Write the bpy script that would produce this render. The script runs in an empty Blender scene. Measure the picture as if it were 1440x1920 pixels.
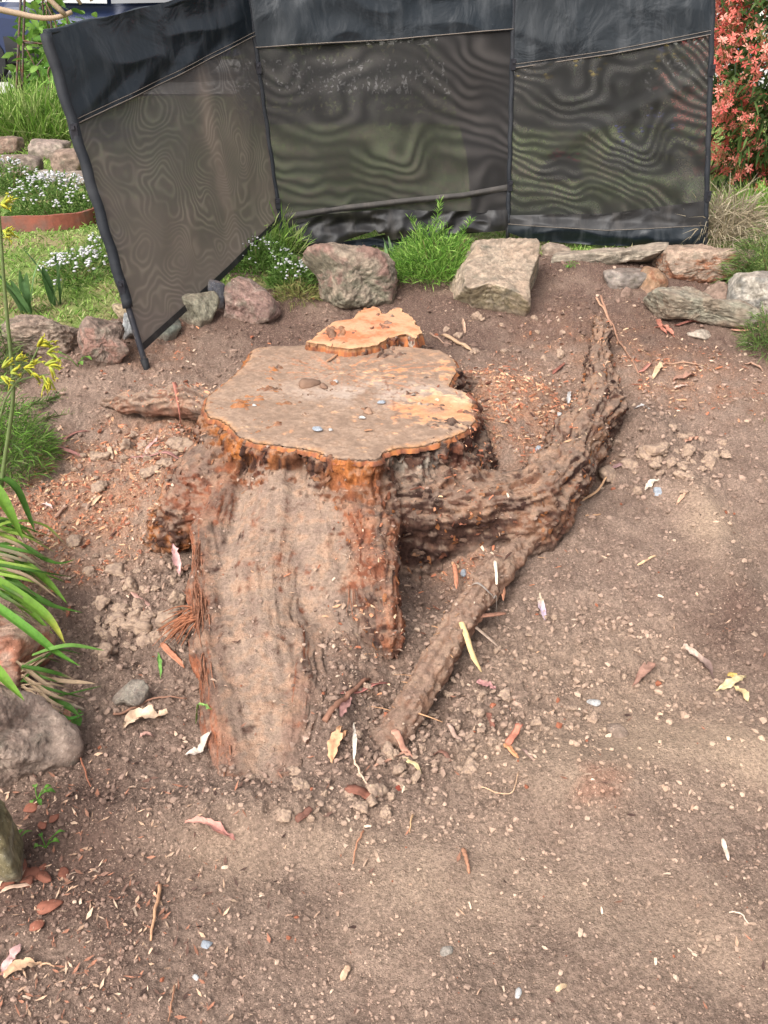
import bpy, math, random
import numpy as np
from mathutils import Vector, Matrix
from mathutils.geometry import delaunay_2d_cdt

rng = np.random.default_rng(11)
random.seed(5)
PI = math.pi
SC = bpy.context.scene
COL = SC.collection

# ------------------------------------------------------------------ camera, sky, sun, exposure
H = 1.55
TH = math.radians(30.5)
F = 1650.0
cam_d = bpy.data.cameras.new('camera')
cam = bpy.data.objects.new('camera', cam_d)
COL.objects.link(cam)
cam.location = (0, 0, H)
cam.rotation_euler = (PI / 2 - TH, 0, 0)
cam_d.sensor_fit = 'VERTICAL'
cam_d.sensor_height = 36
cam_d.lens = 36 * F / 1920
cam_d.clip_start = 0.02
cam_d.clip_end = 2000
SC.camera = cam

SUN_EL, SUN_AZ = math.radians(48), math.radians(-146)      # azimuth from +Y towards +X
world = bpy.data.worlds.new('World')
SC.world = world
world.use_nodes = True
wn = world.node_tree
for n in list(wn.nodes):
    wn.nodes.remove(n)
w_out = wn.nodes.new('ShaderNodeOutputWorld')
w_bg = wn.nodes.new('ShaderNodeBackground')
w_sky = wn.nodes.new('ShaderNodeTexSky')
w_sky.sky_type = 'NISHITA'
w_sky.sun_disc = False
w_sky.sun_elevation = SUN_EL
w_sky.sun_rotation = SUN_AZ
w_sky.air_density = 1.0
w_sky.dust_density = 6.0
w_sky.ozone_density = 1.0
w_hsv = wn.nodes.new('ShaderNodeHueSaturation')            # cloud cover: the blue is mostly gone
w_hsv.inputs['Saturation'].default_value = 0.30
w_bg.inputs['Strength'].default_value = 0.15
wn.links.new(w_sky.outputs[0], w_hsv.inputs['Color'])
wn.links.new(w_hsv.outputs[0], w_bg.inputs['Color'])
wn.links.new(w_bg.outputs[0], w_out.inputs['Surface'])

sun_d = bpy.data.lights.new('sun', 'SUN')
sun_d.energy = 0.8
sun_d.angle = math.radians(36)
sun_d.color = (1.0, 0.98, 0.955)
sun = bpy.data.objects.new('sun', sun_d)
COL.objects.link(sun)
sdir = Vector((math.sin(SUN_AZ) * math.cos(SUN_EL), math.cos(SUN_AZ) * math.cos(SUN_EL), math.sin(SUN_EL)))
sun.rotation_euler = sdir.to_track_quat('Z', 'Y').to_euler()
sun.location = sdir * 20

SC.view_settings.view_transform = 'Standard'
SC.view_settings.look = 'None'
SC.view_settings.gamma = 1
SC.view_settings.use_curve_mapping = False
SC.view_settings.exposure = 1.14

# ------------------------------------------------------------------ numbers and noise
def lin(c):
    c = np.asarray(c, float) / 255
    return np.where(c <= 0.04045, c / 12.92, ((c + 0.055) / 1.055) ** 2.4)

def alb(r, g, b, k=0.8):
    """albedo of a surface that shows as r, g, b (0..255) in the photograph's light"""
    return lin((r, g, b)) * k

_P = np.random.default_rng(3).permutation(256)
_P = np.concatenate([_P, _P, _P]).astype(np.int64)
_G2 = np.array([(math.cos(a), math.sin(a)) for a in np.linspace(0, 2 * PI, 16, endpoint=False)])
_g = np.random.default_rng(4).normal(size=(256, 3))
_G3 = _g / np.linalg.norm(_g, axis=1)[:, None]

def fade(t):
    return t * t * t * (t * (t * 6 - 15) + 10)

def pn2(x, y):
    xi = np.floor(x); yi = np.floor(y)
    xf = x - xi; yf = y - yi
    X = xi.astype(np.int64) & 255; Y = yi.astype(np.int64) & 255
    u = fade(xf); v = fade(yf)
    def g(a, b, dx, dy):
        h = _P[_P[X + a] + Y + b] & 15
        return _G2[h, 0] * dx + _G2[h, 1] * dy
    n00 = g(0, 0, xf, yf); n10 = g(1, 0, xf - 1, yf)
    n01 = g(0, 1, xf, yf - 1); n11 = g(1, 1, xf - 1, yf - 1)
    a = n00 + u * (n10 - n00); b = n01 + u * (n11 - n01)
    return (a + v * (b - a)) * 1.5

def pn3(p):
    q = np.floor(p); f = p - q
    I = q.astype(np.int64) & 255
    w = fade(f)
    def g(a, b, c):
        h = _P[_P[_P[I[:, 0] + a] + I[:, 1] + b] + I[:, 2] + c]
        G = _G3[h]
        return G[:, 0] * (f[:, 0] - a) + G[:, 1] * (f[:, 1] - b) + G[:, 2] * (f[:, 2] - c)
    x00 = g(0, 0, 0) * (1 - w[:, 0]) + g(1, 0, 0) * w[:, 0]
    x10 = g(0, 1, 0) * (1 - w[:, 0]) + g(1, 1, 0) * w[:, 0]
    x01 = g(0, 0, 1) * (1 - w[:, 0]) + g(1, 0, 1) * w[:, 0]
    x11 = g(0, 1, 1) * (1 - w[:, 0]) + g(1, 1, 1) * w[:, 0]
    y0 = x00 * (1 - w[:, 1]) + x10 * w[:, 1]
    y1 = x01 * (1 - w[:, 1]) + x11 * w[:, 1]
    return (y0 * (1 - w[:, 2]) + y1 * w[:, 2]) * 1.5

def fbm2(x, y, f, o, gain=0.5, seed=0.0):
    s = np.zeros_like(x); a = 1.0
    for i in range(o):
        s += a * pn2(x * f + seed + 13.7 * i, y * f + seed * 1.3 + 7.1 * i); f *= 2.03; a *= gain
    return s

def fbm3(p, f, o, gain=0.5, seed=0.0):
    s = np.zeros(len(p)); a = 1.0
    for i in range(o):
        s += a * pn3(p * f + seed + 11.3 * i); f *= 2.03; a *= gain
    return s

def sst(a, b, x):
    t = np.clip((x - a) / (b - a), 0, 1)
    return t * t * (3 - 2 * t)

def mixc(a, b, t):
    a = np.asarray(a, float); b = np.asarray(b, float)
    t = np.asarray(t)[..., None]
    return a * (1 - t) + b * t

# ------------------------------------------------------------------ where a photograph pixel lies in the place
S_, C_ = math.sin(TH), math.cos(TH)

def ray(px, py):
    x = (px - 720) / F; y = -(py - 960) / F
    return np.array([x, C_ + y * S_, -S_ + y * C_])

def PZ(px, py, z):
    d = ray(px, py)
    return np.array([0, 0, H]) + d * ((z - H) / d[2])

def PY(px, py, yy):
    d = ray(px, py)
    return np.array([0, 0, H]) + d * (yy / d[1])

def seg_d2(x, y, a, b):
    ax, ay = a[0], a[1]; bx, by = b[0] - ax, b[1] - ay
    t = np.clip(((x - ax) * bx + (y - ay) * by) / (bx * bx + by * by), 0, 1)
    return np.hypot(x - ax - bx * t, y - ay - by * t), t

_by = np.array([-80, 0.2, 1.25, 1.5, 1.9, 2.4, 2.8, 3.2, 3.6, 4.0, 4.4, 5.0, 7, 14, 400.])
_bz = np.array([0, 0, 0.0, -.035, -.02, .035, .09, .16, .235, .30, .345, .37, .39, .40, .42])

def base_z(y):
    s = 0
    for o in (-.18, -.12, -.06, 0, .06, .12, .18):
        s = s + np.interp(y + o, _by, _bz)
    return s / 7

def bump(x, y, px, py, z, r, h, ry=None, rot=0.0):
    c = PZ(px, py, z)
    dx = x - c[0]; dy = y - c[1]
    if rot:
        dx, dy = dx * math.cos(rot) + dy * math.sin(rot), -dx * math.sin(rot) + dy * math.cos(rot)
    return h * np.exp(-(dx / r) ** 2 - (dy / (ry or r)) ** 2)

def ridge(x, y, pts, z, r, h):
    best = np.full_like(x, 9.0)
    P = [PZ(a, b, z) for a, b in pts]
    for a, b in zip(P[:-1], P[1:]):
        best = np.minimum(best, seg_d2(x, y, a, b)[0])
    return h * np.exp(-(best / r) ** 2)

def gz(x, y):
    """ground height without the crumbs"""
    x = np.asarray(x, float); y = np.asarray(y, float)
    z = base_z(y)
    near = sst(6.0, 4.5, y) * sst(3.5, 2.2, np.abs(x))
    f = ridge(x, y, [(120, 1545), (300, 1535), (560, 1530)], 0, .07, .035)
    f = f + bump(x, y, 1110, 1470, 0, .30, .07, .14)
    f = f + bump(x, y, 1400, 1400, 0, .18, .03, .1)
    f = f + bump(x, y, 820, 1090, .02, .13, -.06, .12)
    f = f + bump(x, y, 345, 1030, .05, .05, -.03)
    f = f + bump(x, y, 230, 1190, 0, .16, -.03)
    f = f + bump(x, y, 970, 1000, .03, .1, -.03)
    f = f + ridge(x, y, [(1300, 950), (1345, 1010), (1395, 1110)], .04, .07, .05)
    f = f + bump(x, y, 1250, 890, .08, .12, .03)
    f = f + bump(x, y, 1205, 790, .18, .13, .10, .15)
    f = f + bump(x, y, 1180, 690, .25, .12, .05, .2)
    f = f + bump(x, y, 1120, 900, .08, .05, -.04, .08)
    f = f + bump(x, y, 1080, 520, .33, .25, .05, .2)
    f = f + bump(x, y, 930, 620, .28, .3, -.03, .12)
    f = f + bump(x, y, 950, 800, .20, .20, .165, .24)
    f = f + bump(x, y, 1000, 855, .24, .11, .08, .13)
    f = f + bump(x, y, 905, 840, .24, .09, .06, .09)
    f = f + bump(x, y, 915, 825, .22, .10, .08, .10)
    f = f + bump(x, y, 900, 715, .24, .14, .07, .16)
    f = f + bump(x, y, 1010, 730, .24, .14, .06, .2)
    f = f + bump(x, y, 310, 890, .16, .13, .11, .2)
    f = f + bump(x, y, 320, 800, .2, .10, .05, .16)
    f = f + ridge(x, y, [(430, 1500), (510, 1545), (590, 1500)], -.02, .10, .030)
    f = f + ridge(x, y, [(612, 1260), (596, 1420)], 0, .07, .025)
    for a_, b_, h_, z_ in ((600, 985, .10, .15), (622, 1060, .085, .12), (640, 1140, .07, .09), (640, 1230, .055, .06), (630, 1320, .04, .03), (612, 1410, .03, .0)):
        f = f + bump(x, y, a_, b_, z_, .11, h_, .12)
    f = f + ridge(x, y, [(330, 1180), (400, 1440)], 0, .10, .012)
    f = f + bump(x, y, 860, 1380, -.02, .2, .015, .1)
    f = f + bump(x, y, 900, 1040, .03, .1, .05, .08)
    f = f + bump(x, y, 60, 1420, 0, .25, .03)
    z = z + near * f
    z = z + near * (.016 * pn2(x * 2.1 + 4, y * 2.1) + .010 * pn2(x * 5.3, y * 5.3 + 9))
    return z

def g1(x, y):
    return float(gz(np.array([x]), np.array([y]))[0])

def G(px, py, lift=0.0):
    """where the pixel's ray meets the ground"""
    d = ray(px, py)
    t0, t1 = 0.3, 60.0
    t = np.concatenate([np.linspace(.4, 8, 500), np.linspace(8.05, 60, 400)])
    X = d[0] * t; Y = d[1] * t; Z = H + d[2] * t
    below = np.nonzero(Z < gz(X, Y) + lift)[0]
    k = below[0] if len(below) else len(t) - 1
    a, b = t[max(k - 1, 0)], t[k]
    for _ in range(18):
        m = (a + b) / 2
        if H + d[2] * m < g1(d[0] * m, d[1] * m) + lift:
            b = m
        else:
            a = m
    return np.array([d[0] * b, d[1] * b, H + d[2] * b])

# ------------------------------------------------------------------ materials
MATS = {}

def nodes_of(name):
    m = bpy.data.materials.new(name)
    m.use_nodes = True
    nt = m.node_tree
    for n in list(nt.nodes):
        nt.nodes.remove(n)
    MATS[name] = m
    return m, nt

def N(nt, kind, **kw):
    n = nt.nodes.new(kind)
    for k, v in kw.items():
        if k.startswith('in_'):
            key = k[3:]
            n.inputs[int(key) if key.isdigit() else key.replace('_', ' ')].default_value = v
        else:
            setattr(n, k, v)
    return n

def mat(name, color=None, rough=0.8, grain=0.25, scale=60, bump_=0.3, bump_scale=120, dist=0.004, spec=0.3,
        metallic=0.0, trans=0.0, detail=6.0, second=None, second_scale=8, second_lo=.45, second_hi=.65, speck=None, speck_scale=220,
        speck_size=.18, random_val=0.0, coords='Object', stretch=None):
    """procedural surface: the mesh's own colour attribute (or a plain colour), mottled by noise, with a fine relief"""
    m, nt = nodes_of(name)
    L = nt.links.new
    out = N(nt, 'ShaderNodeOutputMaterial')
    b = N(nt, 'ShaderNodeBsdfPrincipled')
    b.inputs['Roughness'].default_value = rough
    b.inputs['Specular IOR Level'].default_value = spec
    b.inputs['Metallic'].default_value = metallic
    tc = N(nt, 'ShaderNodeTexCoord')
    co = tc.outputs[coords]
    if stretch:
        mp = N(nt, 'ShaderNodeMapping')
        mp.inputs['Scale'].default_value = stretch
        L(co, mp.inputs['Vector']); co = mp.outputs['Vector']
    if color is None:
        at = N(nt, 'ShaderNodeAttribute', attribute_name='Col')
        cur = at.outputs['Color']
    else:
        rg = N(nt, 'ShaderNodeRGB'); rg.outputs[0].default_value = (*color, 1)
        cur = rg.outputs[0]
    if second is not None:
        nz = N(nt, 'ShaderNodeTexNoise'); nz.inputs['Scale'].default_value = second_scale; nz.inputs['Detail'].default_value = 8
        L(co, nz.inputs['Vector'])
        mr = N(nt, 'ShaderNodeMapRange'); mr.inputs['From Min'].default_value = second_lo; mr.inputs['From Max'].default_value = second_hi
        L(nz.outputs['Fac'], mr.inputs['Value'])
        mx = N(nt, 'ShaderNodeMix', data_type='RGBA'); mx.inputs['B'].default_value = (*second, 1)
        L(mr.outputs[0], mx.inputs['Factor']); L(cur, mx.inputs['A'])
        cur = mx.outputs['Result']
    if speck is not None:
        vo = N(nt, 'ShaderNodeTexVoronoi'); vo.inputs['Scale'].default_value = speck_scale
        L(co, vo.inputs['Vector'])
        mr = N(nt, 'ShaderNodeMapRange'); mr.inputs['From Min'].default_value = speck_size; mr.inputs['From Max'].default_value = speck_size * .7
        L(vo.outputs['Distance'], mr.inputs['Value'])
        sp = N(nt, 'ShaderNodeSeparateColor'); L(vo.outputs['Color'], sp.inputs[0])
        gt = N(nt, 'ShaderNodeMath', operation='GREATER_THAN'); gt.inputs[1].default_value = .72
        L(sp.outputs[0], gt.inputs[0])
        mu = N(nt, 'ShaderNodeMath', operation='MULTIPLY'); L(mr.outputs[0], mu.inputs[0]); L(gt.outputs[0], mu.inputs[1])
        mx = N(nt, 'ShaderNodeMix', data_type='RGBA'); mx.inputs['B'].default_value = (*speck, 1)
        L(mu.outputs[0], mx.inputs['Factor']); L(cur, mx.inputs['A'])
        cur = mx.outputs['Result']
    nz = N(nt, 'ShaderNodeTexNoise'); nz.inputs['Scale'].default_value = scale; nz.inputs['Detail'].default_value = detail
    nz.inputs['Roughness'].default_value = .65
    L(co, nz.inputs['Vector'])
    mr = N(nt, 'ShaderNodeMapRange')
    mr.inputs['From Min'].default_value = .25; mr.inputs['From Max'].default_value = .75
    mr.inputs['To Min'].default_value = 1 - grain; mr.inputs['To Max'].default_value = 1 + grain
    mr.clamp = False
    L(nz.outputs['Fac'], mr.inputs['Value'])
    hs = N(nt, 'ShaderNodeHueSaturation')
    L(cur, hs.inputs['Color'])
    if random_val:
        oi = N(nt, 'ShaderNodeObjectInfo')
        r2 = N(nt, 'ShaderNodeMapRange'); r2.inputs['To Min'].default_value = 1 - random_val; r2.inputs['To Max'].default_value = 1 + random_val
        L(oi.outputs['Random'], r2.inputs['Value'])
        mu = N(nt, 'ShaderNodeMath', operation='MULTIPLY'); L(mr.outputs[0], mu.inputs[0]); L(r2.outputs[0], mu.inputs[1])
        L(mu.outputs[0], hs.inputs['Value'])
    else:
        L(mr.outputs[0], hs.inputs['Value'])
    cur = hs.outputs[0]
    L(cur, b.inputs['Base Color'])
    if bump_:
        n2 = N(nt, 'ShaderNodeTexNoise'); n2.inputs['Scale'].default_value = bump_scale; n2.inputs['Detail'].default_value = 8
        n2.inputs['Roughness'].default_value = .7
        L(co, n2.inputs['Vector'])
        bp = N(nt, 'ShaderNodeBump'); bp.inputs['Strength'].default_value = bump_; bp.inputs['Distance'].default_value = dist
        L(n2.outputs['Fac'], bp.inputs['Height'])
        L(bp.outputs[0], b.inputs['Normal'])
    if trans:
        tr = N(nt, 'ShaderNodeBsdfTranslucent'); L(cur, tr.inputs['Color'])
        ms = N(nt, 'ShaderNodeMixShader'); ms.inputs[0].default_value = trans
        L(b.outputs[0], ms.inputs[1]); L(tr.outputs[0], ms.inputs[2]); L(ms.outputs[0], out.inputs['Surface'])
    else:
        L(b.outputs[0], out.inputs['Surface'])
    return m

mat('soil', None, .95, .62, 130, 1.0, 210, .010, .15, speck=tuple(alb(205, 176, 154)), speck_scale=190, speck_size=.30)
mat('crumb', None, .95, .3, 5, .25, 9, .05, .15)
mat('lawn_soil', None, .95, .35, 30, .5, 60, .01, .1)
mat('rock', None, .88, .55, 30, 1.0, 48, .014, .25, detail=10, second=tuple(alb(120, 112, 98)), second_scale=16, second_lo=.56, second_hi=.72, speck=tuple(alb(205, 195, 180)), speck_scale=140, speck_size=.16)
mat('wood_cut', None, .85, .16, 120, .5, 220, .004, .2)
mat('bark', None, .92, .38, 110, .9, 200, .008, .15)
mat('litter', None, .8, .22, 130, .3, 250, .002, .25)
mat('leaf', None, .62, .28, 60, .15, 200, .001, .25, trans=.35)
mat('flower', None, .6, .12, 60, 0, trans=.35)
mat('pole', tuple(alb(44, 44, 50)), .5, .3, 60, .2, 200, .002, .4, second=tuple(alb(105, 95, 88)), second_scale=26, second_lo=.58, second_hi=.72)
mat('rust_metal', tuple(alb(92, 82, 78)), .7, .3, 60, .3, 160, .002, .4, second=tuple(alb(112, 70, 52)), second_scale=14)
mat('terracotta', tuple(alb(148, 88, 72)), .85, .2, 40, .3, 90, .004, .2, second=tuple(alb(120, 95, 84)), second_scale=9)
mat('thread', tuple(alb(128, 118, 108)), .9, .2, 300, 0)
mat('car_paint', (.008, .018, .06), .35, .05, 20, 0, spec=.6)
mat('car_dark', (.012, .012, .013), .7, .1, 20, 0)
mat('car_glass', (.02, .025, .03), .06, .0, 20, 0, spec=.8)
mat('car_metal', (.5, .5, .52), .3, .1, 20, 0, metallic=.9)
mat('lamp_lens', (.6, .6, .58), .15, .1, 20, 0, spec=.7)
mat('render_wall', (.62, .61, .58), .9, .08, 4, .2, 60, .004, .2)
mat('roof_metal', (.22, .22, .23), .6, .1, 6, .1, 30, .003, .4)
mat('window_glass', (.04, .05, .055), .08, .0, 20, 0, spec=.8)
mat('white_trim', (.75, .75, .73), .6, .06, 10, 0)
mat('concrete', (.46, .44, .41), .9, .14, 3, .3, 80, .006, .2, second=(.36, .34, .32), second_scale=1.2)
mat('asphalt', (.06, .06, .06), .9, .2, 40, .4, 120, .006, .2)

def fabric_solid(name, col, dust, rough):
    m, nt = nodes_of(name); L = nt.links.new
    out = N(nt, 'ShaderNodeOutputMaterial'); b = N(nt, 'ShaderNodeBsdfPrincipled')
    b.inputs['Specular IOR Level'].default_value = .36
    uv = N(nt, 'ShaderNodeUVMap')
    mp = N(nt, 'ShaderNodeMapping'); mp.inputs['Scale'].default_value = (9, 2.2, 1); L(uv.outputs[0], mp.inputs[0])
    nz = N(nt, 'ShaderNodeTexNoise'); nz.inputs['Scale'].default_value = 1.6; nz.inputs['Detail'].default_value = 9; nz.inputs['Roughness'].default_value = .62
    L(mp.outputs[0], nz.inputs['Vector'])
    mr = N(nt, 'ShaderNodeMapRange'); mr.inputs['From Min'].default_value = .5; mr.inputs['From Max'].default_value = .82; mr.inputs['To Max'].default_value = .75
    L(nz.outputs['Fac'], mr.inputs['Value'])
    n3 = N(nt, 'ShaderNodeTexNoise'); n3.inputs['Scale'].default_value = 14; n3.inputs['Detail'].default_value = 10; n3.inputs['Roughness'].default_value = .75
    L(uv.outputs[0], n3.inputs['Vector'])
    m3 = N(nt, 'ShaderNodeMapRange'); m3.inputs['From Min'].default_value = .62; m3.inputs['From Max'].default_value = .72; m3.inputs['To Max'].default_value = .55
    L(n3.outputs['Fac'], m3.inputs['Value'])
    mxm = N(nt, 'ShaderNodeMath', operation='MAXIMUM'); L(mr.outputs[0], mxm.inputs[0]); L(m3.outputs[0], mxm.inputs[1])
    mx = N(nt, 'ShaderNodeMix', data_type='RGBA'); mx.inputs['A'].default_value = (*col, 1); mx.inputs['B'].default_value = (*dust, 1)
    L(mxm.outputs[0], mx.inputs['Factor']); L(mx.outputs['Result'], b.inputs['Base Color'])
    r = N(nt, 'ShaderNodeMapRange'); r.inputs['To Min'].default_value = rough; r.inputs['To Max'].default_value = min(.95, rough + .4)
    L(mxm.outputs[0], r.inputs['Value']); L(r.outputs[0], b.inputs['Roughness'])
    n2 = N(nt, 'ShaderNodeTexNoise'); n2.inputs['Scale'].default_value = 4.5; n2.inputs['Detail'].default_value = 4; n2.inputs['Distortion'].default_value = 1.2; L(uv.outputs[0], n2.inputs['Vector'])
    bp = N(nt, 'ShaderNodeBump'); bp.inputs['Strength'].default_value = .40; bp.inputs['Distance'].default_value = .03
    L(n2.outputs['Fac'], bp.inputs['Height']); L(bp.outputs[0], b.inputs['Normal'])
    L(b.outputs[0], out.inputs['Surface'])
    return m

fabric_solid('vinyl', (.006, .0095, .013), (.060, .066, .072), .33)
fabric_solid('vinyl_dusty', (.016, .015, .015), (.09, .08, .072), .5)
fabric_solid('canvas', (.05, .045, .041), (.13, .11, .095), .8)

fabric_solid('canvas_dark', (.012, .014, .018), (.05, .05, .052), .7)

def mesh_fabric(name, col, dust, t_lo, t_hi, fu, fv, fn, nscale, streak=None, dust_amt=.5, top=1.1, line=1.0, beat=.5):
    """see-through shade cloth; the two layers of weave beat against each other in contour-like bands"""
    m, nt = nodes_of(name); L = nt.links.new
    def M(op, a, b=None):
        n = N(nt, 'ShaderNodeMath', operation=op)
        for i, v in enumerate((a, b)):
            if v is None: continue
            if isinstance(v, (int, float)): n.inputs[i].default_value = v
            else: L(v, n.inputs[i])
        return n.outputs[0]
    out = N(nt, 'ShaderNodeOutputMaterial')
    uv = N(nt, 'ShaderNodeUVMap')
    se = N(nt, 'ShaderNodeSeparateXYZ'); L(uv.outputs[0], se.inputs[0])
    U, V = se.outputs[0], se.outputs[1]
    nz = N(nt, 'ShaderNodeTexNoise'); nz.inputs['Scale'].default_value = nscale; nz.inputs['Detail'].default_value = 2.2; nz.inputs['Roughness'].default_value = .4
    L(uv.outputs[0], nz.inputs['Vector'])
    ph = M('ADD', M('ADD', M('MULTIPLY', U, fu), M('MULTIPLY', V, fv)), M('MULTIPLY', nz.outputs['Fac'], fn))
    s1 = M('ADD', M('MULTIPLY', M('SINE', ph), .5), .5)
    s1 = M('POWER', s1, line)
    # patches where the beat fades out
    n4 = N(nt, 'ShaderNodeTexNoise'); n4.inputs['Scale'].default_value = 3.4; n4.inputs['Detail'].default_value = 3; L(uv.outputs[0], n4.inputs['Vector'])
    pm = N(nt, 'ShaderNodeMapRange'); pm.inputs['From Min'].default_value = .38; pm.inputs['From Max'].default_value = .62
    pm.inputs['To Min'].default_value = .15
    L(n4.outputs['Fac'], pm.inputs['Value'])
    s1 = M('MULTIPLY', s1, pm.outputs[0])
    tfac = M('ADD', M('MULTIPLY', s1, t_hi - t_lo), t_lo)
    # dust
    n5 = N(nt, 'ShaderNodeTexNoise'); n5.inputs['Scale'].default_value = 2.2; n5.inputs['Detail'].default_value = 8; L(uv.outputs[0], n5.inputs['Vector'])
    d5 = N(nt, 'ShaderNodeMapRange'); d5.inputs['From Min'].default_value = .42; d5.inputs['From Max'].default_value = .75; d5.inputs['To Max'].default_value = dust_amt
    L(n5.outputs['Fac'], d5.inputs['Value'])
    du = d5.outputs[0]
    if streak:
        su, sw, sk, low = streak
        wob = M('MULTIPLY', M('SUBTRACT', n5.outputs['Fac'], .5), .22)
        dd = M('DIVIDE', M('SUBTRACT', M('ADD', U, wob), su), sw)
        gs = M('POWER', 2.718, M('MULTIPLY', M('MULTIPLY', dd, dd), -1.0))
        lo = N(nt, 'ShaderNodeMapRange'); lo.inputs['From Min'].default_value = low; lo.inputs['From Max'].default_value = 0.12
        L(V, lo.inputs['Value'])
        up = N(nt, 'ShaderNodeMapRange'); up.inputs['From Min'].default_value = top; up.inputs['From Max'].default_value = top - .25
        L(V, up.inputs['Value'])
        gs = M('MULTIPLY', M('MULTIPLY', gs, sk), up.outputs[0])
        du = M('MINIMUM', M('ADD', M('ADD', du, gs), M('MULTIPLY', lo.outputs[0], .75)), .95)
        tfac = M('MULTIPLY', tfac, M('SUBTRACT', 1.0, M('MULTIPLY', du, .7)))
    mx = N(nt, 'ShaderNodeMix', data_type='RGBA'); mx.inputs['A'].default_value = (*col, 1); mx.inputs['B'].default_value = (*dust, 1)
    L(du, mx.inputs['Factor'])
    hs = N(nt, 'ShaderNodeHueSaturation'); L(mx.outputs['Result'], hs.inputs['Color'])
    L(M('ADD', M('MULTIPLY', s1, beat), 1 - beat * .3), hs.inputs['Value'])
    b = N(nt, 'ShaderNodeBsdfPrincipled'); b.inputs['Roughness'].default_value = .65; b.inputs['Specular IOR Level'].default_value = .3
    L(hs.outputs[0], b.inputs['Base Color'])
    t = N(nt, 'ShaderNodeBsdfTransparent')
    ms = N(nt, 'ShaderNodeMixShader'); L(tfac, ms.inputs[0]); L(b.outputs[0], ms.inputs[1]); L(t.outputs[0], ms.inputs[2])
    L(ms.outputs[0], out.inputs['Surface'])
    return m

mesh_fabric('mesh_side', (.058, .056, .056), tuple(alb(140, 126, 114)), .04, .10, 10, 16, 230, 2.6, streak=(.86, .05, .6, 1.0), dust_amt=.45, line=2.0, beat=.5)
mesh_fabric('mesh_middle', (.022, .020, .019), tuple(alb(64, 58, 53)), .05, .15, 10, 75, 80, 1.7, dust_amt=.3, beat=1.8)
mesh_fabric('mesh_end', (.020, .019, .018), tuple(alb(76, 69, 62)), .05, .24, 16, 105, 120, 1.6, dust_amt=.35, line=1.4, beat=2.4)

# ------------------------------------------------------------------ object helpers
def new_obj(name, data, parent=None):
    o = bpy.data.objects.new(name, data)
    COL.objects.link(o)
    if parent is not None:
        o.parent = parent
        if parent.get('_inv') is not None:
            pass
    return o

def tag(o, label=None, cat=None, group=None, kind=None):
    if label: o['label'] = label
    if cat: o['category'] = cat
    if group: o['group'] = group
    if kind: o['kind'] = kind
    return o

def thing(name, label, cat, loc=(0, 0, 0), group=None):
    o = new_obj(name, None)
    o.location = Vector([float(v) for v in loc])
    o.empty_display_size = .1
    return tag(o, label, cat, group)

def mesh_data(name, V, Fs, m, smooth=True, col=None, uv=None):
    """Fs: (n,3) or (n,4) array, or a list of such arrays"""
    if not isinstance(Fs, list): Fs = [Fs]
    Fs = [np.asarray(f, np.int64) for f in Fs if len(f)]
    me = bpy.data.meshes.new(name)
    V = np.asarray(V, np.float32)
    nl = sum(f.size for f in Fs); npoly = sum(len(f) for f in Fs)
    me.vertices.add(len(V)); me.loops.add(nl); me.polygons.add(npoly)
    me.vertices.foreach_set('co', V.ravel())
    lv = np.concatenate([f.ravel() for f in Fs])
    me.loops.foreach_set('vertex_index', lv.astype(np.int32))
    tot = np.concatenate([np.full(len(f), f.shape[1]) for f in Fs]).astype(np.int32)
    st = np.concatenate([[0], np.cumsum(tot)[:-1]]).astype(np.int32)
    me.polygons.foreach_set('loop_start', st)
    me.polygons.foreach_set('use_smooth', np.full(npoly, bool(smooth)))
    if col is not None:
        a = me.color_attributes.new('Col', 'FLOAT_COLOR', 'POINT')
        c = np.ones((len(V), 4), np.float32); c[:, :3] = np.clip(np.asarray(col), 0.002, .9)
        a.data.foreach_set('color', c.ravel())
    if uv is not None:
        u = me.uv_layers.new(name='UVMap')
        u.data.foreach_set('uv', np.asarray(uv, np.float32)[lv].ravel())
    me.update(calc_edges=True)
    if m: me.materials.append(MATS[m])
    return me

def mesh_obj(name, V, Fs, m, parent=None, smooth=True, col=None, uv=None, origin=None):
    """world coordinates in; the object's origin goes to the base of the mesh"""
    V = np.asarray(V, float)
    if origin is None:
        origin = np.array([(V[:, 0].min() + V[:, 0].max()) / 2, (V[:, 1].min() + V[:, 1].max()) / 2, V[:, 2].min()])
    origin = np.asarray(origin, float)
    o = new_obj(name, mesh_data(name, V - origin, Fs, m, smooth, col, uv))
    o.location = Vector(origin)
    if parent is not None:
        o.parent = parent
        wp = Vector((0, 0, 0)); q = parent
        while q is not None:
            wp += q.location; q = q.parent
        o.location = Vector(origin) - wp
    return o

def grid_faces(nr, nc, wrap=False):
    i = np.arange(nr - 1)[:, None]; j = np.arange(nc if wrap else nc - 1)[None, :]
    a = i * nc + j; b = i * nc + (j + 1) % nc
    return np.stack([a, b, b + nc, a + nc], -1).reshape(-1, 4)

def frames(P):
    P = np.asarray(P, float)
    T = np.gradient(P, axis=0); T /= np.linalg.norm(T, axis=1)[:, None] + 1e-9
    ref = np.array([0, 0, 1.0]) if abs(T[0, 2]) < .9 else np.array([1.0, 0, 0])
    A = np.cross(T, ref); A /= np.linalg.norm(A, axis=1)[:, None] + 1e-9
    B = np.cross(A, T)
    return T, A, B

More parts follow.
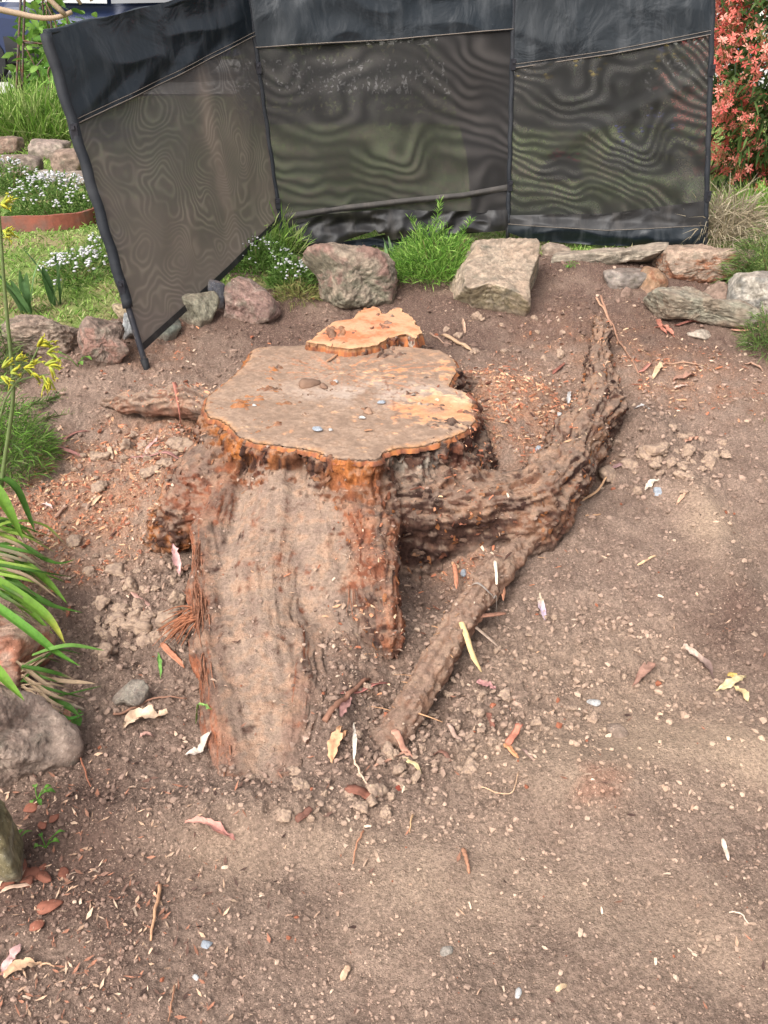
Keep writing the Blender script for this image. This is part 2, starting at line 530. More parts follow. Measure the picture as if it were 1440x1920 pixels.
def tube_np(P, R, k=8, rough=0.0, caps=True):
    P = np.asarray(P, float); n = len(P)
    R = np.broadcast_to(np.asarray(R, float), (n,))
    T, A, B = frames(P)
    a = np.linspace(0, 2 * PI, k, endpoint=False)
    rr = R[:, None] * (1 + rough * rng.normal(size=(n, k)))
    V = P[:, None] + rr[..., None] * (np.cos(a)[None, :, None] * A[:, None] + np.sin(a)[None, :, None] * B[:, None])
    V = V.reshape(-1, 3); Fq = [grid_faces(n, k, True)]
    if caps:
        V = np.vstack([V, P[0], P[-1]])
        j = np.arange(k); z = np.full(k, n * k)
        Fq.append(np.stack([z, (j + 1) % k, j], -1))
        Fq.append(np.stack([z + 1, (n - 1) * k + j, (n - 1) * k + (j + 1) % k], -1))
    return V, Fq

def smooth_path(pts, n):
    pts = np.asarray(pts, float)
    d = np.concatenate([[0], np.cumsum(np.linalg.norm(np.diff(pts[:, :3], axis=0), axis=1))])
    t = np.linspace(0, d[-1], n)
    out = np.stack([np.interp(t, d, pts[:, i]) for i in range(pts.shape[1])], -1)
    w = max(1, n // (len(pts) * 3))
    for _ in range(2):
        q = out.copy()
        for s in range(-w, w + 1):
            if s: q += out[np.clip(np.arange(n) + s, 0, n - 1)]
        q /= 2 * w + 1; q[0] = out[0]; q[-1] = out[-1]; out = q
    return out

class MB:
    """collects pieces into ONE mesh"""
    def __init__(s): s.V = []; s.F3 = []; s.F4 = []; s.C = []; s.n = 0
    def add(s, V, Fs, col=None):
        if not isinstance(Fs, list): Fs = [Fs]
        for f in Fs:
            f = np.asarray(f, np.int64)
            if not len(f): continue
            (s.F3 if f.shape[1] == 3 else s.F4).append(f + s.n)
        V = np.asarray(V, float); s.V.append(V); s.n += len(V)
        c = np.zeros((len(V), 3)) + (np.asarray(col, float) if col is not None else .5)
        s.C.append(c); return s
    def box(s, c, d, R=None, col=None):
        v = np.array([(x, y, z) for x in (-.5, .5) for y in (-.5, .5) for z in (-.5, .5)]) * np.asarray(d, float)
        if R is not None: v = v @ np.asarray(R).T
        f = np.array([(0, 1, 3, 2), (4, 6, 7, 5), (0, 4, 5, 1), (2, 3, 7, 6), (0, 2, 6, 4), (1, 5, 7, 3)])
        return s.add(v + np.asarray(c, float), f, col)
    def tube(s, P, R, k=6, col=None, rough=0.0):
        V, Fq = tube_np(P, R, k, rough); return s.add(V, Fq, col)
    def build(s, name, m, parent=None, smooth=True, origin=None):
        Fs = ([np.concatenate(s.F3)] if s.F3 else []) + ([np.concatenate(s.F4)] if s.F4 else [])
        return mesh_obj(name, np.concatenate(s.V), Fs, m, parent, smooth, np.concatenate(s.C), None, origin)

def rotz(a):
    c, s = math.cos(a), math.sin(a); return np.array([[c, -s, 0], [s, c, 0], [0, 0, 1.0]])
def roty(a):
    c, s = math.cos(a), math.sin(a); return np.array([[c, 0, s], [0, 1, 0], [-s, 0, c]])
def rotx(a):
    c, s = math.cos(a), math.sin(a); return np.array([[1, 0, 0], [0, c, -s], [0, s, c]])

def copy_of(src, label=None, parent=None):
    o = src.copy(); COL.objects.link(o)
    if label: o['label'] = label
    if parent is not None: o.parent = parent
    return o

# unit icosphere directions
def ico(sub):
    import bmesh
    bm = bmesh.new(); bmesh.ops.create_icosphere(bm, subdivisions=sub, radius=1)
    V = np.array([v.co[:] for v in bm.verts]); Fq = np.array([[v.index for v in f.verts] for f in bm.faces]); bm.free()
    return V / np.linalg.norm(V, axis=1)[:, None], Fq
ICO = {k: ico(k) for k in (1, 2, 3, 4, 5, 6)}

# ------------------------------------------------------------------ ground: soil bed and lawn are one height field
ROCKLINE = [(-900, 690), (-200, 660), (0, 640), (150, 615), (300, 585), (440, 545), (560, 530), (750, 505), (930, 480), (1100, 478), (1260, 480), (1440, 530), (1800, 620), (2600, 760)]
RL = np.array([G(a, b)[:2] for a, b in ROCKLINE])

def lawn_side(x, y):
    """positive beyond the row of rocks"""
    return y - np.interp(x, RL[:, 0], RL[:, 1])

def pblob(x, y, px, py, rx, ry, z=0.0):
    c = PZ(px, py, z)
    return np.exp(-((x - c[0]) / rx) ** 2 - ((y - c[1]) / ry) ** 2)

def masks(x, y):
    n = fbm2(x, y, 3.0, 5, .6, 2.0)
    n2 = fbm2(x, y, 9.0, 5, .62, 8.0)
    saw = (1.5 * pblob(x, y, 950, 780, .27, .34, .2) + .9 * pblob(x, y, 860, 880, .1, .1, .2) + 1.0 * pblob(x, y, 180, 930, .30, .36, .06) + 1.0 * pblob(x, y, 320, 810, .18, .28, .16)
           + .55 * pblob(x, y, 1300, 740, .35, .25, .14) + .5 * pblob(x, y, 300, 640, .2, .3, .24) + .6 * pblob(x, y, 860, 1050, .12, .12, .02)
           + .35 * pblob(x, y, 100, 1000, .3, .3, .03) + .35 * pblob(x, y, 1100, 660, .4, .4, .2) + .5 * pblob(x, y, 680, 1190, .12, .25, .0))
    saw = np.clip(saw + .5 * n2 * saw * 1.6 - .12, 0, 1)
    pale = (1.0 * pblob(x, y, 1110, 1440, .32, .13) + .8 * pblob(x, y, 1400, 1395, .22, .09) + .8 * pblob(x, y, 1340, 1010, .09, .2, .04)
            + .5 * pblob(x, y, 500, 1590, .28, .08) + .45 * pblob(x, y, 1150, 1250, .35, .22) + .35 * pblob(x, y, 1200, 1750, .5, .16)
            + .3 * pblob(x, y, 250, 980, .2, .2, .05) + .35 * pblob(x, y, 780, 1640, .35, .12))
    pale = np.clip(pale * (1 + .8 * n), 0, 1)
    dark = (1.3 * pblob(x, y, 0, 1720, .30, .26) + .8 * pblob(x, y, 1400, 1180, .16, .2) + 1.0 * sst(3.3, 3.85, y) + .5 * pblob(x, y, 1350, 640, .45, .4, .25)
            + .6 * pblob(x, y, 120, 1150, .1, .3) + .4 * pblob(x, y, 80, 930, .14, .2, .05) + .5 * pblob(x, y, 190, 1420, .1, .25)
            + .5 * pblob(x, y, 780, 1090, .12, .12) + .45 * pblob(x, y, 1000, 1020, .15, .06) + .3 * pblob(x, y, 700, 1380, .5, .2))
    dark = np.clip(dark * (1 + .9 * n), 0, 1)
    clod = (pblob(x, y, 1240, 870, .16, .18, .08) + pblob(x, y, 240, 1150, .13, .28) + .8 * pblob(x, y, 800, 1370, .30, .16, -.02)
            + .7 * pblob(x, y, 260, 860, .14, .16, .1) + .5 * pblob(x, y, 560, 1540, .35, .05) + .5 * pblob(x, y, 1050, 1250, .4, .3) + .35)
    return n, n2, saw, pale, dark, np.clip(clod, 0, 1.2)

def relief(x, y, pale, clod):
    """lumps of the soil surface"""
    amp = np.clip(.35 + .9 * clod - .75 * pale, .18, 1.3)
    near = sst(6.5, 5.0, y) * (.5 + .5 * sst(1.15, 1.5, y))
    und = sst(6.5, 5.0, y) * sst(1.6, 1.2, y) * (.010 * fbm2(x, y, 4.5, 3, .5, 71) + .004 * np.clip(fbm2(x, y, 13, 2, .5, 77), 0, 1))
    a = fbm2(x, y, 16.0, 2, .55, 3.3)
    b = np.abs(pn2(x * 38 + 5, y * 38)) * 1.4
    c = fbm2(x, y, 75.0, 3, .62, 6.1)
    return und + near * amp * (.012 * a + .010 * (.5 - b) * 1.2 + .0075 * c)

SOIL = alb(158, 134, 118); SOIL_DK = alb(108, 85, 75); SOIL_PALE = alb(184, 158, 135); SAW = alb(186, 140, 112)

def soil_colour(x, y, n, n2, saw, pale, dark):
    c = mixc(SOIL, SOIL * [.80, .78, .78], np.clip(.5 + .9 * n2, 0, 1))
    m3 = fbm2(x, y, 1.7, 4, .6, 66)
    c = c * (1 + .08 * n + .06 * m3)[:, None]
    c = mixc(c, SOIL_PALE * 1.04, pale * .95)
    c = mixc(c, SOIL_DK, dark * .8)
    c = mixc(c, SAW, np.clip(saw * .75, 0, .8))
    c = mixc(c, alb(160, 100, 78), np.clip(pblob(x, y, 1115, 1490, .06, .035) * (.4 + n2), 0, .35))
    return c

ys = [.45]
while ys[-1] < 7.0:
    ys.append(ys[-1] + .0046 * max(ys[-1], .8))
ys = np.array([-60, -20, -6, -2, -.5, .1, .3] + ys + list(7.0 * 1.13 ** np.arange(1, 34)))
s_in = np.linspace(-1, 1, 720)
s_out = 1.0 + .002 * (1.55 ** np.arange(1, 26))
ss = np.concatenate([-s_out[::-1], s_in, s_out])
YY, SS = np.meshgrid(ys, ss, indexing='ij')
wd = .50 * np.clip(YY, .45, 40) + .70
XX = SS * wd
gx, gy = XX.ravel(), YY.ravel()
n_, n2_, saw_, pale_, dark_, clod_ = masks(gx, gy)
lw = lawn_side(gx, gy)
gzv = gz(gx, gy) + relief(gx, gy, pale_, clod_) * sst(.25, -.1, lw)
gcol = soil_colour(gx, gy, n_, n2_, saw_, pale_, dark_)
lawn_c = mixc(alb(120, 140, 74, .7), alb(150, 136, 100, .7), np.clip(.4 + n_, 0, 1))
gV = np.stack([gx, gy, gzv], -1)
gF = grid_faces(len(ys), len(ss))
fc = lw[gF].mean(1) + .10 * n2_[gF].mean(1)
def sub_mesh(V, Fq, colr):
    u, inv = np.unique(Fq, return_inverse=True)
    return V[u], inv.reshape(Fq.shape), colr[u]
v, f, c = sub_mesh(gV, gF[fc <= 0], gcol)
tag(mesh_obj('garden_soil', v, f, 'soil', None, True, c, origin=(0, 0, 0)), kind='structure')
v, f, c = sub_mesh(gV, gF[fc > 0], lawn_c)
tag(mesh_obj('lawn', v, f, 'lawn_soil', None, True, c, origin=(0, 0, 0)), kind='structure')

def ground_at(x, y):
    x = np.atleast_1d(np.asarray(x, float)); y = np.atleast_1d(np.asarray(y, float))
    m = masks(x, y)
    return gz(x, y) + relief(x, y, m[3], m[5]) * sst(.25, -.1, lawn_side(x, y))

# ------------------------------------------------------------------ the stump, carved out of a distance field
ZC = .375
CUT = [(383, 762), (388, 742), (408, 728), (440, 700), (466, 676), (472, 655), (510, 647), (575, 645), (640, 652), (700, 646), (770, 648), (825, 656), (852, 672),
       (858, 692), (846, 708), (842, 722), (866, 732), (888, 742), (884, 765), (892, 785), (872, 806), (835, 822), (790, 834), (745, 838), (718, 846),
       (706, 862), (660, 860), (618, 855), (598, 846), (560, 838), (528, 832), (480, 829), (446, 815), (428, 795), (408, 784), (392, 782)]
cutP = np.array([PZ(a, b, ZC)[:2] for a, b in CUT])
BLK = [(575, 640), (598, 622), (628, 601), (664, 593), (672, 581), (702, 575), (718, 586), (745, 575), (772, 590), (786, 620), (778, 634), (757, 626), (728, 632), (712, 643), (655, 654), (612, 646)]
ZB = .408
blkP = np.array([PZ(a, b, ZB)[:2] for a, b in BLK])

def poly_sd(x, y, P):
    d = np.full(x.shape, 1e9); ins = np.zeros(x.shape, bool)
    for a, b in zip(P, np.roll(P, -1, 0)):
        dd, _ = seg_d2(x, y, a, b); d = np.minimum(d, dd)
        c = (a[1] <= y) != (b[1] <= y)
        with np.errstate(divide='ignore', invalid='ignore'):
            xi = a[0] + (y - a[1]) / (b[1] - a[1] + 1e-12) * (b[0] - a[0])
        ins ^= c & (x < xi)
    return np.where(ins, -d, d)

def chain(pts):
    """(px, py, z of the ridge top, radius) -> centre points and radii"""
    return [(PZ(a, b, z) - np.array([0, 0, r * .92]), r) for a, b, z, r in pts]

COMP = {
 'buttress_front': chain([(530, 900, .27, .15), (490, 1040, .175, .140), (485, 1180, .11, .130), (492, 1320, .045, .115), (505, 1430, .002, .10), (510, 1510, -.012, .088), (514, 1590, -.055, .08)]),
 'buttress_fill': chain([(615, 905, .265, .13), (612, 985, .20, .115), (618, 1070, .14, .10), (628, 1150, .08, .08), (630, 1240, .035, .06), (620, 1330, .0, .05)]),
 'buttress_front_edge': chain([(430, 880, .27, .06), (392, 975, .20, .055), (388, 1080, .145, .05), (398, 1200, .10, .047), (415, 1320, .06, .045), (436, 1430, .015, .04), (450, 1480, -.02, .03)]),
 'buttress_front_rim': chain([(560, 1180, .10, .045), (572, 1260, .085, .04), (568, 1340, .06, .035), (548, 1430, .025, .03), (545, 1480, -.01, .02)]),
 'buttress_right': chain([(660, 880, .31, .09), (692, 960, .245, .075), (702, 1040, .185, .066), (714, 1110, .125, .05), (724, 1165, .08, .036), (730, 1208, .04, .024)]),
 'buttress_left': chain([(410, 820, .32, .11), (375, 868, .27, .11), (345, 925, .20, .09), (315, 970, .13, .06), (286, 1003, .08, .03)]),
 'root_left': chain([(405, 738, .30, .06), (365, 728, .285, .052), (330, 730, .27, .050), (285, 738, .25, .042), (235, 744, .225, .030), (195, 748, .19, .018)]),
 'root_right': chain([(730, 892, .27, .115), (800, 908, .24, .105), (880, 910, .225, .10), (950, 905, .22, .092), (1010, 892, .235, .088), (1058, 847, .265, .09), (1090, 787, .285, .092),
                      (1128, 730, .315, .088), (1128, 690, .32, .055), (1122, 655, .325, .042), (1128, 620, .345, .035), (1126, 590, .33, .03)]),
 'root_right_low': chain([(740, 960, .15, .08), (830, 975, .12, .075), (920, 965, .12, .08), (1000, 960, .14, .075), (1040, 935, .16, .06), (1075, 860, .19, .055), (1110, 820, .2, .04)]),
 'root_thin': chain([(992, 1004, .085, .030), (960, 1030, .105, .038), (934, 1052, .112, .042), (905, 1085, .114, .043), (862, 1150, .095, .042), (815, 1230, .072, .041), (775, 1300, .048, .041), (735, 1360, .022, .042), (690, 1400, -.015, .035)]),
 'root_back': chain([(850, 692, .33, .05), (880, 705, .28, .035), (900, 712, .24, .02)]),
}
lo = np.array([-1.16, 1.15, -.16]); hi = np.array([1.02, 4.05, .47]); HS = .0062
nx, ny, nz_ = [int((hi[i] - lo[i]) / HS) + 1 for i in range(3)]
ax = [lo[i] + HS * np.arange((nx, ny, nz_)[i]) for i in range(3)]
D = np.full((nx, ny, nz_), 1.0, np.float32)
X2, Y2 = np.meshgrid(ax[0], ax[1], indexing='ij')
wob = .018 * fbm2(X2.ravel(), Y2.ravel(), 9, 3).reshape(X2.shape)
d2 = poly_sd(X2, Y2, cutP).astype(np.float32) + wob.astype(np.float32) * .5
dep = (ZC - ax[2]).clip(0, 1).astype(np.float32)
flare = (.035 * sst(0, .06, dep) + .42 * dep ** 1.5 - .03 * np.exp(-((dep - .07) / .03) ** 2)).astype(np.float32)
zz = ax[2].astype(np.float32)
for k in range(nz_):
    D[:, :, k] = np.maximum(np.maximum((d2 - flare[k]) * .85, zz[k] - (ZC - .012)), -.14 - zz[k])
db = poly_sd(X2, Y2, blkP).astype(np.float32)
for k in range(nz_):
    D[:, :, k] = np.minimum(D[:, :, k], np.maximum(db - .12 * max(0, ZB - zz[k]), zz[k] - (ZB - .01)))

def caps_sd(X, Y, Z, a, ra, b, rb):
    d = b - a; L2 = float(d @ d)
    t = np.clip(((X - a[0]) * d[0] + (Y - a[1]) * d[1] + (Z - a[2]) * d[2]) / L2, 0, 1)
    return np.sqrt((X - a[0] - t * d[0]) ** 2 + (Y - a[1] - t * d[1]) ** 2 + (Z - a[2] - t * d[2]) ** 2) - (ra + t * (rb - ra))

for cn, ch in COMP.items():
    kk = .05 if cn != 'root_thin' else .015
    for (a, ra), (b, rb) in zip(ch[:-1], ch[1:]):
        pad = max(ra, rb) + .08
        i0 = np.maximum(((np.minimum(a, b) - pad - lo) / HS).astype(int), 0)
        i1 = np.minimum(((np.maximum(a, b) + pad - lo) / HS).astype(int) + 2, [nx, ny, nz_])
        if (i1 <= i0).any(): continue
        X = ax[0][i0[0]:i1[0], None, None]; Y = ax[1][None, i0[1]:i1[1], None]; Z = ax[2][None, None, i0[2]:i1[2]]
        s = caps_sd(X, Y, Z, a, ra, b, rb).astype(np.float32)
        sub = D[i0[0]:i1[0], i0[1]:i1[1], i0[2]:i1[2]]
        h = np.clip(kk - np.abs(sub - s), 0, None) / kk
        sub[...] = np.minimum(sub, s) - h * h * kk * .25
# the saw left everything of the trunk level: nothing rises over the cut inside its outline
for k in range(nz_):
    if zz[k] > ZC - .012:
        D[:, :, k] = np.where((d2 < .05) & (db > .02), np.maximum(D[:, :, k], zz[k] - (ZC - .012)), D[:, :, k])

def surface_nets(D, lo, h):
    neg = D < 0
    sx, sy, sz = [n - 1 for n in D.shape]
    cnt = np.zeros((sx, sy, sz), np.uint8)
    for i in (0, 1):
        for j in (0, 1):
            for k in (0, 1):
                cnt += neg[i:i + sx, j:j + sy, k:k + sz]
    act = np.argwhere((cnt > 0) & (cnt < 8))
    idx = np.full((sx, sy, sz), -1, np.int64)
    idx[act[:, 0], act[:, 1], act[:, 2]] = np.arange(len(act))
    acc = np.zeros((len(act), 3)); n = np.zeros(len(act))
    cs = [(i, j, k) for i in (0, 1) for j in (0, 1) for k in (0, 1)]
    for a in cs:
        for b in cs:
            if sum(b) - sum(a) == 1 and all(q >= p for p, q in zip(a, b)):
                va = D[act[:, 0] + a[0], act[:, 1] + a[1], act[:, 2] + a[2]]; vb = D[act[:, 0] + b[0], act[:, 1] + b[1], act[:, 2] + b[2]]
                m = (va < 0) != (vb < 0)
                t = va[m] / (va[m] - vb[m])
                acc[m] += np.array(a) + t[:, None] * (np.array(b) - np.array(a)); n[m] += 1
    V = lo + h * (act + acc / n[:, None])
    out = []
    for axis in range(3):
        o = [1, 1, 1]; o[axis] = 0
        sl0 = [slice(1, -1)] * 3; sl1 = [slice(1, -1)] * 3
        sl0[axis] = slice(0, -1); sl1[axis] = slice(1, None)
        A = neg[tuple(sl0)]; B = neg[tuple(sl1)]
        e = np.argwhere(A != B)
        sgn = A[e[:, 0], e[:, 1], e[:, 2]]
        e = e + np.array(o)
        u, w = [(1, 2), (2, 0), (0, 1)][axis]
        du = np.zeros(3, int); du[u] = 1; dw = np.zeros(3, int); dw[w] = 1
        q = [e - du - dw, e - dw, e, e - du]
        q = np.stack([idx[p[:, 0], p[:, 1], p[:, 2]] for p in q], -1)
        q[~sgn] = q[~sgn][:, ::-1]
        out.append(q)
    Q = np.concatenate(out)
    return V, Q[(Q >= 0).all(1)]

def vnormals(V, Q):
    n = np.cross(V[Q[:, 2]] - V[Q[:, 0]], V[Q[:, -1]] - V[Q[:, 1]])
    N_ = np.zeros_like(V)
    for k in range(Q.shape[1]):
        np.add.at(N_, Q[:, k], n)
    return N_ / (np.linalg.norm(N_, axis=1)[:, None] + 1e-12)

sV, sQ = surface_nets(D, lo, HS)
del D
# drop what lies well under the soil
gh = gz(sV[:, 0], sV[:, 1])
keep = (sV[sQ][:, :, 2] - gh[sQ] > -.04).any(1)
sQ = sQ[keep]
u_, inv_ = np.unique(sQ, return_inverse=True)
sV = sV[u_]; sQ = inv_.reshape(sQ.shape); gh = gh[u_]
sN = vnormals(sV, sQ)
# which piece each vertex belongs to, and the direction of its grain
names = ['trunk'] + list(COMP)
dist = np.full((len(names), len(sV)), 9.0); grain = np.zeros((len(sV), 3)); wsum = np.zeros(len(sV))
tc = cutP.mean(0)
rad = sV[:, :2] - tc
rad /= np.linalg.norm(rad, axis=1)[:, None] + 1e-9
dtr = np.maximum(poly_sd(sV[:, 0], sV[:, 1], cutP) - np.interp(ZC - sV[:, 2], np.linspace(0, .6, 50), .035 + .42 * np.linspace(0, .6, 50) ** 1.5), sV[:, 2] - ZC)
dist[0] = np.minimum(dtr, np.maximum(poly_sd(sV[:, 0], sV[:, 1], blkP) - .03, 0))
w = np.exp(-np.clip(dist[0], 0, 1) / .03)
slope = np.clip(.25 + 1.2 * (ZC - sV[:, 2]), 0, 1)
grain += w[:, None] * np.concatenate([rad * slope[:, None], -np.ones((len(sV), 1))], 1); wsum += w
for ci, (cn, ch) in enumerate(COMP.items()):
    for (a, ra), (b, rb) in zip(ch[:-1], ch[1:]):
        s = caps_sd(sV[:, 0], sV[:, 1], sV[:, 2], a, ra, b, rb)
        dist[ci + 1] = np.minimum(dist[ci + 1], s)
        w = np.exp(-np.clip(s, 0, 1) / .03)
        grain += w[:, None] * ((b - a) / np.linalg.norm(b - a)); wsum += w
grain /= np.linalg.norm(grain, axis=1)[:, None] + 1e-9
part = dist.argmin(0)
ci = {n: i for i, n in enumerate(names)}
def near(*ns, r=.03):
    return np.exp(-(np.clip(np.min([dist[ci[n]] for n in ns], 0), 0, 1) / r) ** 2)
wT = near('trunk'); wA = near('buttress_front', 'buttress_fill'); wE = near('buttress_front_edge', 'buttress_front_rim', r=.02); wR = near('root_right', 'root_right_low')
wBR = near('buttress_right', r=.04); wL = near('buttress_left', r=.04); wth = near('root_thin', r=.015)
RNDV = np.random.default_rng(8).normal(size=(20, 3)); RNDV /= np.linalg.norm(RNDV, axis=1)[:, None]
def comp_q(n):
    """coordinates that run slowly along the grain of one limb of the stump and fast across it"""
    if n == 'trunk':
        th_ = np.arctan2(rad[:, 1], rad[:, 0]); lean_ = .25 * (ZC - sV[:, 2])
        return np.stack([np.cos(th_ + lean_) * .46, np.sin(th_ + lean_) * .46, (ZC - sV[:, 2]) * .16], -1)
    ch = COMP[n]; best = np.full(len(sV), 9.0); out = np.zeros((len(sV), 3)); acc = 0.0
    for (a, ra), (b, rb) in zip(ch[:-1], ch[1:]):
        d = b - a; L = np.linalg.norm(d); t = np.clip(((sV - a) @ d) / L ** 2, 0, 1)
        rv = sV - a - t[:, None] * d; dd = np.linalg.norm(rv, axis=1) - (ra + t * (rb - ra))
        m = dd < best; best[m] = dd[m]
        out[m] = rv[m] / (np.linalg.norm(rv[m], axis=1)[:, None] + 1e-6) * max(.5 * (ra + rb), .05) + ((acc + t[m] * L) * .13)[:, None] * RNDV[list(COMP).index(n)]
        acc += L
    return out + 3.0 * list(COMP).index(n)
Wc = np.exp(-np.clip(dist, 0, 1) / .022); Wc /= Wc.sum(0)
fib = np.zeros(len(sV)); fib2 = np.zeros(len(sV)); fib3 = np.zeros(len(sV)); hol = np.zeros(len(sV)); t1 = np.zeros(len(sV))
for k_, n_c in enumerate(names):
    m = Wc[k_] > .03
    qc = comp_q(n_c)[m]; w_c = Wc[k_][m]
    fib[m] += w_c * (1 - np.abs(fbm3(qc, 17, 4, .55, 1.7)) * 1.9)
    fib3[m] += w_c * (1 - np.abs(fbm3(qc, 46, 3, .6, 8.7)) * 2)
    fib2[m] += w_c * fbm3(qc, 90, 2, .6, 4.2)
    hol[m] += w_c * fbm3(qc * [1, 1, 1.0], 9, 4, .6, 6.6)
    t1[m] += w_c * np.clip(.5 + .8 * fbm3(qc, 21, 4, .6, 7), 0, 1)
lump = fbm3(sV, 9, 4, .55, 2.4)
lump2 = fbm3(sV, 34, 4, .62, 5.0)
top = sst(.55, .9, sN[:, 2])
flat_a = np.clip(wA * sst(.4, .8, sN[:, 2]) * (1 - .7 * wE), 0, 1)
dz = ZC - sV[:, 2]
incut = sst(.0, -.03, poly_sd(sV[:, 0], sV[:, 1], cutP)) * sst(.03, .01, dz)
amp = 1 - .60 * flat_a
crag = 1 - np.abs(fbm3(sV, 13, 4, .6, 21)) * 2
sof = np.where(np.arange(len(sV)) >= 0, np.clip(1.25 - .55 * wR * sst(.2, .7, .5 + lump), .3, 1), 1)
disp = amp * (.013 * sof * (fib - .6) + .006 * sof * (fib3 - .5) + .003 * fib2 + .020 * lump * np.clip(.35 + wT + .5 * wR, 0, 1) + .006 * lump2 * (.4 + .15 * wR + .8 * wT) + .009 * (crag - .6) * np.clip(wT + .25 * wR, 0, 1))
disp -= amp * (.045 + .02 * wT) * np.clip(hol - .15, 0, .6) * np.clip(.25 + wT + .35 * wR, 0, 1)
disp = disp * np.where(wth > .5, .45, 1) + .007 * wth * lump2 + .006 * wth * np.clip(fbm3(sV, 11, 2, .5, 77), 0, 1) * (1 - incut)
disp -= .02 * wT * np.clip(lump2 - .25, 0, 1) * sst(.05, .1, dz)
sV = sV + sN * disp[:, None]
sN = vnormals(sV, sQ)
# colour
DIRT = alb(150, 122, 104); DIRT2 = alb(176, 144, 120); DKB = alb(66, 46, 40); BRK = alb(116, 84, 70); RED = alb(150, 92, 68); ORG = alb(196, 122, 66); BLK_ = alb(44, 28, 30)
t2 = np.clip(.5 + .9 * fbm3(sV, 6, 4, .6, 9), 0, 1); t3 = np.clip(.5 + fbm3(sV, 22, 4, .6, 12), 0, 1)
c = mixc(DKB, BRK, t1)
c = mixc(c, RED, sst(.45, .8, t2) * .7)
rim = sst(.16, .03, dz) * wT
fr_l = np.exp(-((sV[:, 0] - PZ(450, 850, .3)[0]) / .14) ** 2); fr_c = np.exp(-((sV[:, 0] - PZ(660, 900, .3)[0]) / .075) ** 2)
c = mixc(c, ORG, np.clip(rim * (fr_l * 1.0 + fr_c * 1.2) * sst(.25, .6, t1 + .2 * t3), 0, .92))
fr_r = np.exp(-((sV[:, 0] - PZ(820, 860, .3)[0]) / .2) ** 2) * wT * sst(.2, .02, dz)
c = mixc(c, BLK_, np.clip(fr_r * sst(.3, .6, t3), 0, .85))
c = mixc(c, alb(205, 190, 172), np.clip(np.exp(-((sV[:, 0] - PZ(775, 850, .3)[0]) / .06) ** 2) * rim * sst(.5, .7, t3) * 1.2, 0, .85))
c = mixc(c, mixc(alb(140, 86, 64), alb(176, 112, 78), t3), np.clip(wBR * sst(.35, .75, t1) * .8, 0, 1))
c = mixc(c, ORG, np.clip(near('buttress_left', r=.03) * sst(.16, .06, sV[:, 2] - gh) * sst(.35, .6, t2 + .2) * .9, 0, 1))
c = mixc(c, mixc(BRK, alb(176, 140, 110), t1), np.clip(wR * sst(.4, .7, t2) * .8, 0, 1))
c = mixc(c, mixc(alb(134, 98, 80), alb(172, 136, 112), t1), np.clip(wth * 1.2, 0, .95))
c = mixc(c, mixc(alb(122, 76, 58), alb(190, 118, 84), t1), np.clip(wE * sst(.85, .4, sN[:, 2]) * sst(.3, .5, t1) * .95, 0, 1))
wEd = near('buttress_front_edge', r=.022)
soilcov = np.clip(sst(.30, .85, sN[:, 2] + .5 * lump2) * (.62 + .65 * flat_a + .02 * wR) - .25 * wT * sst(.1, .0, dz) - .25 * wBR - .30 * wEd * sst(.2, .6, t1) - .45 * flat_a * sst(.62, .92, t1 + .25 * (t2 - .5)) + .35 * near('root_left'), 0, .97)
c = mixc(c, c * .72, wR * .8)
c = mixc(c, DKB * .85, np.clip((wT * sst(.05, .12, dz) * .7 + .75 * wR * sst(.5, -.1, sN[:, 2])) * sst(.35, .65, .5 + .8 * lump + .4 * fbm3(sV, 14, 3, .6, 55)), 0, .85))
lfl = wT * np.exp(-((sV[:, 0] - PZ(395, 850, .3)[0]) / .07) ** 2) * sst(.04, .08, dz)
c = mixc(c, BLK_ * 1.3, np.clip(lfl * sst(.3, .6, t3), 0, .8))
c = mixc(c, mixc(SOIL * .97, SOIL_PALE * .97, t3 * .8), soilcov)
c = mixc(c, SAW, np.clip(sst(.4, .9, sN[:, 2]) * sst(.6, .85, t3) * .35 * (1 - wth), 0, 1))
low = sst(.05, .0, sV[:, 2] - gh)
c = mixc(c, SOIL * .85, low * .6)
LAB = {'buttress_fill': 'buttress', 'trunk': 'trunk', 'buttress_front': 'buttress', 'buttress_front_edge': 'buttress', 'buttress_front_rim': 'buttress', 'buttress_right': 'buttress.r', 'buttress_left': 'buttress.l',
       'root_left': 'root.l', 'root_right': 'root.r', 'root_right_low': 'root.r', 'root_thin': 'root.t', 'root_back': 'root.b'}
lab = np.array([sorted(set(LAB.values())).index(LAB[n]) for n in names])[part]
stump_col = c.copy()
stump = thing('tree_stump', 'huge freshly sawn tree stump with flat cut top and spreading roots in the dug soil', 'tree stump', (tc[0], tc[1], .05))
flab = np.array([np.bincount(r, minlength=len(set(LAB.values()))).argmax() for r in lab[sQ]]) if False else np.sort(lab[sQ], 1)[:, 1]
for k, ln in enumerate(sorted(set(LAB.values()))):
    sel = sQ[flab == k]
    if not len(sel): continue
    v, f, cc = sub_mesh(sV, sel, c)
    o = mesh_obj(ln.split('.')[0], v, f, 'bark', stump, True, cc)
    if ln == 'root.t': o['label'] = 'thin straight root stripped of bark, running down to the soil in front'
    if ln == 'root.r': o['label'] = 'thick gnarled root curving away to the right and back'
    if ln == 'buttress': o['label'] = 'broad soil covered buttress in front of the stump'

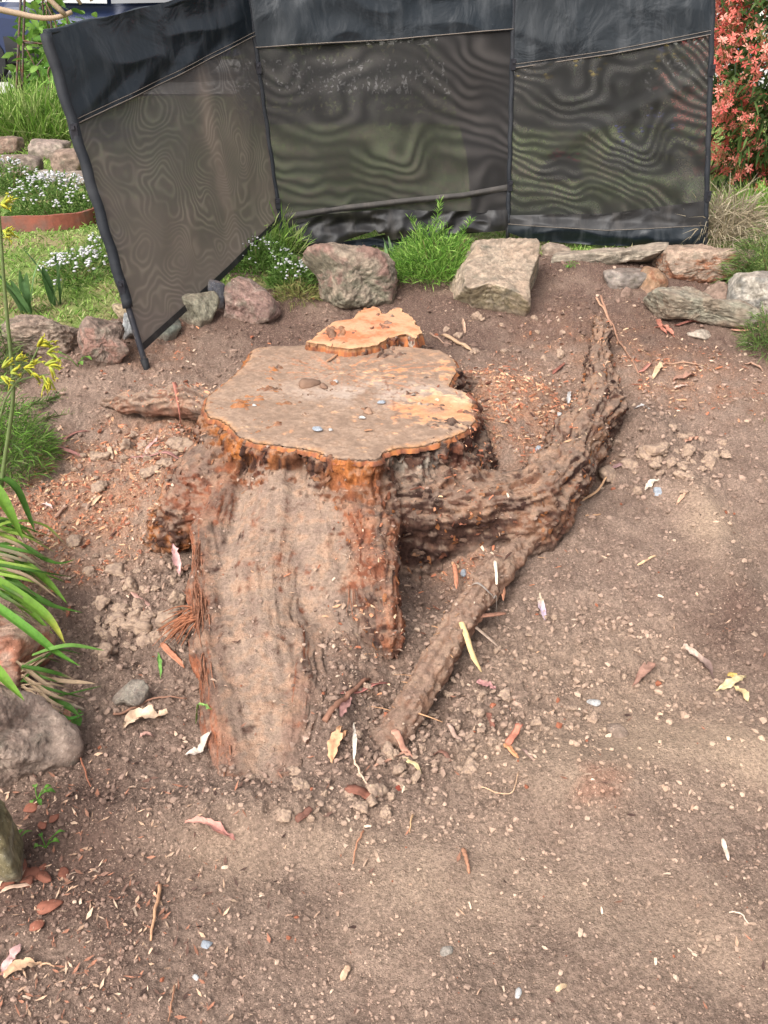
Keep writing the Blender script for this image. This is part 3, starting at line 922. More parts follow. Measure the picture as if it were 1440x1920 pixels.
def cut_slab(name, P, z, step, thick, seed, colour, parent, tilt=0.0, jag=.0035, jf=45, rib=60, wav=.007):
    P = np.asarray(P)
    # ragged outline
    B = []
    for a, b in zip(P, np.roll(P, -1, 0)):
        n = max(1, int(np.linalg.norm(b - a) / (step * .9)))
        for k in range(n): B.append(a + (b - a) * k / n)
    B = np.array(B)
    nb = len(B)
    t = B - np.roll(B, 1, 0); t /= np.linalg.norm(t, axis=1)[:, None] + 1e-9
    nr = np.stack([t[:, 1], -t[:, 0]], -1)
    B = B + nr * (jag * (fbm2(B[:, 0], B[:, 1], jf, 4, .6, seed)))[:, None]
    x0, y0 = B.min(0); x1, y1 = B.max(0)
    gx_, gy_ = np.meshgrid(np.arange(x0, x1, step), np.arange(y0, y1, step))
    g_ = np.stack([gx_.ravel(), gy_.ravel()], -1) + rng.uniform(-.25, .25, (gx_.size, 2)) * step
    g_ = g_[poly_sd(g_[:, 0], g_[:, 1], B) < -step * .6]
    pts = np.vstack([B, g_])
    ed = [(i, (i + 1) % nb) for i in range(nb)]
    vo, _, fo, ov, _, _ = delaunay_2d_cdt([Vector(p) for p in pts], ed, [], 1, 1e-6)
    vo = np.array([p[:] for p in vo])
    tri = np.array([f for f in fo if len(f) == 3])
    d = -poly_sd(vo[:, 0], vo[:, 1], B)
    h = .004 * fbm2(vo[:, 0], vo[:, 1], 7, 4, .5, seed) + .0016 * fbm2(vo[:, 0], vo[:, 1], 60, 3, .6, seed + 3)
    zt = z + h - .005 * np.exp(-d / .006) + tilt * (vo[:, 1] - vo[:, 1].mean())
    col = colour(vo[:, 0], vo[:, 1], d)
    top = np.column_stack([vo, zt])
    # rim going down
    bi = [int(np.argmin(((vo - p) ** 2).sum(1))) for p in B]
    rows = [np.array(bi)]
    V = [top]; n = len(top); C = [col]
    Fq = [tri]
    prev = np.array(bi)
    for lv in (.35, .7, 1.0):
        r = np.column_stack([B + nr * (-.012 * lv + wav * fbm2(B[:, 0] * 1.0, B[:, 1] + lv * .01, 45, 3, .6, seed + 9)[:, None]), zt[bi] - thick * lv])
        V.append(r); idx = n + np.arange(nb); n += nb
        cr = mixc(ORG * [.95, .98, 1.15], RED, np.clip(.5 + fbm2(B[:, 0], B[:, 1], rib, 2, .6, seed + 5), 0, 1))
        cr = mixc(cr, DKB, np.clip((.05 + lv * .75) * (.55 + 1.4 * fbm2(B[:, 0], B[:, 1], 20, 3, .6, seed + 6)), 0, .8))
        C.append(cr)
        nx_ = np.roll(np.arange(nb), -1)
        Fq.append(np.stack([prev, idx, idx[nx_], prev[nx_]], -1))
        prev = idx
    V = np.concatenate(V); C = np.concatenate(C)
    t_ = Fq[0]; qd = np.concatenate(Fq[1:])
    nn = np.cross(V[t_[:, 1]] - V[t_[:, 0]], V[t_[:, 2]] - V[t_[:, 0]])
    t_[nn[:, 2] < 0] = t_[nn[:, 2] < 0][:, ::-1]
    return mesh_obj(name, V, [t_, qd], 'wood_cut', parent, True, C)

def cut_colour(x, y, d):
    n1 = fbm2(x, y, 5, 5, .6, 31); n2 = fbm2(x, y, 26, 4, .62, 37); n3 = fbm2(x, y, 70, 3, .6, 41)
    dust = mixc(alb(152, 126, 107, .70), alb(180, 152, 130, .72), np.clip(.5 + n2 + .5 * n1, 0, 1))
    dust = mixc(dust, alb(200, 180, 164, .74), np.clip(pblob(x, y, 690, 735, .22, .1, ZC) * (.5 + n1 * 1.2), 0, .7))
    wood = mixc(alb(220, 158, 116, .72), alb(228, 190, 152, .72), np.clip(.5 + 1.2 * n1, 0, 1))
    ang = np.arctan2(y - PZ(640, 700, ZC)[1], x - PZ(640, 700, ZC)[0])
    ra = np.hypot(x - PZ(640, 700, ZC)[0], y - PZ(640, 700, ZC)[1])
    ray_ = fbm2(ang * 7, ra * 2.5, 1.8, 4, .6, 3)
    fresh = 1.3 * pblob(x, y, 830, 765, .13, .13, ZC) + .5 * pblob(x, y, 840, 690, .05, .12, ZC) + .45 * pblob(x, y, 720, 700, .16, .12, ZC)
    fresh = sst(.38, .62, fresh + .5 * n2 + .18 * ray_)
    c = mixc(dust, wood, fresh)
    strk = sst(.30, .60, ray_ + .25 * n3) * np.clip(pblob(x, y, 680, 690, .22, .13, ZC) + .6 * pblob(x, y, 770, 745, .12, .14, ZC) + .5 * pblob(x, y, 550, 690, .1, .1, ZC), 0, 1)
    c = mixc(c, alb(206, 128, 84), strk * .8)
    c = mixc(c, alb(140, 112, 92), np.clip(sst(.2, .6, n2 + n3 * .5) * .7, 0, 1) * (1 - fresh))
    c = mixc(c, alb(168, 130, 102), pblob(x, y, 780, 660, .3, .07, ZC) * np.clip(.6 + n2, 0, 1) * .6)
    c = mixc(c, alb(150, 128, 112), pblob(x, y, 815, 768, .04, .035, ZC) * .7)
    ring = np.sin(ra * 150 + 5 * n1 + 1.5 * n2)
    c = c * (1 + .09 * ring * (.35 + .65 * np.clip(fresh + strk, 0, 1)))[:, None]
    # pale living wood round the rim
    rim = np.exp(-d / .010) * np.clip(.8 + 1.2 * n2, 0, 1)
    c = mixc(c, alb(216, 158, 108, .72), rim * .8 * sst(-.25, .2, fbm2(x, y, 7, 3, .6, 91) + .4 * pblob(x, y, 420, 740, .2, .3, ZC) + .3 * pblob(x, y, 860, 760, .1, .2, ZC)))
    # checks
    for (a, b) in (((735, 745), (700, 660)), ((640, 705), (720, 690)), ((690, 735), (640, 690)), ((620, 700), (560, 715)), ((735, 740), (820, 700)), ((735, 742), (745, 790)), ((735, 740), (650, 735))):
        pa, pb = PZ(*a, ZC), PZ(*b, ZC)
        s, t = seg_d2(x + .006 * n2, y + .006 * n3, pa, pb)
        c = mixc(c, alb(120, 74, 54), np.exp(-(s / .0035) ** 2) * np.clip(.5 + n3, 0, 1) * (1 - t * .5))
    return c

def blk_colour(x, y, d):
    n1 = fbm2(x, y, 8, 5, .6, 51); n2 = fbm2(x, y, 40, 4, .62, 57)
    c = mixc(alb(226, 166, 128, .70), alb(218, 132, 92, .70), np.clip(.5 + 1.3 * n1, 0, 1))
    c = mixc(c, alb(214, 110, 70), np.clip(pblob(x, y, 700, 615, .09, .1, ZB) * sst(.0, .4, n2 + n1), 0, .8))
    c = mixc(c, alb(234, 194, 146, .74), np.exp(-d / .012) * .6)
    c = mixc(c, alb(196, 160, 130), sst(.2, .6, n2) * .5)
    return c

cut_slab('cut_face', cutP, ZC, .0062, .014, 2.0, cut_colour, stump)
cb = cut_slab('cut_block', blkP, ZB, .0065, .045, 5.0, blk_colour, stump, jag=.014, jf=11, rib=170, wav=.003)
cb['label'] = 'smaller bright orange cut piece standing higher at the back'

# ------------------------------------------------------------------ garden rocks
def rock(name, label, box, dep=.8, seed=1, col=(150, 130, 118), sub=5, planes=9, blocky=0.0, strata=0.0, lichen=.2, group=None, yaw=0.0, sink=.10, second=None, under=None,
         at_y=None, rough=1.0, roll=0.0, soilfoot=.6, cat='rock', outline=None, faces=None):
    """a boulder that fills the given patch of the photograph, standing on the ground there"""
    x0, y0, x1, y1 = box
    cx, cy = (x0 + x1) / 2, (y0 + y1) / 2
    g0 = G(cx, y1 - (y1 - y0) * .04)
    yf = at_y if at_y else g0[1]
    k = math.hypot(yf, H - .2) / F
    k = np.linalg.norm(ray(cx, cy)) * (yf / ray(cx, cy)[1]) / F / np.linalg.norm([1, (cx - 720) / F, (cy - 960) / F])
    sx = (x1 - x0) * k
    sy = sx * dep
    delta = TH + math.atan((cy - 960) / F)
    him = (y1 - y0) * k
    # projected height of an ellipsoid-like lump
    a_, b_ = him, sy * math.sin(delta)
    sz = math.sqrt(max(a_ * a_ - (.8 * b_) ** 2, (.35 * a_) ** 2)) / math.cos(delta)
    r = np.random.default_rng(seed)
    V, Fq = ICO[sub]
    if blocky:
        ns = [np.array(n, float) for n in ((1, 0, 0), (-1, 0, 0), (0, 1, 0), (0, -1, 0), (0, 0, 1), (0, 0, -1))]
        ns = [n + .09 * r.normal(size=3) for n in ns]; hs = [1.0 * r.uniform(.92, 1.04) for _ in ns]
        ex = [r.normal(size=3) for _ in range(planes)]
        ns += ex; hs += [r.uniform(1.02, 1.35) for _ in ex]
        p_ = 26
    else:
        ns = [r.normal(size=3) for _ in range(planes)]; hs = [r.uniform(.72, 1.0) for _ in ns]
        ns += [np.array(n, float) for n in ((0, 0, -1), (0, 0, 1))]; hs += [.85, .9]
        p_ = 14
    if faces is not None:
        ns = [np.array(n, float) for n, _ in faces]; hs = [h for _, h in faces]; p_ = 34
    R_ = np.zeros(len(V))
    for n, h in zip(ns, hs):
        n = n / np.linalg.norm(n)
        R_ += (np.clip(V @ n, 1e-4, None) / h) ** p_
    R_ = np.minimum(R_ ** (-1 / p_), 1.6)
    P = V * R_[:, None]
    mn, mx = P.min(0), P.max(0)
    P = (P - (mn + mx) / 2) / (mx - mn)                  # unit box
    P = P * np.array([sx, sy, sz])
    s0 = float(seed) * 3.1
    size = max(sx, sz)
    Nn = V
    big = fbm3(P / size + s0, 2.2, 3, .55)
    mid = fbm3(P / size + s0, 7, 4, .6)
    fin = fbm3(P / size + s0, 24, 4, .65)
    fin2 = fbm3(P / size + s0, 55, 3, .65)
    dd = size * (rough * (.040 * big + .015 * mid) + .008 * fin + .0035 * fin2)
    cr = 1 - np.abs(fbm3(P / size + s0 + 4, 3.0, 3, .5)) * 9
    dd -= size * rough * .009 * np.clip(cr, 0, 1)
    if strata:
        lay = P[:, 2] / sz * 9 + .8 * mid + 1.2 * P[:, 0] / sx
        dd += size * strata * .03 * (np.abs((lay % 1) - .5) * 2 - .5) * (1 - np.abs(V[:, 2]) ** 3)
    P = P + Nn * dd[:, None]
    if roll: P = P @ roty(roll).T
    P = P @ rotz(yaw).T
    if outline is not None:                                   # give it the silhouette of the real rock, seen from the front
        oc = np.array(outline, float); mid_ = PY(cx, cy, yf + sy * .42)
        up_ = np.array([0, S_, C_]); kk_ = (mid_[1] * C_ + (H - mid_[2]) * S_) / F
        pr = P[:, 0] / kk_; pu = (P @ up_) / kk_
        th_ = np.arctan2(pu, pr); rc = np.hypot(pr, pu)
        NB = 96; b_i = ((th_ + PI) / (2 * PI) * NB).astype(int) % NB
        cur = np.zeros(NB); np.maximum.at(cur, b_i, rc)
        cur = np.convolve(np.concatenate([cur[-3:], cur, cur[:3]]), np.ones(5) / 5, 'same')[3:-3]
        tgt = np.zeros(NB)
        for b_ in range(NB):
            t_ = -PI + (b_ + .5) * 2 * PI / NB; dx_, dy_ = math.cos(t_), -math.sin(t_)
            for p_a, p_b in zip(oc, np.roll(oc, -1, 0)):
                ex, ey = p_b - p_a; den = dx_ * ey - dy_ * ex
                if abs(den) < 1e-9: continue
                wx_, wy_ = p_a[0] - cx, p_a[1] - cy
                r1 = (wx_ * ey - wy_ * ex) / den; q1 = (wx_ * dy_ - wy_ * dx_) / den
                if r1 > 0 and 0 <= q1 <= 1: tgt[b_] = max(tgt[b_], r1)
        tgt = np.convolve(np.concatenate([tgt[-2:], tgt, tgt[:2]]), [.15, .7, .15], 'same')[2:-2]
        fr_ = (th_ + PI) / (2 * PI) * NB - .5
        i0_ = np.floor(fr_).astype(int); f0_ = fr_ - i0_
        rat = tgt / np.maximum(cur, 1e-6)
        sc_f = rat[i0_ % NB] * (1 - f0_) + rat[(i0_ + 1) % NB] * f0_
        P = P + np.outer(pr * kk_ * (sc_f - 1), [1, 0, 0]) + np.outer(pu * kk_ * (sc_f - 1), up_)
    nrm = vnormals(P, Fq)
    base = alb(*col) * 1.12
    t = np.clip(.5 + .8 * big + .6 * mid, 0, 1)
    cc = mixc(base * .78, base * 1.15, t)
    if second is not None:
        cc = mixc(cc, alb(*second), sst(.5, .75, .5 + big * .9 + .3 * mid))
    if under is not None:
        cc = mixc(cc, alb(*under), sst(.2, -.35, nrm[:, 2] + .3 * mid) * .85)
    cc = mixc(cc, alb(176, 170, 150), sst(.25, .5, fbm3(P / size + s0, 5, 4, .6, 3)) * lichen)
    cc = mixc(cc, base * .5, np.clip(cr, 0, 1) * .6)
    cc = cc * (1 + .35 * fin + .25 * fin2)[:, None]
    cc = mixc(cc, alb(132, 106, 90), sst(.55, .95, nrm[:, 2] + .4 * fin) * .35)          # dust lying on top
    cen = PY(cx, cy, yf + sy * .42)
    lowz = P[:, 2].min() + cen[2]
    cc = mixc(cc, SOIL * .8, sst(.05, .0, P[:, 2] + cen[2] - g0[2]) * soilfoot)
    # reach down into the soil
    gap = lowz - (g0[2] - sink * sz)
    if gap > 0:
        f_ = np.clip(-P[:, 2] / (sz * .5), 0, 1); P[:, 2] -= gap * f_
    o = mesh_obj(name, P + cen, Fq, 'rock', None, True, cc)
    return tag(o, label, cat, group)

GB = 'rocks edging the dug garden bed'
rock('garden_rock', 'long layered grey sandstone rock at the left, lying beside the yellow flowers', (12, 585, 152, 676), .6, 3, (158, 138, 122), 6, 7, .8, 1.0, .25, GB, outline=[(14,602),(40,590),(70,588),(110,604),(140,612),(154,622),(150,645),(140,668),(110,676),(60,668),(24,656),(10,630)])
rock('garden_rock', 'smooth brown grey rock between the layered sandstone and the leaning black pole', (140, 596, 252, 694), .75, 8, (140, 120, 108), 6, 9, 0, .3, .1, GB, second=(158, 122, 108), outline=[(152,612),(172,598),(200,600),(226,600),(236,620),(232,640),(244,650),(252,664),(226,680),(196,694),(160,692),(138,688),(146,660),(140,640)])
rock('garden_rock', 'small tan rock at the lawn edge just left of the leaning pole', (212, 570, 262, 606), .8, 12, (168, 150, 122), 4, 8, 0, .5, .3, GB)
rock('garden_rock', 'pale blue grey rock half hidden behind the foot of the leaning pole', (226, 586, 262, 640), .8, 14, (158, 160, 160), 4, 8, 0, 0, .2, GB)
rock('garden_rock', 'flat grey green stone under the corner of the sagging mesh', (283, 598, 342, 640), .9, 17, (134, 138, 126), 4, 8, 0, 0, .2, GB)
rock('garden_rock', 'rough green grey rock under the slanting lower edge of the mesh', (334, 550, 412, 616), .8, 19, (150, 144, 124), 5, 10, 0, .3, .35, GB)
rock('garden_rock', 'narrow dark slate rock leaning on the brown boulder', (392, 526, 424, 582), .6, 22, (98, 98, 104), 4, 8, .5, 0, .1, GB)
rock('garden_rock', 'brown angular boulder right of the dark slate, below the mesh edge', (404, 514, 530, 614), .8, 25, (146, 118, 108), 6, 9, 0, .2, .1, GB, second=(158, 138, 126), outline=[(414,530),(440,515),(470,520),(500,544),(524,568),(528,590),(512,606),(480,614),(440,608),(412,598),(416,570)])
rock('garden_rock', 'thin flat reddish slab lying behind the brown boulder', (426, 504, 494, 528), .8, 28, (150, 118, 108), 4, 8, .8, 0, .1, GB, at_y=4.35)
rock('garden_rock', 'low reddish stone behind the grass at the foot of the second pole', (520, 476, 578, 506), .7, 29, (152, 122, 112), 4, 8, 0, 0, .1, GB, at_y=4.55)
rock('garden_rock', 'big rounded grey brown boulder behind the stump with a split across its top', (562, 446, 756, 592), .85, 31, (158, 142, 124), 6, 26, 0, .1, .15, GB, second=(146, 116, 104), under=(140, 136, 116), outline=[(566,490),(588,474),(620,456),(658,452),(700,464),(730,480),(746,506),(748,540),(738,568),(706,582),(660,588),(624,584),(600,560),(596,524),(578,508)])
rock('garden_rock', 'large squared sandstone block with flat top right of the feathery green plant', (830, 434, 1030, 602), 1.0, 37, (176, 158, 138), 6, 3, 1.0, .10, .2, GB, rough=.45, faces=[((.05, -.62, .9), .60), ((-.12, -1, -.12), .92), ((1, -.25, .05), .95), ((-1, -.2, .12), .95), ((0, 1, 0), .95), ((0, 0, -1), .9), ((.7, -.7, .3), 1.12), ((-.6, -.3, .7), 1.05)], under=(140, 128, 100), second=(182, 160, 138), outline=[(890,440),(950,434),(1022,440),(1026,480),(1016,525),(1004,565),(994,604),(940,594),(880,580),(836,570),(834,530),(846,500),(868,478),(882,458)])
rock('garden_rock', 'pale flat stone behind the squared block under the black hem', (1014, 458, 1066, 492), .9, 41, (176, 160, 142), 4, 8, .8, 0, .2, GB, at_y=4.62)
rock('garden_rock', 'long thin tilted slab lying under the hem of the right panel', (1026, 458, 1256, 506), .38, 44, (180, 166, 148), 5, 5, 1.0, .4, .2, GB, roll=-.05, second=(140, 128, 112), at_y=4.42, soilfoot=0, outline=[(1018,504),(1036,476),(1080,464),(1130,460),(1200,456),(1262,452),(1252,480),(1186,496),(1120,506),(1080,512),(1040,510)])
rock('garden_rock', 'flat topped slab with bright orange underside at the foot of the right pole', (1238, 454, 1394, 536), .8, 47, (158, 136, 118), 6, 7, .7, .3, .1, GB, under=(176, 120, 90), soilfoot=0, outline=[(1234,476),(1260,458),(1310,450),(1354,454),(1390,472),(1402,494),(1378,520),(1340,536),(1290,540),(1248,532),(1234,508)])
rock('garden_rock', 'dark grey flattish stone in the gap under the tilted slab', (1130, 504, 1212, 542), .7, 51, (132, 122, 114), 4, 8, .5, .3, .2, GB, soilfoot=.2)
rock('garden_rock', 'small round tan rock left of the orange slab', (1198, 504, 1254, 552), .9, 53, (160, 126, 98), 4, 10, 0, 0, .1, GB, second=(150, 104, 78))
rock('garden_rock', 'fist sized brown stone lying on the slope below the tilted slab', (1162, 538, 1188, 560), .9, 55, (148, 122, 108), 3, 8, 0, 0, .1, GB)
rock('garden_rock', 'long low grey green rock at the right edge of the dug bed', (1216, 538, 1404, 616), .55, 58, (158, 152, 134), 6, 8, .4, .3, .3, GB, roll=.12, second=(148, 134, 116), outline=[(1208,550),(1250,538),(1290,536),(1324,544),(1354,562),(1396,582),(1412,604),(1396,624),(1340,616),(1290,606),(1240,602),(1224,574)])
rock('garden_rock', 'brown rock wedged behind the long grey green one', (1310, 526, 1386, 572), .8, 60, (140, 118, 104), 4, 9, 0, .2, .1, GB)
rock('garden_rock', 'knobbly white rock at the right border of the picture', (1368, 512, 1470, 594), .8, 63, (196, 186, 172), 5, 10, 0, .4, .2, GB, second=(150, 146, 138))
rock('garden_rock', 'white quartz lump half buried in the soil below the long grey green rock', (1288, 620, 1336, 640), .9, 66, (214, 202, 184), 4, 8, 0, 0, 0, GB)
BL = 'rocks along the left side of the bed'
rock('garden_rock', 'huge smooth grey boulder at the lower left corner', (-120, 1262, 136, 1512), .8, 71, (182, 160, 144), 6, 9, 0, .15, .08, BL, second=(160, 138, 124), outline=[(-120,1290),(-60,1274),(0,1276),(50,1300),(90,1340),(126,1386),(136,1420),(120,1460),(84,1476),(40,1484),(0,1504),(-60,1520),(-130,1480)])
rock('garden_rock', 'mossy greenish rock below the huge grey boulder', (-100, 1490, 40, 1680), .8, 74, (128, 118, 88), 5, 9, 0, .3, .4, BL)
rock('garden_rock', 'orange red sandstone rock lying on top of the huge grey boulder', (-90, 1150, 92, 1284), .8, 77, (178, 122, 98), 5, 9, .3, .3, .25, BL, second=(196, 160, 140), at_y=1.72, soilfoot=0, outline=[(-90,1160),(-20,1152),(30,1160),(84,1180),(92,1204),(70,1240),(36,1284),(0,1268),(-60,1250),(-100,1210)])
rock('loose_stone', 'grey angular stone in the trench left of the front buttress', (202, 1272, 282, 1332), .8, 80, (166, 158, 144), 5, 9, 0, .3, .3, None, cat='stone', second=(140, 132, 122), outline=[(204,1316),(220,1298),(244,1276),(270,1274),(282,1288),(280,1316),(268,1326),(230,1324),(206,1330)])
BB = 'rocks round the far flower bed'
for i, (bx_, cl, lb) in enumerate([((-30, 258, 42, 292), (140, 116, 102), 'reddish brown rock at the left border in the far bed edging'),
        ((6, 290, 84, 332), (128, 114, 104), 'flat dark grey rock in the lower course of the far bed edging'),
        ((54, 264, 134, 302), (150, 134, 124), 'broad pale brown rock topmost in the far bed edging'),
        ((98, 282, 160, 332), (142, 122, 108), 'brown squarish rock against the black screen in the far bed edging'),
        ((62, 320, 122, 346), (166, 158, 146), 'pale grey stone just above the white flowers'),
        ((118, 322, 172, 352), (158, 146, 134), 'low grey stone beside the black screen above the white flowers')]):
    rock('edging_rock', lb, bx_, .7, 90 + i, cl, 4, 8, .4, .2, .2, BB)

# ------------------------------------------------------------------ the black windbreak
def pole_top(bot, px, py, lean):
    return PY(px, py, bot[1] + lean)
pA = G(275, 690); pB = G(534, 479); pC = PZ(952, 436, .43); pD = PZ(1322, 459, .395)
tA = pole_top(pA, 85, 62, .22); tB = pole_top(pB, 461, -34, .16); tC = pole_top(pC, 964, -22, .14); tD = pole_top(pD, 1337, -18, .14)
wb = thing('windbreak_screen', 'leaning black camping windbreak of three mesh panels with vinyl top bands standing behind the stump', 'windbreak', pB)

def panel_np(L0, L1, R0, R1, flo, fhi, nu, nv, wrk, off=0.0, sag=0.0):
    u = np.linspace(0, 1, nu)[:, None] * np.ones((1, nv)); tt = np.ones((nu, 1)) * np.linspace(0, 1, nv)[None]
    v = flo(u) * (1 - tt) + fhi(u) * tt
    P = (L0 + (L1 - L0) * v[..., None]) * (1 - u[..., None]) + (R0 + (R1 - R0) * v[..., None]) * u[..., None]
    nrm = np.cross(R0 - L0, L1 - L0); nrm /= np.linalg.norm(nrm)
    if nrm[1] > 0: nrm = -nrm
    wl = np.linalg.norm(R0 - L0); hl = np.linalg.norm(L1 - L0)
    edge = np.clip(np.minimum(u, 1 - u) / .12, 0, 1) ** .7
    P = P + (edge * wrk(u, v) + off)[..., None] * nrm
    P[..., 2] -= sag * 4 * u * (1 - u) * tt ** 2
    uv = np.stack([u * wl, v * hl], -1).reshape(-1, 2)
    Fq = grid_faces(nu, nv)
    return P.reshape(-1, 3), Fq, uv

def interp(*kv):
    xs = np.array([k for k, _ in kv]); vs = np.array([v for _, v in kv])
    return lambda u: np.interp(u, xs, vs)

def wrinkle(seed, a1, a2, f1=(2.0, 3.0), f2=(7, 4), diag=0.0):
    def w_(u, v):
        x = (u + diag * v).ravel(); y = (v - diag * u * .4).ravel()
        r = a1 * pn2(x * f1[0] + seed, y * f1[1] + seed) + a2 * (1 - 2 * np.abs(pn2(x * f2[0] + seed * 2, y * f2[1])))
        return r.reshape(u.shape)
    return w_

def cloth(name, poles, flo, fhi, m, wrk, off=0.0, nu=70, nv=50, sag=0.0, parent=wb):
    v, f, uv = panel_np(*poles, flo, fhi, nu, nv, wrk, off, sag)
    return mesh_obj(name, v, f, m, parent, True, None, uv)

def seam_line(poles, fn, wrk, off, r=.003, m='thread', name='seam', n=60):
    v, f, uv = panel_np(*poles, fn, lambda u: fn(u) + 1e-4, n, 2, wrk, off)
    P = v.reshape(n, 2, 3)[:, 0]
    V, Fq = tube_np(P, r, 5)
    return mesh_obj(name, V, Fq, m, wb)

P1 = (pA, tA, pB, tB); P2 = (pB, tB, pC, tC); P3 = (pC, tC, pD, tD)
one = lambda u: 1.0 + 0 * u
# first panel
w1 = wrinkle(3, .015, .004, (1.5, 2), (4, 3))
s1_ = interp((0, .745), (.5, .775), (1, .815)); b1_ = interp((0, .055), (.3, .072), (.6, .092), (1, .138))
cloth('mesh_panel', P1, b1_, lambda u: s1_(u) + .01, 'mesh_side', w1, 0, 60, 70)['label'] = 'dusty mesh of the panel swung forward'
w1b = lambda u, v: wrinkle(5, .016, .010, (2.2, 2.5), (3.2, 7), .5)(u, v) + .006 * np.sin(u * 26 + 3 * np.sin(v * 20)) * np.exp(-((v - .80) / .06) ** 2)
cloth('vinyl_band', P1, s1_, one, 'vinyl', w1b, .008, 90, 50)
seam_line(P1, lambda u: s1_(u) + .004, w1b, .012, .0022); seam_line(P1, lambda u: s1_(u) + .016, w1b, .012, .0014)
cloth('hem', P1, b1_, lambda u: b1_(u) + .022, 'vinyl_dusty', w1, .004, 60, 4)
# middle panel
w2 = wrinkle(9, .018, .004, (2, 2.5), (5, 3))
s2_ = interp((0, .775), (.5, .80), (1, .842)); m2_ = interp((0, .115), (.2, .14), (.45, .14), (.7, .11), (1, .09))
cloth('mesh_panel', P2, m2_, lambda u: s2_(u) + .01, 'mesh_middle', w2, 0, 60, 60)['label'] = 'mesh of the middle panel'
w2b = lambda u, v: wrinkle(13, .018, .012, (2.2, 2.5), (4, 6), -.5)(u, v)
cloth('vinyl_band', P2, s2_, one, 'vinyl', w2b, .008, 90, 40)
seam_line(P2, lambda u: s2_(u) + .004, w2b, .012, .0022)
w2h = lambda u, v: wrinkle(17, .04, .026, (4, 9), (8, 14), .5)(u, v) + .025 * np.sin(np.clip((v) / .12, -1, 1.2) * PI) ** 2
h2_ = interp((0, .0), (.16, .004), (.26, .035), (.38, .062), (.405, .072), (.415, .048), (.44, .055), (.46, .02), (.55, .025), (.8, .022), (.95, .012), (1, .012))
cloth('skirt', P2, h2_, lambda u: m2_(u) + .012, 'vinyl_dusty', w2h, .006, 110, 16)['label'] = 'torn and drooping bottom skirt'
cloth('torn_flap', P2, interp((.0, .03), (.38, -.005), (.5, -.02), (.62, .0), (1, .02)), interp((0, .03), (.36, .032), (.5, .05), (.6, .04), (1, .02)), 'vinyl', w2h, -.03, 60, 6)
fold2 = interp((0, .165), (.25, .180), (.55, .190), (.8, .195), (1, .215))
wf = lambda u, v: wrinkle(19, .010, .006, (6, 6), (14, 9))(u, v)
cloth('fold', P2, lambda u: fold2(u) - .026, fold2, 'canvas', lambda u, v: wf(u, v) + .014 * np.sin(np.clip((v - fold2(u) + .026) / .026, 0, 1) * PI), .006, 80, 8)
v, f, uv = panel_np(*P2, interp((0, .06), (1, .06)), lambda u: s2_(u) + .004, 40, 40, w2, -.014)
uu = np.linspace(0, 1, 40)[:, None] * np.ones((1, 40)); vv = np.linspace(0, 1, 40)[None] * np.ones((40, 1))
ed = np.interp(vv, [0, .38, 1], [.845, .815, .70])
P_ = v.reshape(40, 40, 3); uvs = uv.reshape(40, 40, 2)
P2n = np.empty_like(P_)
for j in range(40):
    e0 = ed[0, j]; t_ = e0 + (1 - e0) * np.linspace(0, 1, 40)
    for a_ in range(3): P2n[:, j, a_] = np.interp(t_, np.linspace(0, 1, 40), P_[:, j, a_])
mesh_obj('mesh_backing', P2n.reshape(-1, 3), grid_faces(40, 40), 'canvas', wb, True, None, uv)['label'] = 'second layer of cloth sewn behind the right part of the middle panel'
# right panel
w3 = lambda u, v: wrinkle(23, .014, .005, (2, 2), (4, 6), .8)(u, v) + .012 * (1 - np.abs(np.clip((v - .28 - .42 * u) / .05, -1, 1))) * u
s3_ = interp((0, .69), (.5, .755), (1, .838)); m3_ = interp((0, .07), (.3, .085), (.6, .115), (1, .165))
cloth('mesh_panel', P3, m3_, lambda u: s3_(u) + .01, 'mesh_end', w3, 0, 60, 60)['label'] = 'rippling mesh of the right panel'
w3b = wrinkle(27, .012, .006, (2, 2.5), (3, 4), .6)
cloth('vinyl_band', P3, s3_, one, 'vinyl', w3b, .008, 80, 40)
seam_line(P3, lambda u: s3_(u) + .004, w3b, .012, .0022); seam_line(P3, lambda u: s3_(u) + .018, w3b, .012, .0014)
w3h = lambda u, v: wrinkle(31, .012, .010, (3, 8), (5, 14), .2)(u, v) + .022 * np.sin(np.clip((v + .02) / .1, 0, 1) * PI)
cloth('hem', P3, interp((0, .002), (.12, -.028), (.5, -.03), (.75, -.018), (1, .004)), interp((0, .04), (.5, .04), (1, .085)), 'vinyl', w3h, .012, 90, 14)
cloth('hem', P3, interp((0, .03), (.5, .03), (1, .075)), interp((0, .078), (.5, .11), (1, .19)), 'vinyl_dusty', w3h, .006, 90, 14)
seam_line(P3, interp((0, .04), (.5, .04), (1, .085)), w3h, .016, .0016)
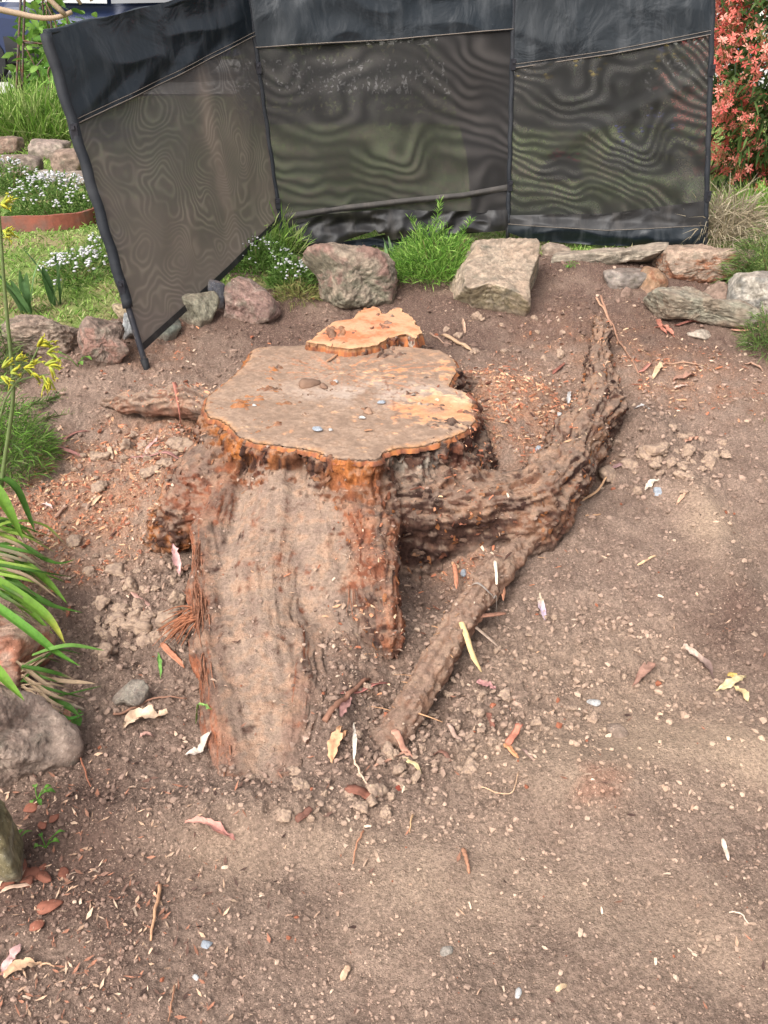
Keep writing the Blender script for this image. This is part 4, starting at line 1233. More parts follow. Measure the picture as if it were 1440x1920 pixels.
for (b_, t_, r_, lo_, lb) in ((pA, tA, .0125, .20, 'leaning left end pole pulled forward out of line'), (pB, tB, .010, .04, None), (pC, tC, .010, .04, None), (pD, tD, .011, .06, None)):
    V, Fq = tube_np(np.linspace(b_ - (t_ - b_) * .03, t_, 14), r_, 10)
    po = mesh_obj('pole', V, Fq, 'pole', wb)
    if lb: po['label'] = lb
    V, Fq = tube_np([b_ - (t_ - b_) * .035, b_ + (t_ - b_) * .03], [r_ * .9, r_ * 1.35], 10)
    mesh_obj('foot', V, Fq, 'car_dark', po)
    P_ = np.linspace(b_ + (t_ - b_) * lo_, b_ + (t_ - b_) * (.998), 40)
    V, Fq = tube_np(P_, r_ * (1.7 if lb else 1.25), 12, .03)
    V[:, :2] += .002 * np.sin(V[:, 2:3] * 40)
    uvv = np.stack([np.linspace(0, .2, len(V)), V[:, 2]], -1)
    mesh_obj('sleeve', V, Fq, 'canvas_dark', wb, True, None, uvv)
    for fr in ((.21, .71) if not lb else (.27, .735)):
        m_ = MB(); p_ = b_ + (t_ - b_) * fr + np.array([.004, -r_ * 1.6, 0])
        m_.box(p_, (.024, .012, .05), rotz(.3)); m_.box(p_ + [0, -.008, .012], (.012, .010, .012))
        m_.build('clip', 'pole', wb, False)
for pl in (P1, P2, P3):
    P_ = np.linspace(pl[1], pl[3], 40); P_[:, 2] -= .012 * np.sin(np.linspace(0, PI, 40)) + .004 * np.sin(np.arange(40) * .7)
    V, Fq = tube_np(P_, .014, 8, .04)
    mesh_obj('top_hem', V, Fq, 'vinyl', wb, True, None, np.stack([np.linspace(0, 1, len(V)), V[:, 2]], -1))

# ------------------------------------------------------------------ beyond the lawn: drive, car, house
dv = np.array([(-60, 12.7), (60, 12.7), (60, 19.5), (-60, 19.5)])
gxx, gyy = np.meshgrid(np.linspace(-60, 60, 41), np.linspace(12.6, 19.5, 9))
V = np.column_stack([gxx.ravel(), gyy.ravel(), gz(gxx.ravel(), gyy.ravel()) + .03])
tag(mesh_obj('driveway', V, grid_faces(9, 41), 'concrete', None, True), kind='structure')
car = thing('parked_car', 'dark blue car parked on the pale drive beyond the lawn', 'car', (-4.4, 15.2, g1(-4.4, 15.2) + .03))
cz0 = g1(-4.4, 15.2) + .03
prof = np.array([(-2.3, .32), (-2.36, .55), (-2.3, .80), (-1.9, .93), (-1.05, 1.02), (-.35, 1.44), (.55, 1.50), (1.35, 1.42), (2.0, 1.02), (2.3, .98), (2.36, .6), (2.28, .34)])
def car_shell(prof, w, inset):
    rows = []
    for k, y in enumerate((-1, -.86, .86, 1)):
        pz = prof.copy()
        if abs(y) == 1: pz[:, 1] = np.where(pz[:, 1] > .95, .95 + (pz[:, 1] - .95) * .02, pz[:, 1])
        yy = np.where(prof[:, 1] > 1.0, (w - inset) * y, w * y)
        rows.append(np.column_stack([pz[:, 0], yy, pz[:, 1]]))
    V = np.concatenate(rows); n = len(prof)
    V = np.vstack([V, [[0, -w, .7], [0, w, .7]]]); j = np.arange(n)
    return V, [grid_faces(4, n, True), np.stack([np.full(n, 4 * n), j, (j + 1) % n], -1), np.stack([np.full(n, 4 * n + 1), 3 * n + (j + 1) % n, 3 * n + j], -1)]
V, Fq = car_shell(prof, .88, .2)
o3 = np.array([-4.4, 15.2, cz0])
mesh_obj('body', V + o3, Fq, 'car_paint', car, False)
m_ = MB()
for sg in (-1, 1):
    m_.add(np.array([(-.95, sg * .80, 1.02), (-.38, sg * .70, 1.38), (.5, sg * .70, 1.43), (.5, sg * .84, 1.0)]) + o3 + [0, sg * .05, 0], np.array([(0, 1, 2, 3)]))
    m_.add(np.array([(.56, sg * .84, 1.0), (.56, sg * .70, 1.43), (1.25, sg * .70, 1.36), (1.75, sg * .80, 1.02)]) + o3 + [0, sg * .05, 0], np.array([(0, 1, 2, 3)]))
m_.build('side_window', 'car_glass', car, False)
for sx_ in (-1.4, 1.45):
    for sy_ in (-.80, .80):
        a_ = np.linspace(0, 2 * PI, 20, endpoint=False)
        m_ = MB()
        ring = lambda r, y: np.column_stack([r * np.cos(a_), np.full(20, y), r * np.sin(a_) + .32])
        m_.add(np.concatenate([ring(.32, -.1), ring(.32, .1)]) + o3 + [sx_, sy_, 0], grid_faces(2, 20, True))
        for y_ in (-.1, .1):
            m_.add(np.vstack([ring(.32, y_), ring(.2, y_)]) + o3 + [sx_, sy_, 0], grid_faces(2, 20, True))
        wh = m_.build('wheel', 'car_dark', car)
        m_ = MB()
        for y_ in (-.085, .085):
            m_.add(np.vstack([ring(.2, y_), np.array([[0, y_, .32]])]) + o3 + [sx_, sy_, 0], np.stack([np.arange(20), (np.arange(20) + 1) % 20, np.full(20, 20)], -1))
        m_.build('rim', 'car_metal', wh)
for y_ in (-.6, .6):
    MB().box(o3 + [-2.31, y_, .70], (.1, .34, .14)).build('headlight', 'lamp_lens', car)
MB().box(o3 + [-2.36, 0, .45], (.08, 1.6, .2)).build('bumper', 'car_dark', car)
MB().box(o3 + [0, -.885, .42], (2.1, .04, .34)).build('sill', 'car_dark', car)

house = thing('pale_house', 'pale rendered house far behind the parked car', 'house', (-2, 26, .4))
MB().box((-2, 27.5, 1.75), (24, 3, 2.8)).build('wall', 'render_wall', house, False)
m_ = MB(); m_.add(np.array([(-14.6, 25.4, 3.15), (10.6, 25.4, 3.15), (10.6, 30, 5.2), (-14.6, 30, 5.2), (-14.6, 25.4, 3.0), (10.6, 25.4, 3.0), (10.6, 30, 5.0), (-14.6, 30, 5.0)]), np.array([(0, 1, 2, 3), (4, 7, 6, 5), (0, 4, 5, 1), (1, 5, 6, 2), (2, 6, 7, 3), (3, 7, 4, 0)]))
m_.build('roof', 'roof_metal', house, False)
for wx in (-10.5, -6.2, -.6, 3.2, 7.2):
    fr = MB()
    for (a_, b_, c_, d_) in ((0, .62, 1.7, .08), (0, -.62, 1.7, .08), (-.81, 0, .08, 1.24), (.81, 0, .08, 1.24), (0, 0, .06, 1.24)):
        fr.box((wx + a_, 25.975, 1.95 + b_), (c_, .08, d_))
    fo_ = fr.build('window', 'white_trim', house, False)
    MB().box((wx, 25.99, 1.95), (1.6, .03, 1.2)).build('pane', 'window_glass', fo_, False)

# ------------------------------------------------------------------ plants
def blades(P, Dn, L, W, droop, col, tipcol=None):
    """tapering leaves: two quads' worth of leaf each, bent under their own weight"""
    n = len(P); L = np.broadcast_to(L, n)[:, None]; W = np.broadcast_to(W, n)[:, None]; dr = np.broadcast_to(droop, n)[:, None]
    Dn = Dn / (np.linalg.norm(Dn, axis=1)[:, None] + 1e-9)
    sd = np.cross(Dn, rng.normal(size=(n, 3))); sd /= np.linalg.norm(sd, axis=1)[:, None] + 1e-9
    dn = np.array([0, 0, -1.0])
    m = P + Dn * L * .5 + dn * L * dr * .22
    t = P + Dn * L * .95 + dn * L * dr * .85
    V = np.stack([P - sd * W * .35, P + sd * W * .35, m - sd * W * .5, m + sd * W * .5, t], 1).reshape(-1, 3)
    i = np.arange(n)[:, None] * 5
    Fq = np.concatenate([i + 0, i + 1, i + 3, i + 2], 1); Ft = np.concatenate([i + 2, i + 3, i + 4], 1)
    col = np.broadcast_to(col, (n, 3))
    tc_ = col * 1.15 if tipcol is None else np.broadcast_to(tipcol, (n, 3))
    C = np.stack([col * .8, col * .8, col, col, tc_], 1).reshape(-1, 3)
    return V, [Fq, Ft], C

def rdir(n, up=.5, spread=1.0):
    a = rng.uniform(0, 2 * PI, n)
    return np.stack([np.cos(a) * spread, np.sin(a) * spread, up + np.abs(rng.normal(0, .5, n))], -1)

GREENS = [alb(128, 166, 70, .85), alb(156, 184, 94, .85), alb(108, 146, 62, .8), alb(174, 186, 118, .85)]
def pick(cols, n, j=.16):
    c = np.array(cols)[rng.integers(0, len(cols), n)]
    return c * (1 + j * rng.normal(size=(n, 1))).clip(.55, 1.5)

def fill(n, y0, y1, x0f, x1f):
    y = np.exp(rng.uniform(math.log(y0), math.log(y1), n)); x = rng.uniform(x0f, x1f, n) * y
    return x, y

# grass on the lawn
x, y = fill(95000, 3.0, 13.0, -.62, .58)
dl = lawn_side(x, y)
n1 = fbm2(x, y, 2.2, 4, .6, 5)
keep = (dl > .02 - .06 * n1) & (rng.random(len(x)) < np.where((y > 6.5) & (x > -2.1 * y / 7), .55, 1.0))
# a bare far flower bed, and stones
keep &= ~((y > 5.95) & (y < 7.6) & (x < -.34 * y - .15) & (y < 6.4))
x, y, n1, dl = x[keep], y[keep], n1[keep], dl[keep]
P = np.stack([x, y, gz(x, y) - .004], -1); n = len(P)
dryf = np.clip(sst(.55, .1, dl) * .8 * (.5 + n1) + .25 * sst(.2, .6, n1), 0, 1) > rng.random(n)
col = np.where(dryf[:, None], pick([alb(186, 178, 120, .65), alb(168, 158, 110, .65), alb(196, 186, 138, .65)], n), pick(GREENS, n))
Lh = (.035 + .03 * rng.random(n) + .03 * np.clip(n1, 0, 1)) * np.where(y > 7.5, 1.4, 1)
V, Fs, C = blades(P, rdir(n, .7, .8), Lh, .0030 + .0011 * y * .6, rng.uniform(.1, .6, n), col)
tag(mesh_obj('lawn_grass', V, Fs, 'leaf', None, True, C), 'short green grass with dry straw patches on the lawn beyond the rocks', 'grass', kind='stuff')

def bushlet(name, label, cat, base, r, h, n, L, W, cols, up=.5, droop=.4, flowers=0, fcol=None, fsize=.008, stems=5, part='foliage', squash=1.0, group=None, lean=(0, 0)):
    """a low plant: stems, foliage of small leaves through its volume, and flower heads"""
    base = np.asarray(base, float)
    t = thing(name, label, cat, base, group)
    a = rng.uniform(0, 2 * PI, n); q = np.sqrt(rng.random(n)); hh = rng.random(n)
    dome = np.sqrt(np.clip(1 - q * q, 0, 1))
    lump = 1 + .35 * fbm2(np.cos(a) * q * 2 + base[0] * 3, np.sin(a) * q * 2 + base[1], 1.6, 3)
    P = base + np.stack([np.cos(a) * q * r + lean[0] * hh * h, np.sin(a) * q * r * squash + lean[1] * hh * h, h * (.05 + .95 * hh * dome) * lump], -1)
    out = np.stack([np.cos(a) * q, np.sin(a) * q, np.full(n, up)], -1) + .55 * rng.normal(size=(n, 3))
    cc = pick(cols, n)
    V, Fs, C = blades(P, out, L * rng.uniform(.6, 1.3, n), W, droop * rng.random(n), cc)
    mesh_obj(part, V, Fs, 'leaf', t, True, C)['kind'] = 'stuff'
    m_ = MB()
    for k in range(stems):
        aa = rng.uniform(0, 2 * PI); rr = r * .7 * rng.random()
        p1 = base + [math.cos(aa) * rr + lean[0] * h * .8, math.sin(aa) * rr * squash + lean[1] * h * .8, h * rng.uniform(.6, .95)]
        p0 = base + [math.cos(aa) * rr * .25, math.sin(aa) * rr * .25, -.01]
        m_.tube(smooth_path([p0, (p0 + p1) / 2 + [0, 0, .02], p1], 6), [.004, .0035, .003, .0025, .002, .0012], 5, alb(120, 110, 70))
    m_.build('stem', 'litter', t)
    if flowers:
        a = rng.uniform(0, 2 * PI, flowers); q = np.sqrt(rng.random(flowers)) * .95
        dome = np.sqrt(np.clip(1 - q * q, 0, 1))
        FP = base + np.stack([np.cos(a) * q * r + lean[0] * h, np.sin(a) * q * r * squash + lean[1] * h, h * (.2 + .9 * dome)], -1)
        m_ = MB()
        Vi, Fi = ICO[1]
        for p in FP:
            k_ = rng.integers(2, 6)
            for _ in range(k_):
                s_ = fsize * rng.uniform(.5, 1.0)
                m_.add(Vi * np.array([s_, s_, s_ * .55]) + p + rng.normal(0, fsize * .9, 3), Fi, np.array(fcol) * rng.uniform(.85, 1.05))
        m_.build('flower_heads', 'flower', t)['kind'] = 'stuff'
    return t
FERN = [alb(108, 156, 58, .8), alb(140, 184, 80, .85), alb(88, 132, 52, .75), alb(164, 198, 100, .85)]
WHT = alb(232, 230, 232, .85)
def low(px, py): return G(px, py)
bushlet('feathery_plant', 'bright green feathery plant between the big boulder and the squared block', 'plant', low(816, 522), .22, .22, 5200, .055, .0032, FERN, .9, .35, stems=9, squash=.75)
# its two taller sprigs
t = thing('feathery_sprig', 'tall loose sprig of the feathery plant rising against the black skirt', 'plant', low(800, 470))
m_ = MB(); bp = []
for (pts) in ([(812, 480), (815, 430), (826, 378)], [(800, 480), (785, 430), (768, 410)], [(840, 480), (865, 440), (884, 415)]):
    yy_ = low(812, 520)[1] + .04
    P = smooth_path([PY(a, b, yy_) for a, b in pts], 24); m_.tube(P, np.linspace(.003, .001, 24), 5, FERN[0]); bp.append(P)
m_.build('stem', 'leaf', t)
P = np.repeat(np.concatenate([p[6:] for p in bp]), 5, 0)
V, Fs, C = blades(P, rdir(len(P), .9, 1.0), .045, .003, .2, pick(FERN, len(P)))
mesh_obj('foliage', V, Fs, 'leaf', t, True, C)['kind'] = 'stuff'
tag(t, None, None, None)

def strap(P, w, fold=.25, thick=None, k=5, tip=.75, base=.6):
    """a long leaf with a keel along its middle"""
    P = np.asarray(P, float); n = len(P)
    T, A, B = frames(P)
    Sd = np.cross(T, np.array([0, 0, 1.0])); l = np.linalg.norm(Sd, axis=1)
    Sd = np.where(l[:, None] > .15, Sd / (l[:, None] + 1e-9), A)
    U = np.cross(Sd, T)
    s = np.linspace(0, 1, n)
    prof_ = w * np.minimum(base + (1 - base) * s / .3, 1) * np.clip((1 - s) / (1 - tip), 0, 1) ** .7
    jj = np.linspace(-1, 1, k)
    V = P[:, None] + Sd[:, None] * (prof_[:, None, None] * .5 * jj[None, :, None]) + U[:, None] * (prof_[:, None, None] * fold * np.abs(jj)[None, :, None])
    return V.reshape(-1, 3), grid_faces(n, k)

def leaf_part(name, P, w, col, parent, fold=.25, tipcol=None, tip=.7, m='leaf', label=None):
    V, Fq = strap(P, w, fold, tip=tip)
    n = len(P); s = np.repeat(np.linspace(0, 1, n), 5)
    mid = np.tile(np.array([1, .95, 1.12, .95, 1.0]), n)
    C = (mixc(col, tipcol, sst(.72, .98, s)) if tipcol is not None else np.broadcast_to(col, (n * 5, 3))) * mid[:, None]
    C = C * (1 + .12 * rng.normal())
    o = mesh_obj(name, V, Fq, m, parent, True, C)
    if label: o['label'] = label
    return o

G1 = alb(128, 172, 62, .62); G2 = alb(92, 138, 52, .6); G3 = alb(160, 190, 84, .66); DRY = alb(186, 160, 130, .75); YEL = alb(196, 190, 80, .7)
sc_ = thing('strap_leaf_clump', 'clump of long arching green strap leaves at the left edge above the boulders', 'plant', PZ(-40, 1110, .03))
LEAVES = [
 ([(-60, 1020, .12), (-15, 890, .30), (25, 905, .28), (48, 952, .20), (66, 998, .13)], 18, G2, None),
 ([(-60, 1040, .12), (-20, 900, .30), (12, 950, .24), (32, 990, .18), (44, 1014, .14)], 24, G1, None),
 ([(-60, 1060, .1), (-10, 986, .18), (40, 976, .17), (90, 986, .12), (112, 1012, .08), (130, 1028, .04)], 11, G3, DRY),
 ([(-60, 1070, .1), (-10, 1022, .14), (40, 1020, .13), (80, 1050, .09), (112, 1062, .07), (142, 1048, .06)], 13, G2, None),
 ([(-60, 1080, .1), (-20, 1050, .15), (40, 1052, .13), (90, 1092, .08), (126, 1132, .04)], 17, G1, None),
 ([(-60, 1090, .1), (-10, 1056, .15), (30, 1098, .12), (90, 1138, .07), (156, 1149, .03)], 16, G2, None),
 ([(-60, 1090, .12), (-20, 1082, .16), (40, 1120, .13), (98, 1165, .09), (122, 1208, .05)], 22, G1, YEL),
 ([(-60, 1110, .14), (-20, 1130, .17), (50, 1180, .14), (110, 1230, .08), (152, 1250, .05)], 20, alb(120, 178, 70, .62), None),
 ([(60, 1230, .08), (95, 1218, .10), (130, 1211, .10), (196, 1220, .06)], 13, alb(130, 176, 84, .62), None),
 ([(-60, 1200, .2), (-20, 1245, .22), (15, 1282, .20), (46, 1314, .17)], 22, G1, None),
 ([(40, 1250, .08), (80, 1258, .08), (140, 1274, .03)], 13, G2, DRY),
 ([(70, 1312, .06), (130, 1302, .05), (192, 1286, .03)], 5, G2, None),
 ([(-60, 1060, .1), (0, 1090, .12), (70, 1118, .08), (128, 1150, .03)], 11, G2, None),
 ([(-60, 1050, .1), (0, 1062, .13), (60, 1062, .1), (100, 1086, .06), (124, 1092, .03)], 12, G2, None),
 ([(40, 1050, .08), (74, 1072, .08), (82, 1100, .05), (60, 1128, .04)], 10, DRY, None),
 ([(70, 1270, .05), (120, 1280, .04), (180, 1282, .03)], 12, DRY, None),
 ([(60, 1290, .05), (110, 1316, .03), (160, 1330, .02)], 10, alb(150, 134, 116), None),
 ([(80, 1310, .04), (128, 1325, .05), (150, 1345, .03)], 14, G2, None),
 ([(-60, 1010, .1), (-5, 1000, .15), (40, 1020, .12), (72, 1040, .08)], 11, G3, None),
 ([(-60, 1040, .1), (0, 1035, .13), (45, 1070, .1), (90, 1110, .05)], 12, alb(110, 150, 66, .6), None),
 ([(-60, 1100, .1), (0, 1110, .12), (60, 1150, .09), (100, 1190, .05)], 14, G1, None),
 ([(30, 1240, .08), (80, 1280, .07), (120, 1310, .04)], 9, DRY, None),
 ([(-40, 1120, .1), (20, 1150, .1), (75, 1180, .07)], 10, alb(150, 140, 110), None),
 ([(90, 1330, .03), (130, 1352, .03), (158, 1338, .03)], 10, alb(90, 150, 60, .62), None),
]
for k in range(34):
    y_ = rng.uniform(1000, 1190); x_ = rng.uniform(40, 150) * (1 - .3 * abs(y_ - 1100) / 100)
    ym_ = y_ - rng.uniform(15, 55)
    LEAVES.append(([(-60, 1060 + rng.uniform(-50, 80), .10), (-20 + rng.uniform(-20, 20), ym_ - 10, .15), (x_ * .45, ym_ + 5, .14), (x_, y_, .04 + .03 * rng.random())], rng.uniform(6, 12),
                   [G1, G2, G2, G3, DRY * .9, alb(150, 140, 110), alb(104, 140, 66, .6)][rng.integers(0, 7)], [None, DRY, None][rng.integers(0, 3)]))
for k in range(14):
    x_ = rng.uniform(90, 170); y_ = rng.uniform(1225, 1340)
    LEAVES.append(([(40, 1250 + rng.uniform(-15, 40), .05), (x_ * .6 + 10, y_ - 12, .07), (x_, y_, .02)], rng.uniform(5, 9), [G2, DRY, DRY * .85, alb(120, 160, 80, .6)][rng.integers(0, 4)], None))
for pts, wpx, colr, tipc in LEAVES:
    P3d = smooth_path([PZ(a, b, z + .035) for a, b, z in pts], 20)
    dist_ = np.linalg.norm(P3d.mean(0) - [0, 0, H])
    leaf_part('leaf', P3d, wpx * dist_ / F * .88, colr, sc_, tipcol=tipc)

def iris(label, base, n, h, w, lean, cols, cat='plant'):
    t = thing('iris_clump', label, cat, base)
    for k in range(n):
        a = rng.uniform(0, 2 * PI); r0 = .04 * rng.random()
        p0 = np.asarray(base) + [r0 * math.cos(a), r0 * math.sin(a), -.01]
        tilt = rng.normal(0, .35); hh = h * rng.uniform(.6, 1.1)
        top_ = p0 + [lean[0] * hh + tilt * hh, rng.normal(0, .15) * hh + lean[1] * hh, hh * .9]
        mid_ = p0 * .45 + top_ * .55 + [0, 0, .12 * hh]
        P = smooth_path([p0, mid_, top_], 12)
        T = np.gradient(P, axis=0); T /= np.linalg.norm(T, axis=1)[:, None]
        leaf_part('leaf', P, w * rng.uniform(.7, 1.2), cols[k % len(cols)], t, .12)
    return t
IRC = [alb(120, 158, 100, .62), alb(142, 176, 116, .62), alb(104, 142, 84, .6)]
iris('fan of broad pale green iris leaves on the lawn behind the layered sandstone rock', low(58, 590), 9, .28, .035, (-.2, 0), IRC)
iris('upright pair of iris blades beside the white flowers left of the leaning pole', low(112, 572), 5, .34, .034, (.05, 0), IRC)
iris('small fan of iris leaves between the boulder and the feathery plant', low(738, 505), 9, .17, .022, (.1, 0), IRC)
LW = [alb(112, 150, 66, .62), alb(140, 172, 92, .62), alb(100, 136, 60, .6)]
bushlet('alyssum', 'white flowering alyssum mound spilling over the terracotta edging', 'flowering plant', low(112, 412), .30, .24, 2600, .035, .008, LW, .6, .3, 90, WHT, .011, squash=.7)
bushlet('alyssum', 'small white flowering alyssum at the left border above the terracotta edging', 'flowering plant', low(22, 362), .24, .20, 1500, .04, .008, LW, .6, .3, 34, WHT, .011, squash=.7)
bushlet('alyssum', 'white flowers in the lawn left of the leaning pole', 'flowering plant', low(146, 520), .16, .11, 900, .04, .006, LW, .6, .3, 46, WHT, .011, squash=1.6)
bushlet('alyssum', 'thin trail of white flowers close to the black pole high on the lawn', 'flowering plant', low(204, 470), .10, .10, 400, .04, .006, LW, .6, .3, 22, WHT, .010, squash=2.0)
bushlet('alyssum', 'white flowers and grass at the foot of the second pole', 'flowering plant', low(484, 505), .17, .14, 1700, .06, .006, LW, .8, .4, 40, WHT, .008, squash=.9)
bushlet('alyssum', 'sparse white flowers in front of the low reddish stone beside the boulder', 'flowering plant', low(548, 536), .11, .11, 900, .05, .006, LW, .8, .4, 24, WHT, .008)
bushlet('grass_tuft', 'dry yellowish grass tuft in front of the brown angular boulder', 'grass tuft', low(558, 560), .10, .07, 420, .06, .004, [alb(170, 160, 104, .7), alb(150, 160, 90, .65)], .6, .5)
bushlet('grass_tuft', 'long green grass at the bottom of the mesh by the second pole', 'grass tuft', low(500, 480), .20, .17, 1200, .12, .005, GREENS, 1.2, .4, squash=.6)
bushlet('grass_tuft', 'tall meadow grass behind the far edging rocks', 'grass tuft', low(50, 262), .75, .34, 2600, .28, .010, GREENS, 1.4, .4, squash=.5)
bushlet('grass_tuft', 'tall grass between the obelisk and the black screen', 'grass tuft', low(118, 256), .5, .30, 1500, .26, .010, GREENS, 1.4, .4, squash=.5)
STRAW = [alb(186, 170, 142, .8), alb(160, 146, 120, .8), alb(200, 186, 160, .8)]
bushlet('dry_grass_clump', 'grey dry grass clump behind the right pole under the red flowers', 'grass tuft', low(1352, 456), .20, .24, 1100, .22, .005, STRAW, .7, 1.0, squash=.8)
bushlet('grass_tuft', 'green grass at the right border below the red shrub', 'grass tuft', low(1425, 430), .25, .20, 1500, .14, .006, GREENS, 1.0, .5, squash=.9)
ROS = [alb(112, 140, 70, .62), alb(140, 164, 92, .62), alb(92, 118, 60, .6)]
bushlet('fine_leaved_shrub', 'fine needle leaved shrub overhanging the white rock at the right border', 'shrub', low(1455, 545), .20, .30, 2300, .07, .0036, ROS, .5, .9, squash=.8, lean=(-.25, -.1))
bushlet('fine_leaved_shrub', 'small needle leaved sprig at the right border below the white rock', 'shrub', low(1446, 660), .10, .20, 800, .06, .0034, ROS, .6, .8, lean=(-.2, 0))
bushlet('fine_leaved_shrub', 'fine needle leaved shrub under the yellow flowers at the left border', 'shrub', PZ(0, 880, .08), .19, .30, 3400, .065, .0032, ROS + FERN[:2], .6, .6, squash=1.0)
bushlet('fine_leaved_shrub', 'low needle leaved growth at the left border beside the layered sandstone', 'shrub', PZ(-20, 720, .16), .16, .28, 1500, .065, .0032, ROS, .7, .7)
def sprig(label, pts, yd, cols, per=7, L=.05):
    t = thing('needle_sprig', label, 'plant', PZ(pts[0][0], pts[0][1], pts[0][2]))
    P = smooth_path([PZ(a, b, z) for a, b, z in pts], 26)
    V, Fq = tube_np(P, np.linspace(.0028, .001, 26), 5); mesh_obj('stem', V, Fq, 'litter', t, True, np.broadcast_to(alb(120, 110, 70), (len(V), 3)))
    Q = np.repeat(P[3:], per, 0); T = np.repeat(np.gradient(P, axis=0)[3:], per, 0); T /= np.linalg.norm(T, axis=1)[:, None]
    V, Fs, C = blades(Q, T * .8 + .7 * rng.normal(size=Q.shape), L, .003, .15, pick(cols, len(Q)))
    mesh_obj('foliage', V, Fs, 'leaf', t, True, C)['kind'] = 'stuff'
sprig('green needle sprig lying out over the soil from the left shrub', [(70, 790, .16), (110, 778, .15), (168, 782, .12)], 0, ROS)
sprig('second green needle sprig reaching over the soil just above it', [(40, 765, .2), (80, 752, .19), (118, 742, .17)], 0, ROS)
sprig('cut green twig lying on the soil at the right border', [(1450, 800, .125), (1410, 792, .125), (1362, 782, .13)], 0, ROS, 4, .04)

# kangaroo paw
kp = thing('kangaroo_paw', 'tall kangaroo paw stalks with small yellow flowers at the left edge', 'flowering plant', PY(2, 930, 2.28))
STEMC = alb(140, 158, 100, .65)
def stalk(pts, r0, r1, yy_):
    P = smooth_path([PY(a, b, yy_) for a, b in pts], 30)
    V, Fq = tube_np(P, np.linspace(r0, r1, 30), 7); mesh_obj('stem', V, Fq, 'leaf', kp, True, np.broadcast_to(STEMC, (len(V), 3)))
stalk([(0, 930), (6, 880), (20, 790), (27, 735), (18, 640), (8, 540), (2, 450), (-4, 380)], .0065, .004, 2.28)
stalk([(-4, 800), (10, 745), (40, 705), (62, 674), (75, 645)], .0035, .0022, 2.22)
stalk([(30, 716), (60, 706), (92, 702)], .0025, .0018, 2.22)
stalk([(-30, 725), (10, 716), (48, 700), (64, 672), (92, 684)], .0028, .0018, 2.22)
stalk([(-30, 750), (0, 718), (24, 706)], .0028, .0018, 2.22)
stalk([(-10, 470), (4, 440), (14, 425)], .003, .002, 2.28)
YF = alb(214, 208, 70, .8); YF2 = alb(190, 200, 84, .75)
def paw(px, py, ang, Lp, yy_=2.21):
    m_ = MB()
    for k in range(5):
        a = ang + rng.normal(0, .38); l = Lp * rng.uniform(.7, 1.1)
        dx, dy = math.cos(a), math.sin(a)
        pts = [PY(px, py, yy_), PY(px + dx * l * .55, py + dy * l * .55 - 3, yy_ + rng.normal(0, .008)), PY(px + dx * l, py + dy * l + rng.normal(0, 3), yy_ + rng.normal(0, .014))]
        P = smooth_path(pts, 8)
        m_.tube(P, [.0018, .003, .0034, .0034, .003, .0026, .002, .0012], 6, YF if k % 2 else YF2)
        for j in range(3):
            e = P[-1] + .007 * np.array([dx * .5 + rng.normal(0, .6), rng.normal(0, .6), -dy * .5 + rng.normal(0, .6)])
            m_.tube([P[-1], (P[-1] + e) / 2 + .001, e], [.0016, .0013, .0005], 4, YF)
    m_.build('flower', 'flower', kp)
for a in ((70, 650, -.9, 24), (76, 648, -.2, 26), (88, 662, .35, 26), (84, 684, -.3, 26), (92, 686, .5, 24), (80, 704, .7, 26), (90, 708, 1.5, 28), (55, 690, -.6, 24), (60, 700, .5, 22), (30, 676, 0, 16), (4, 690, -.4, 22), (2, 706, .4, 22), (20, 700, .2, 18), (45, 690, 0.1, 20)):
    paw(*a)
for a in ((4, 385, -.9, 22), (8, 440, -.5, 20), (6, 432, .6, 18), (2, 384, .4, 20)): paw(*a, 2.27)

def weed(label, base, n, h, w, cols):
    t = thing('weed', label, 'weed', base)
    for k in range(n):
        a = rng.uniform(0, 2 * PI); hh = h * rng.uniform(.5, 1.1)
        p0 = np.asarray(base, float); p1 = p0 + [math.cos(a) * hh * .8, math.sin(a) * hh * .8, hh * .8]
        P = smooth_path([p0, (p0 + p1) / 2 + [0, 0, hh * .25], p1], 8)
        V, Fq = tube_np(P, .0012, 5); mesh_obj('stem', V, Fq, 'leaf', t, True, np.broadcast_to(cols[0], (len(V), 3)))
        d_ = (p1 - p0); d_[2] = 0
        Q = smooth_path([p1, p1 + d_ * .35 + [0, 0, .004], p1 + d_ * .7 - [0, 0, .008]], 8)
        leaf_part('leaf', Q, w * rng.uniform(.7, 1.2), cols[k % len(cols)], t, .12, tip=.35)
WG = [alb(120, 172, 70, .62), alb(140, 184, 88, .62), alb(100, 150, 60, .6)]
weed('small green weed under the overhang of the huge grey boulder', low(70, 1500), 6, .03, .010, WG)
weed('bright green seedling standing among the mulch below the huge boulder', low(86, 1590), 4, .03, .010, WG)
weed('long leaved green weed at the left border above the red bark chips', low(22, 1600), 5, .06, .009, WG)
weed('tiny weed at the foot of the smooth brown rock near the leaning pole', low(146, 688), 5, .07, .022, WG)
weed('weed sprouting in the gap beneath the tilted slab', low(1068, 505), 8, .035, .010, WG)
weed('little green weed near the strap leaves beside the trench', low(140, 1352), 4, .035, .02, WG)

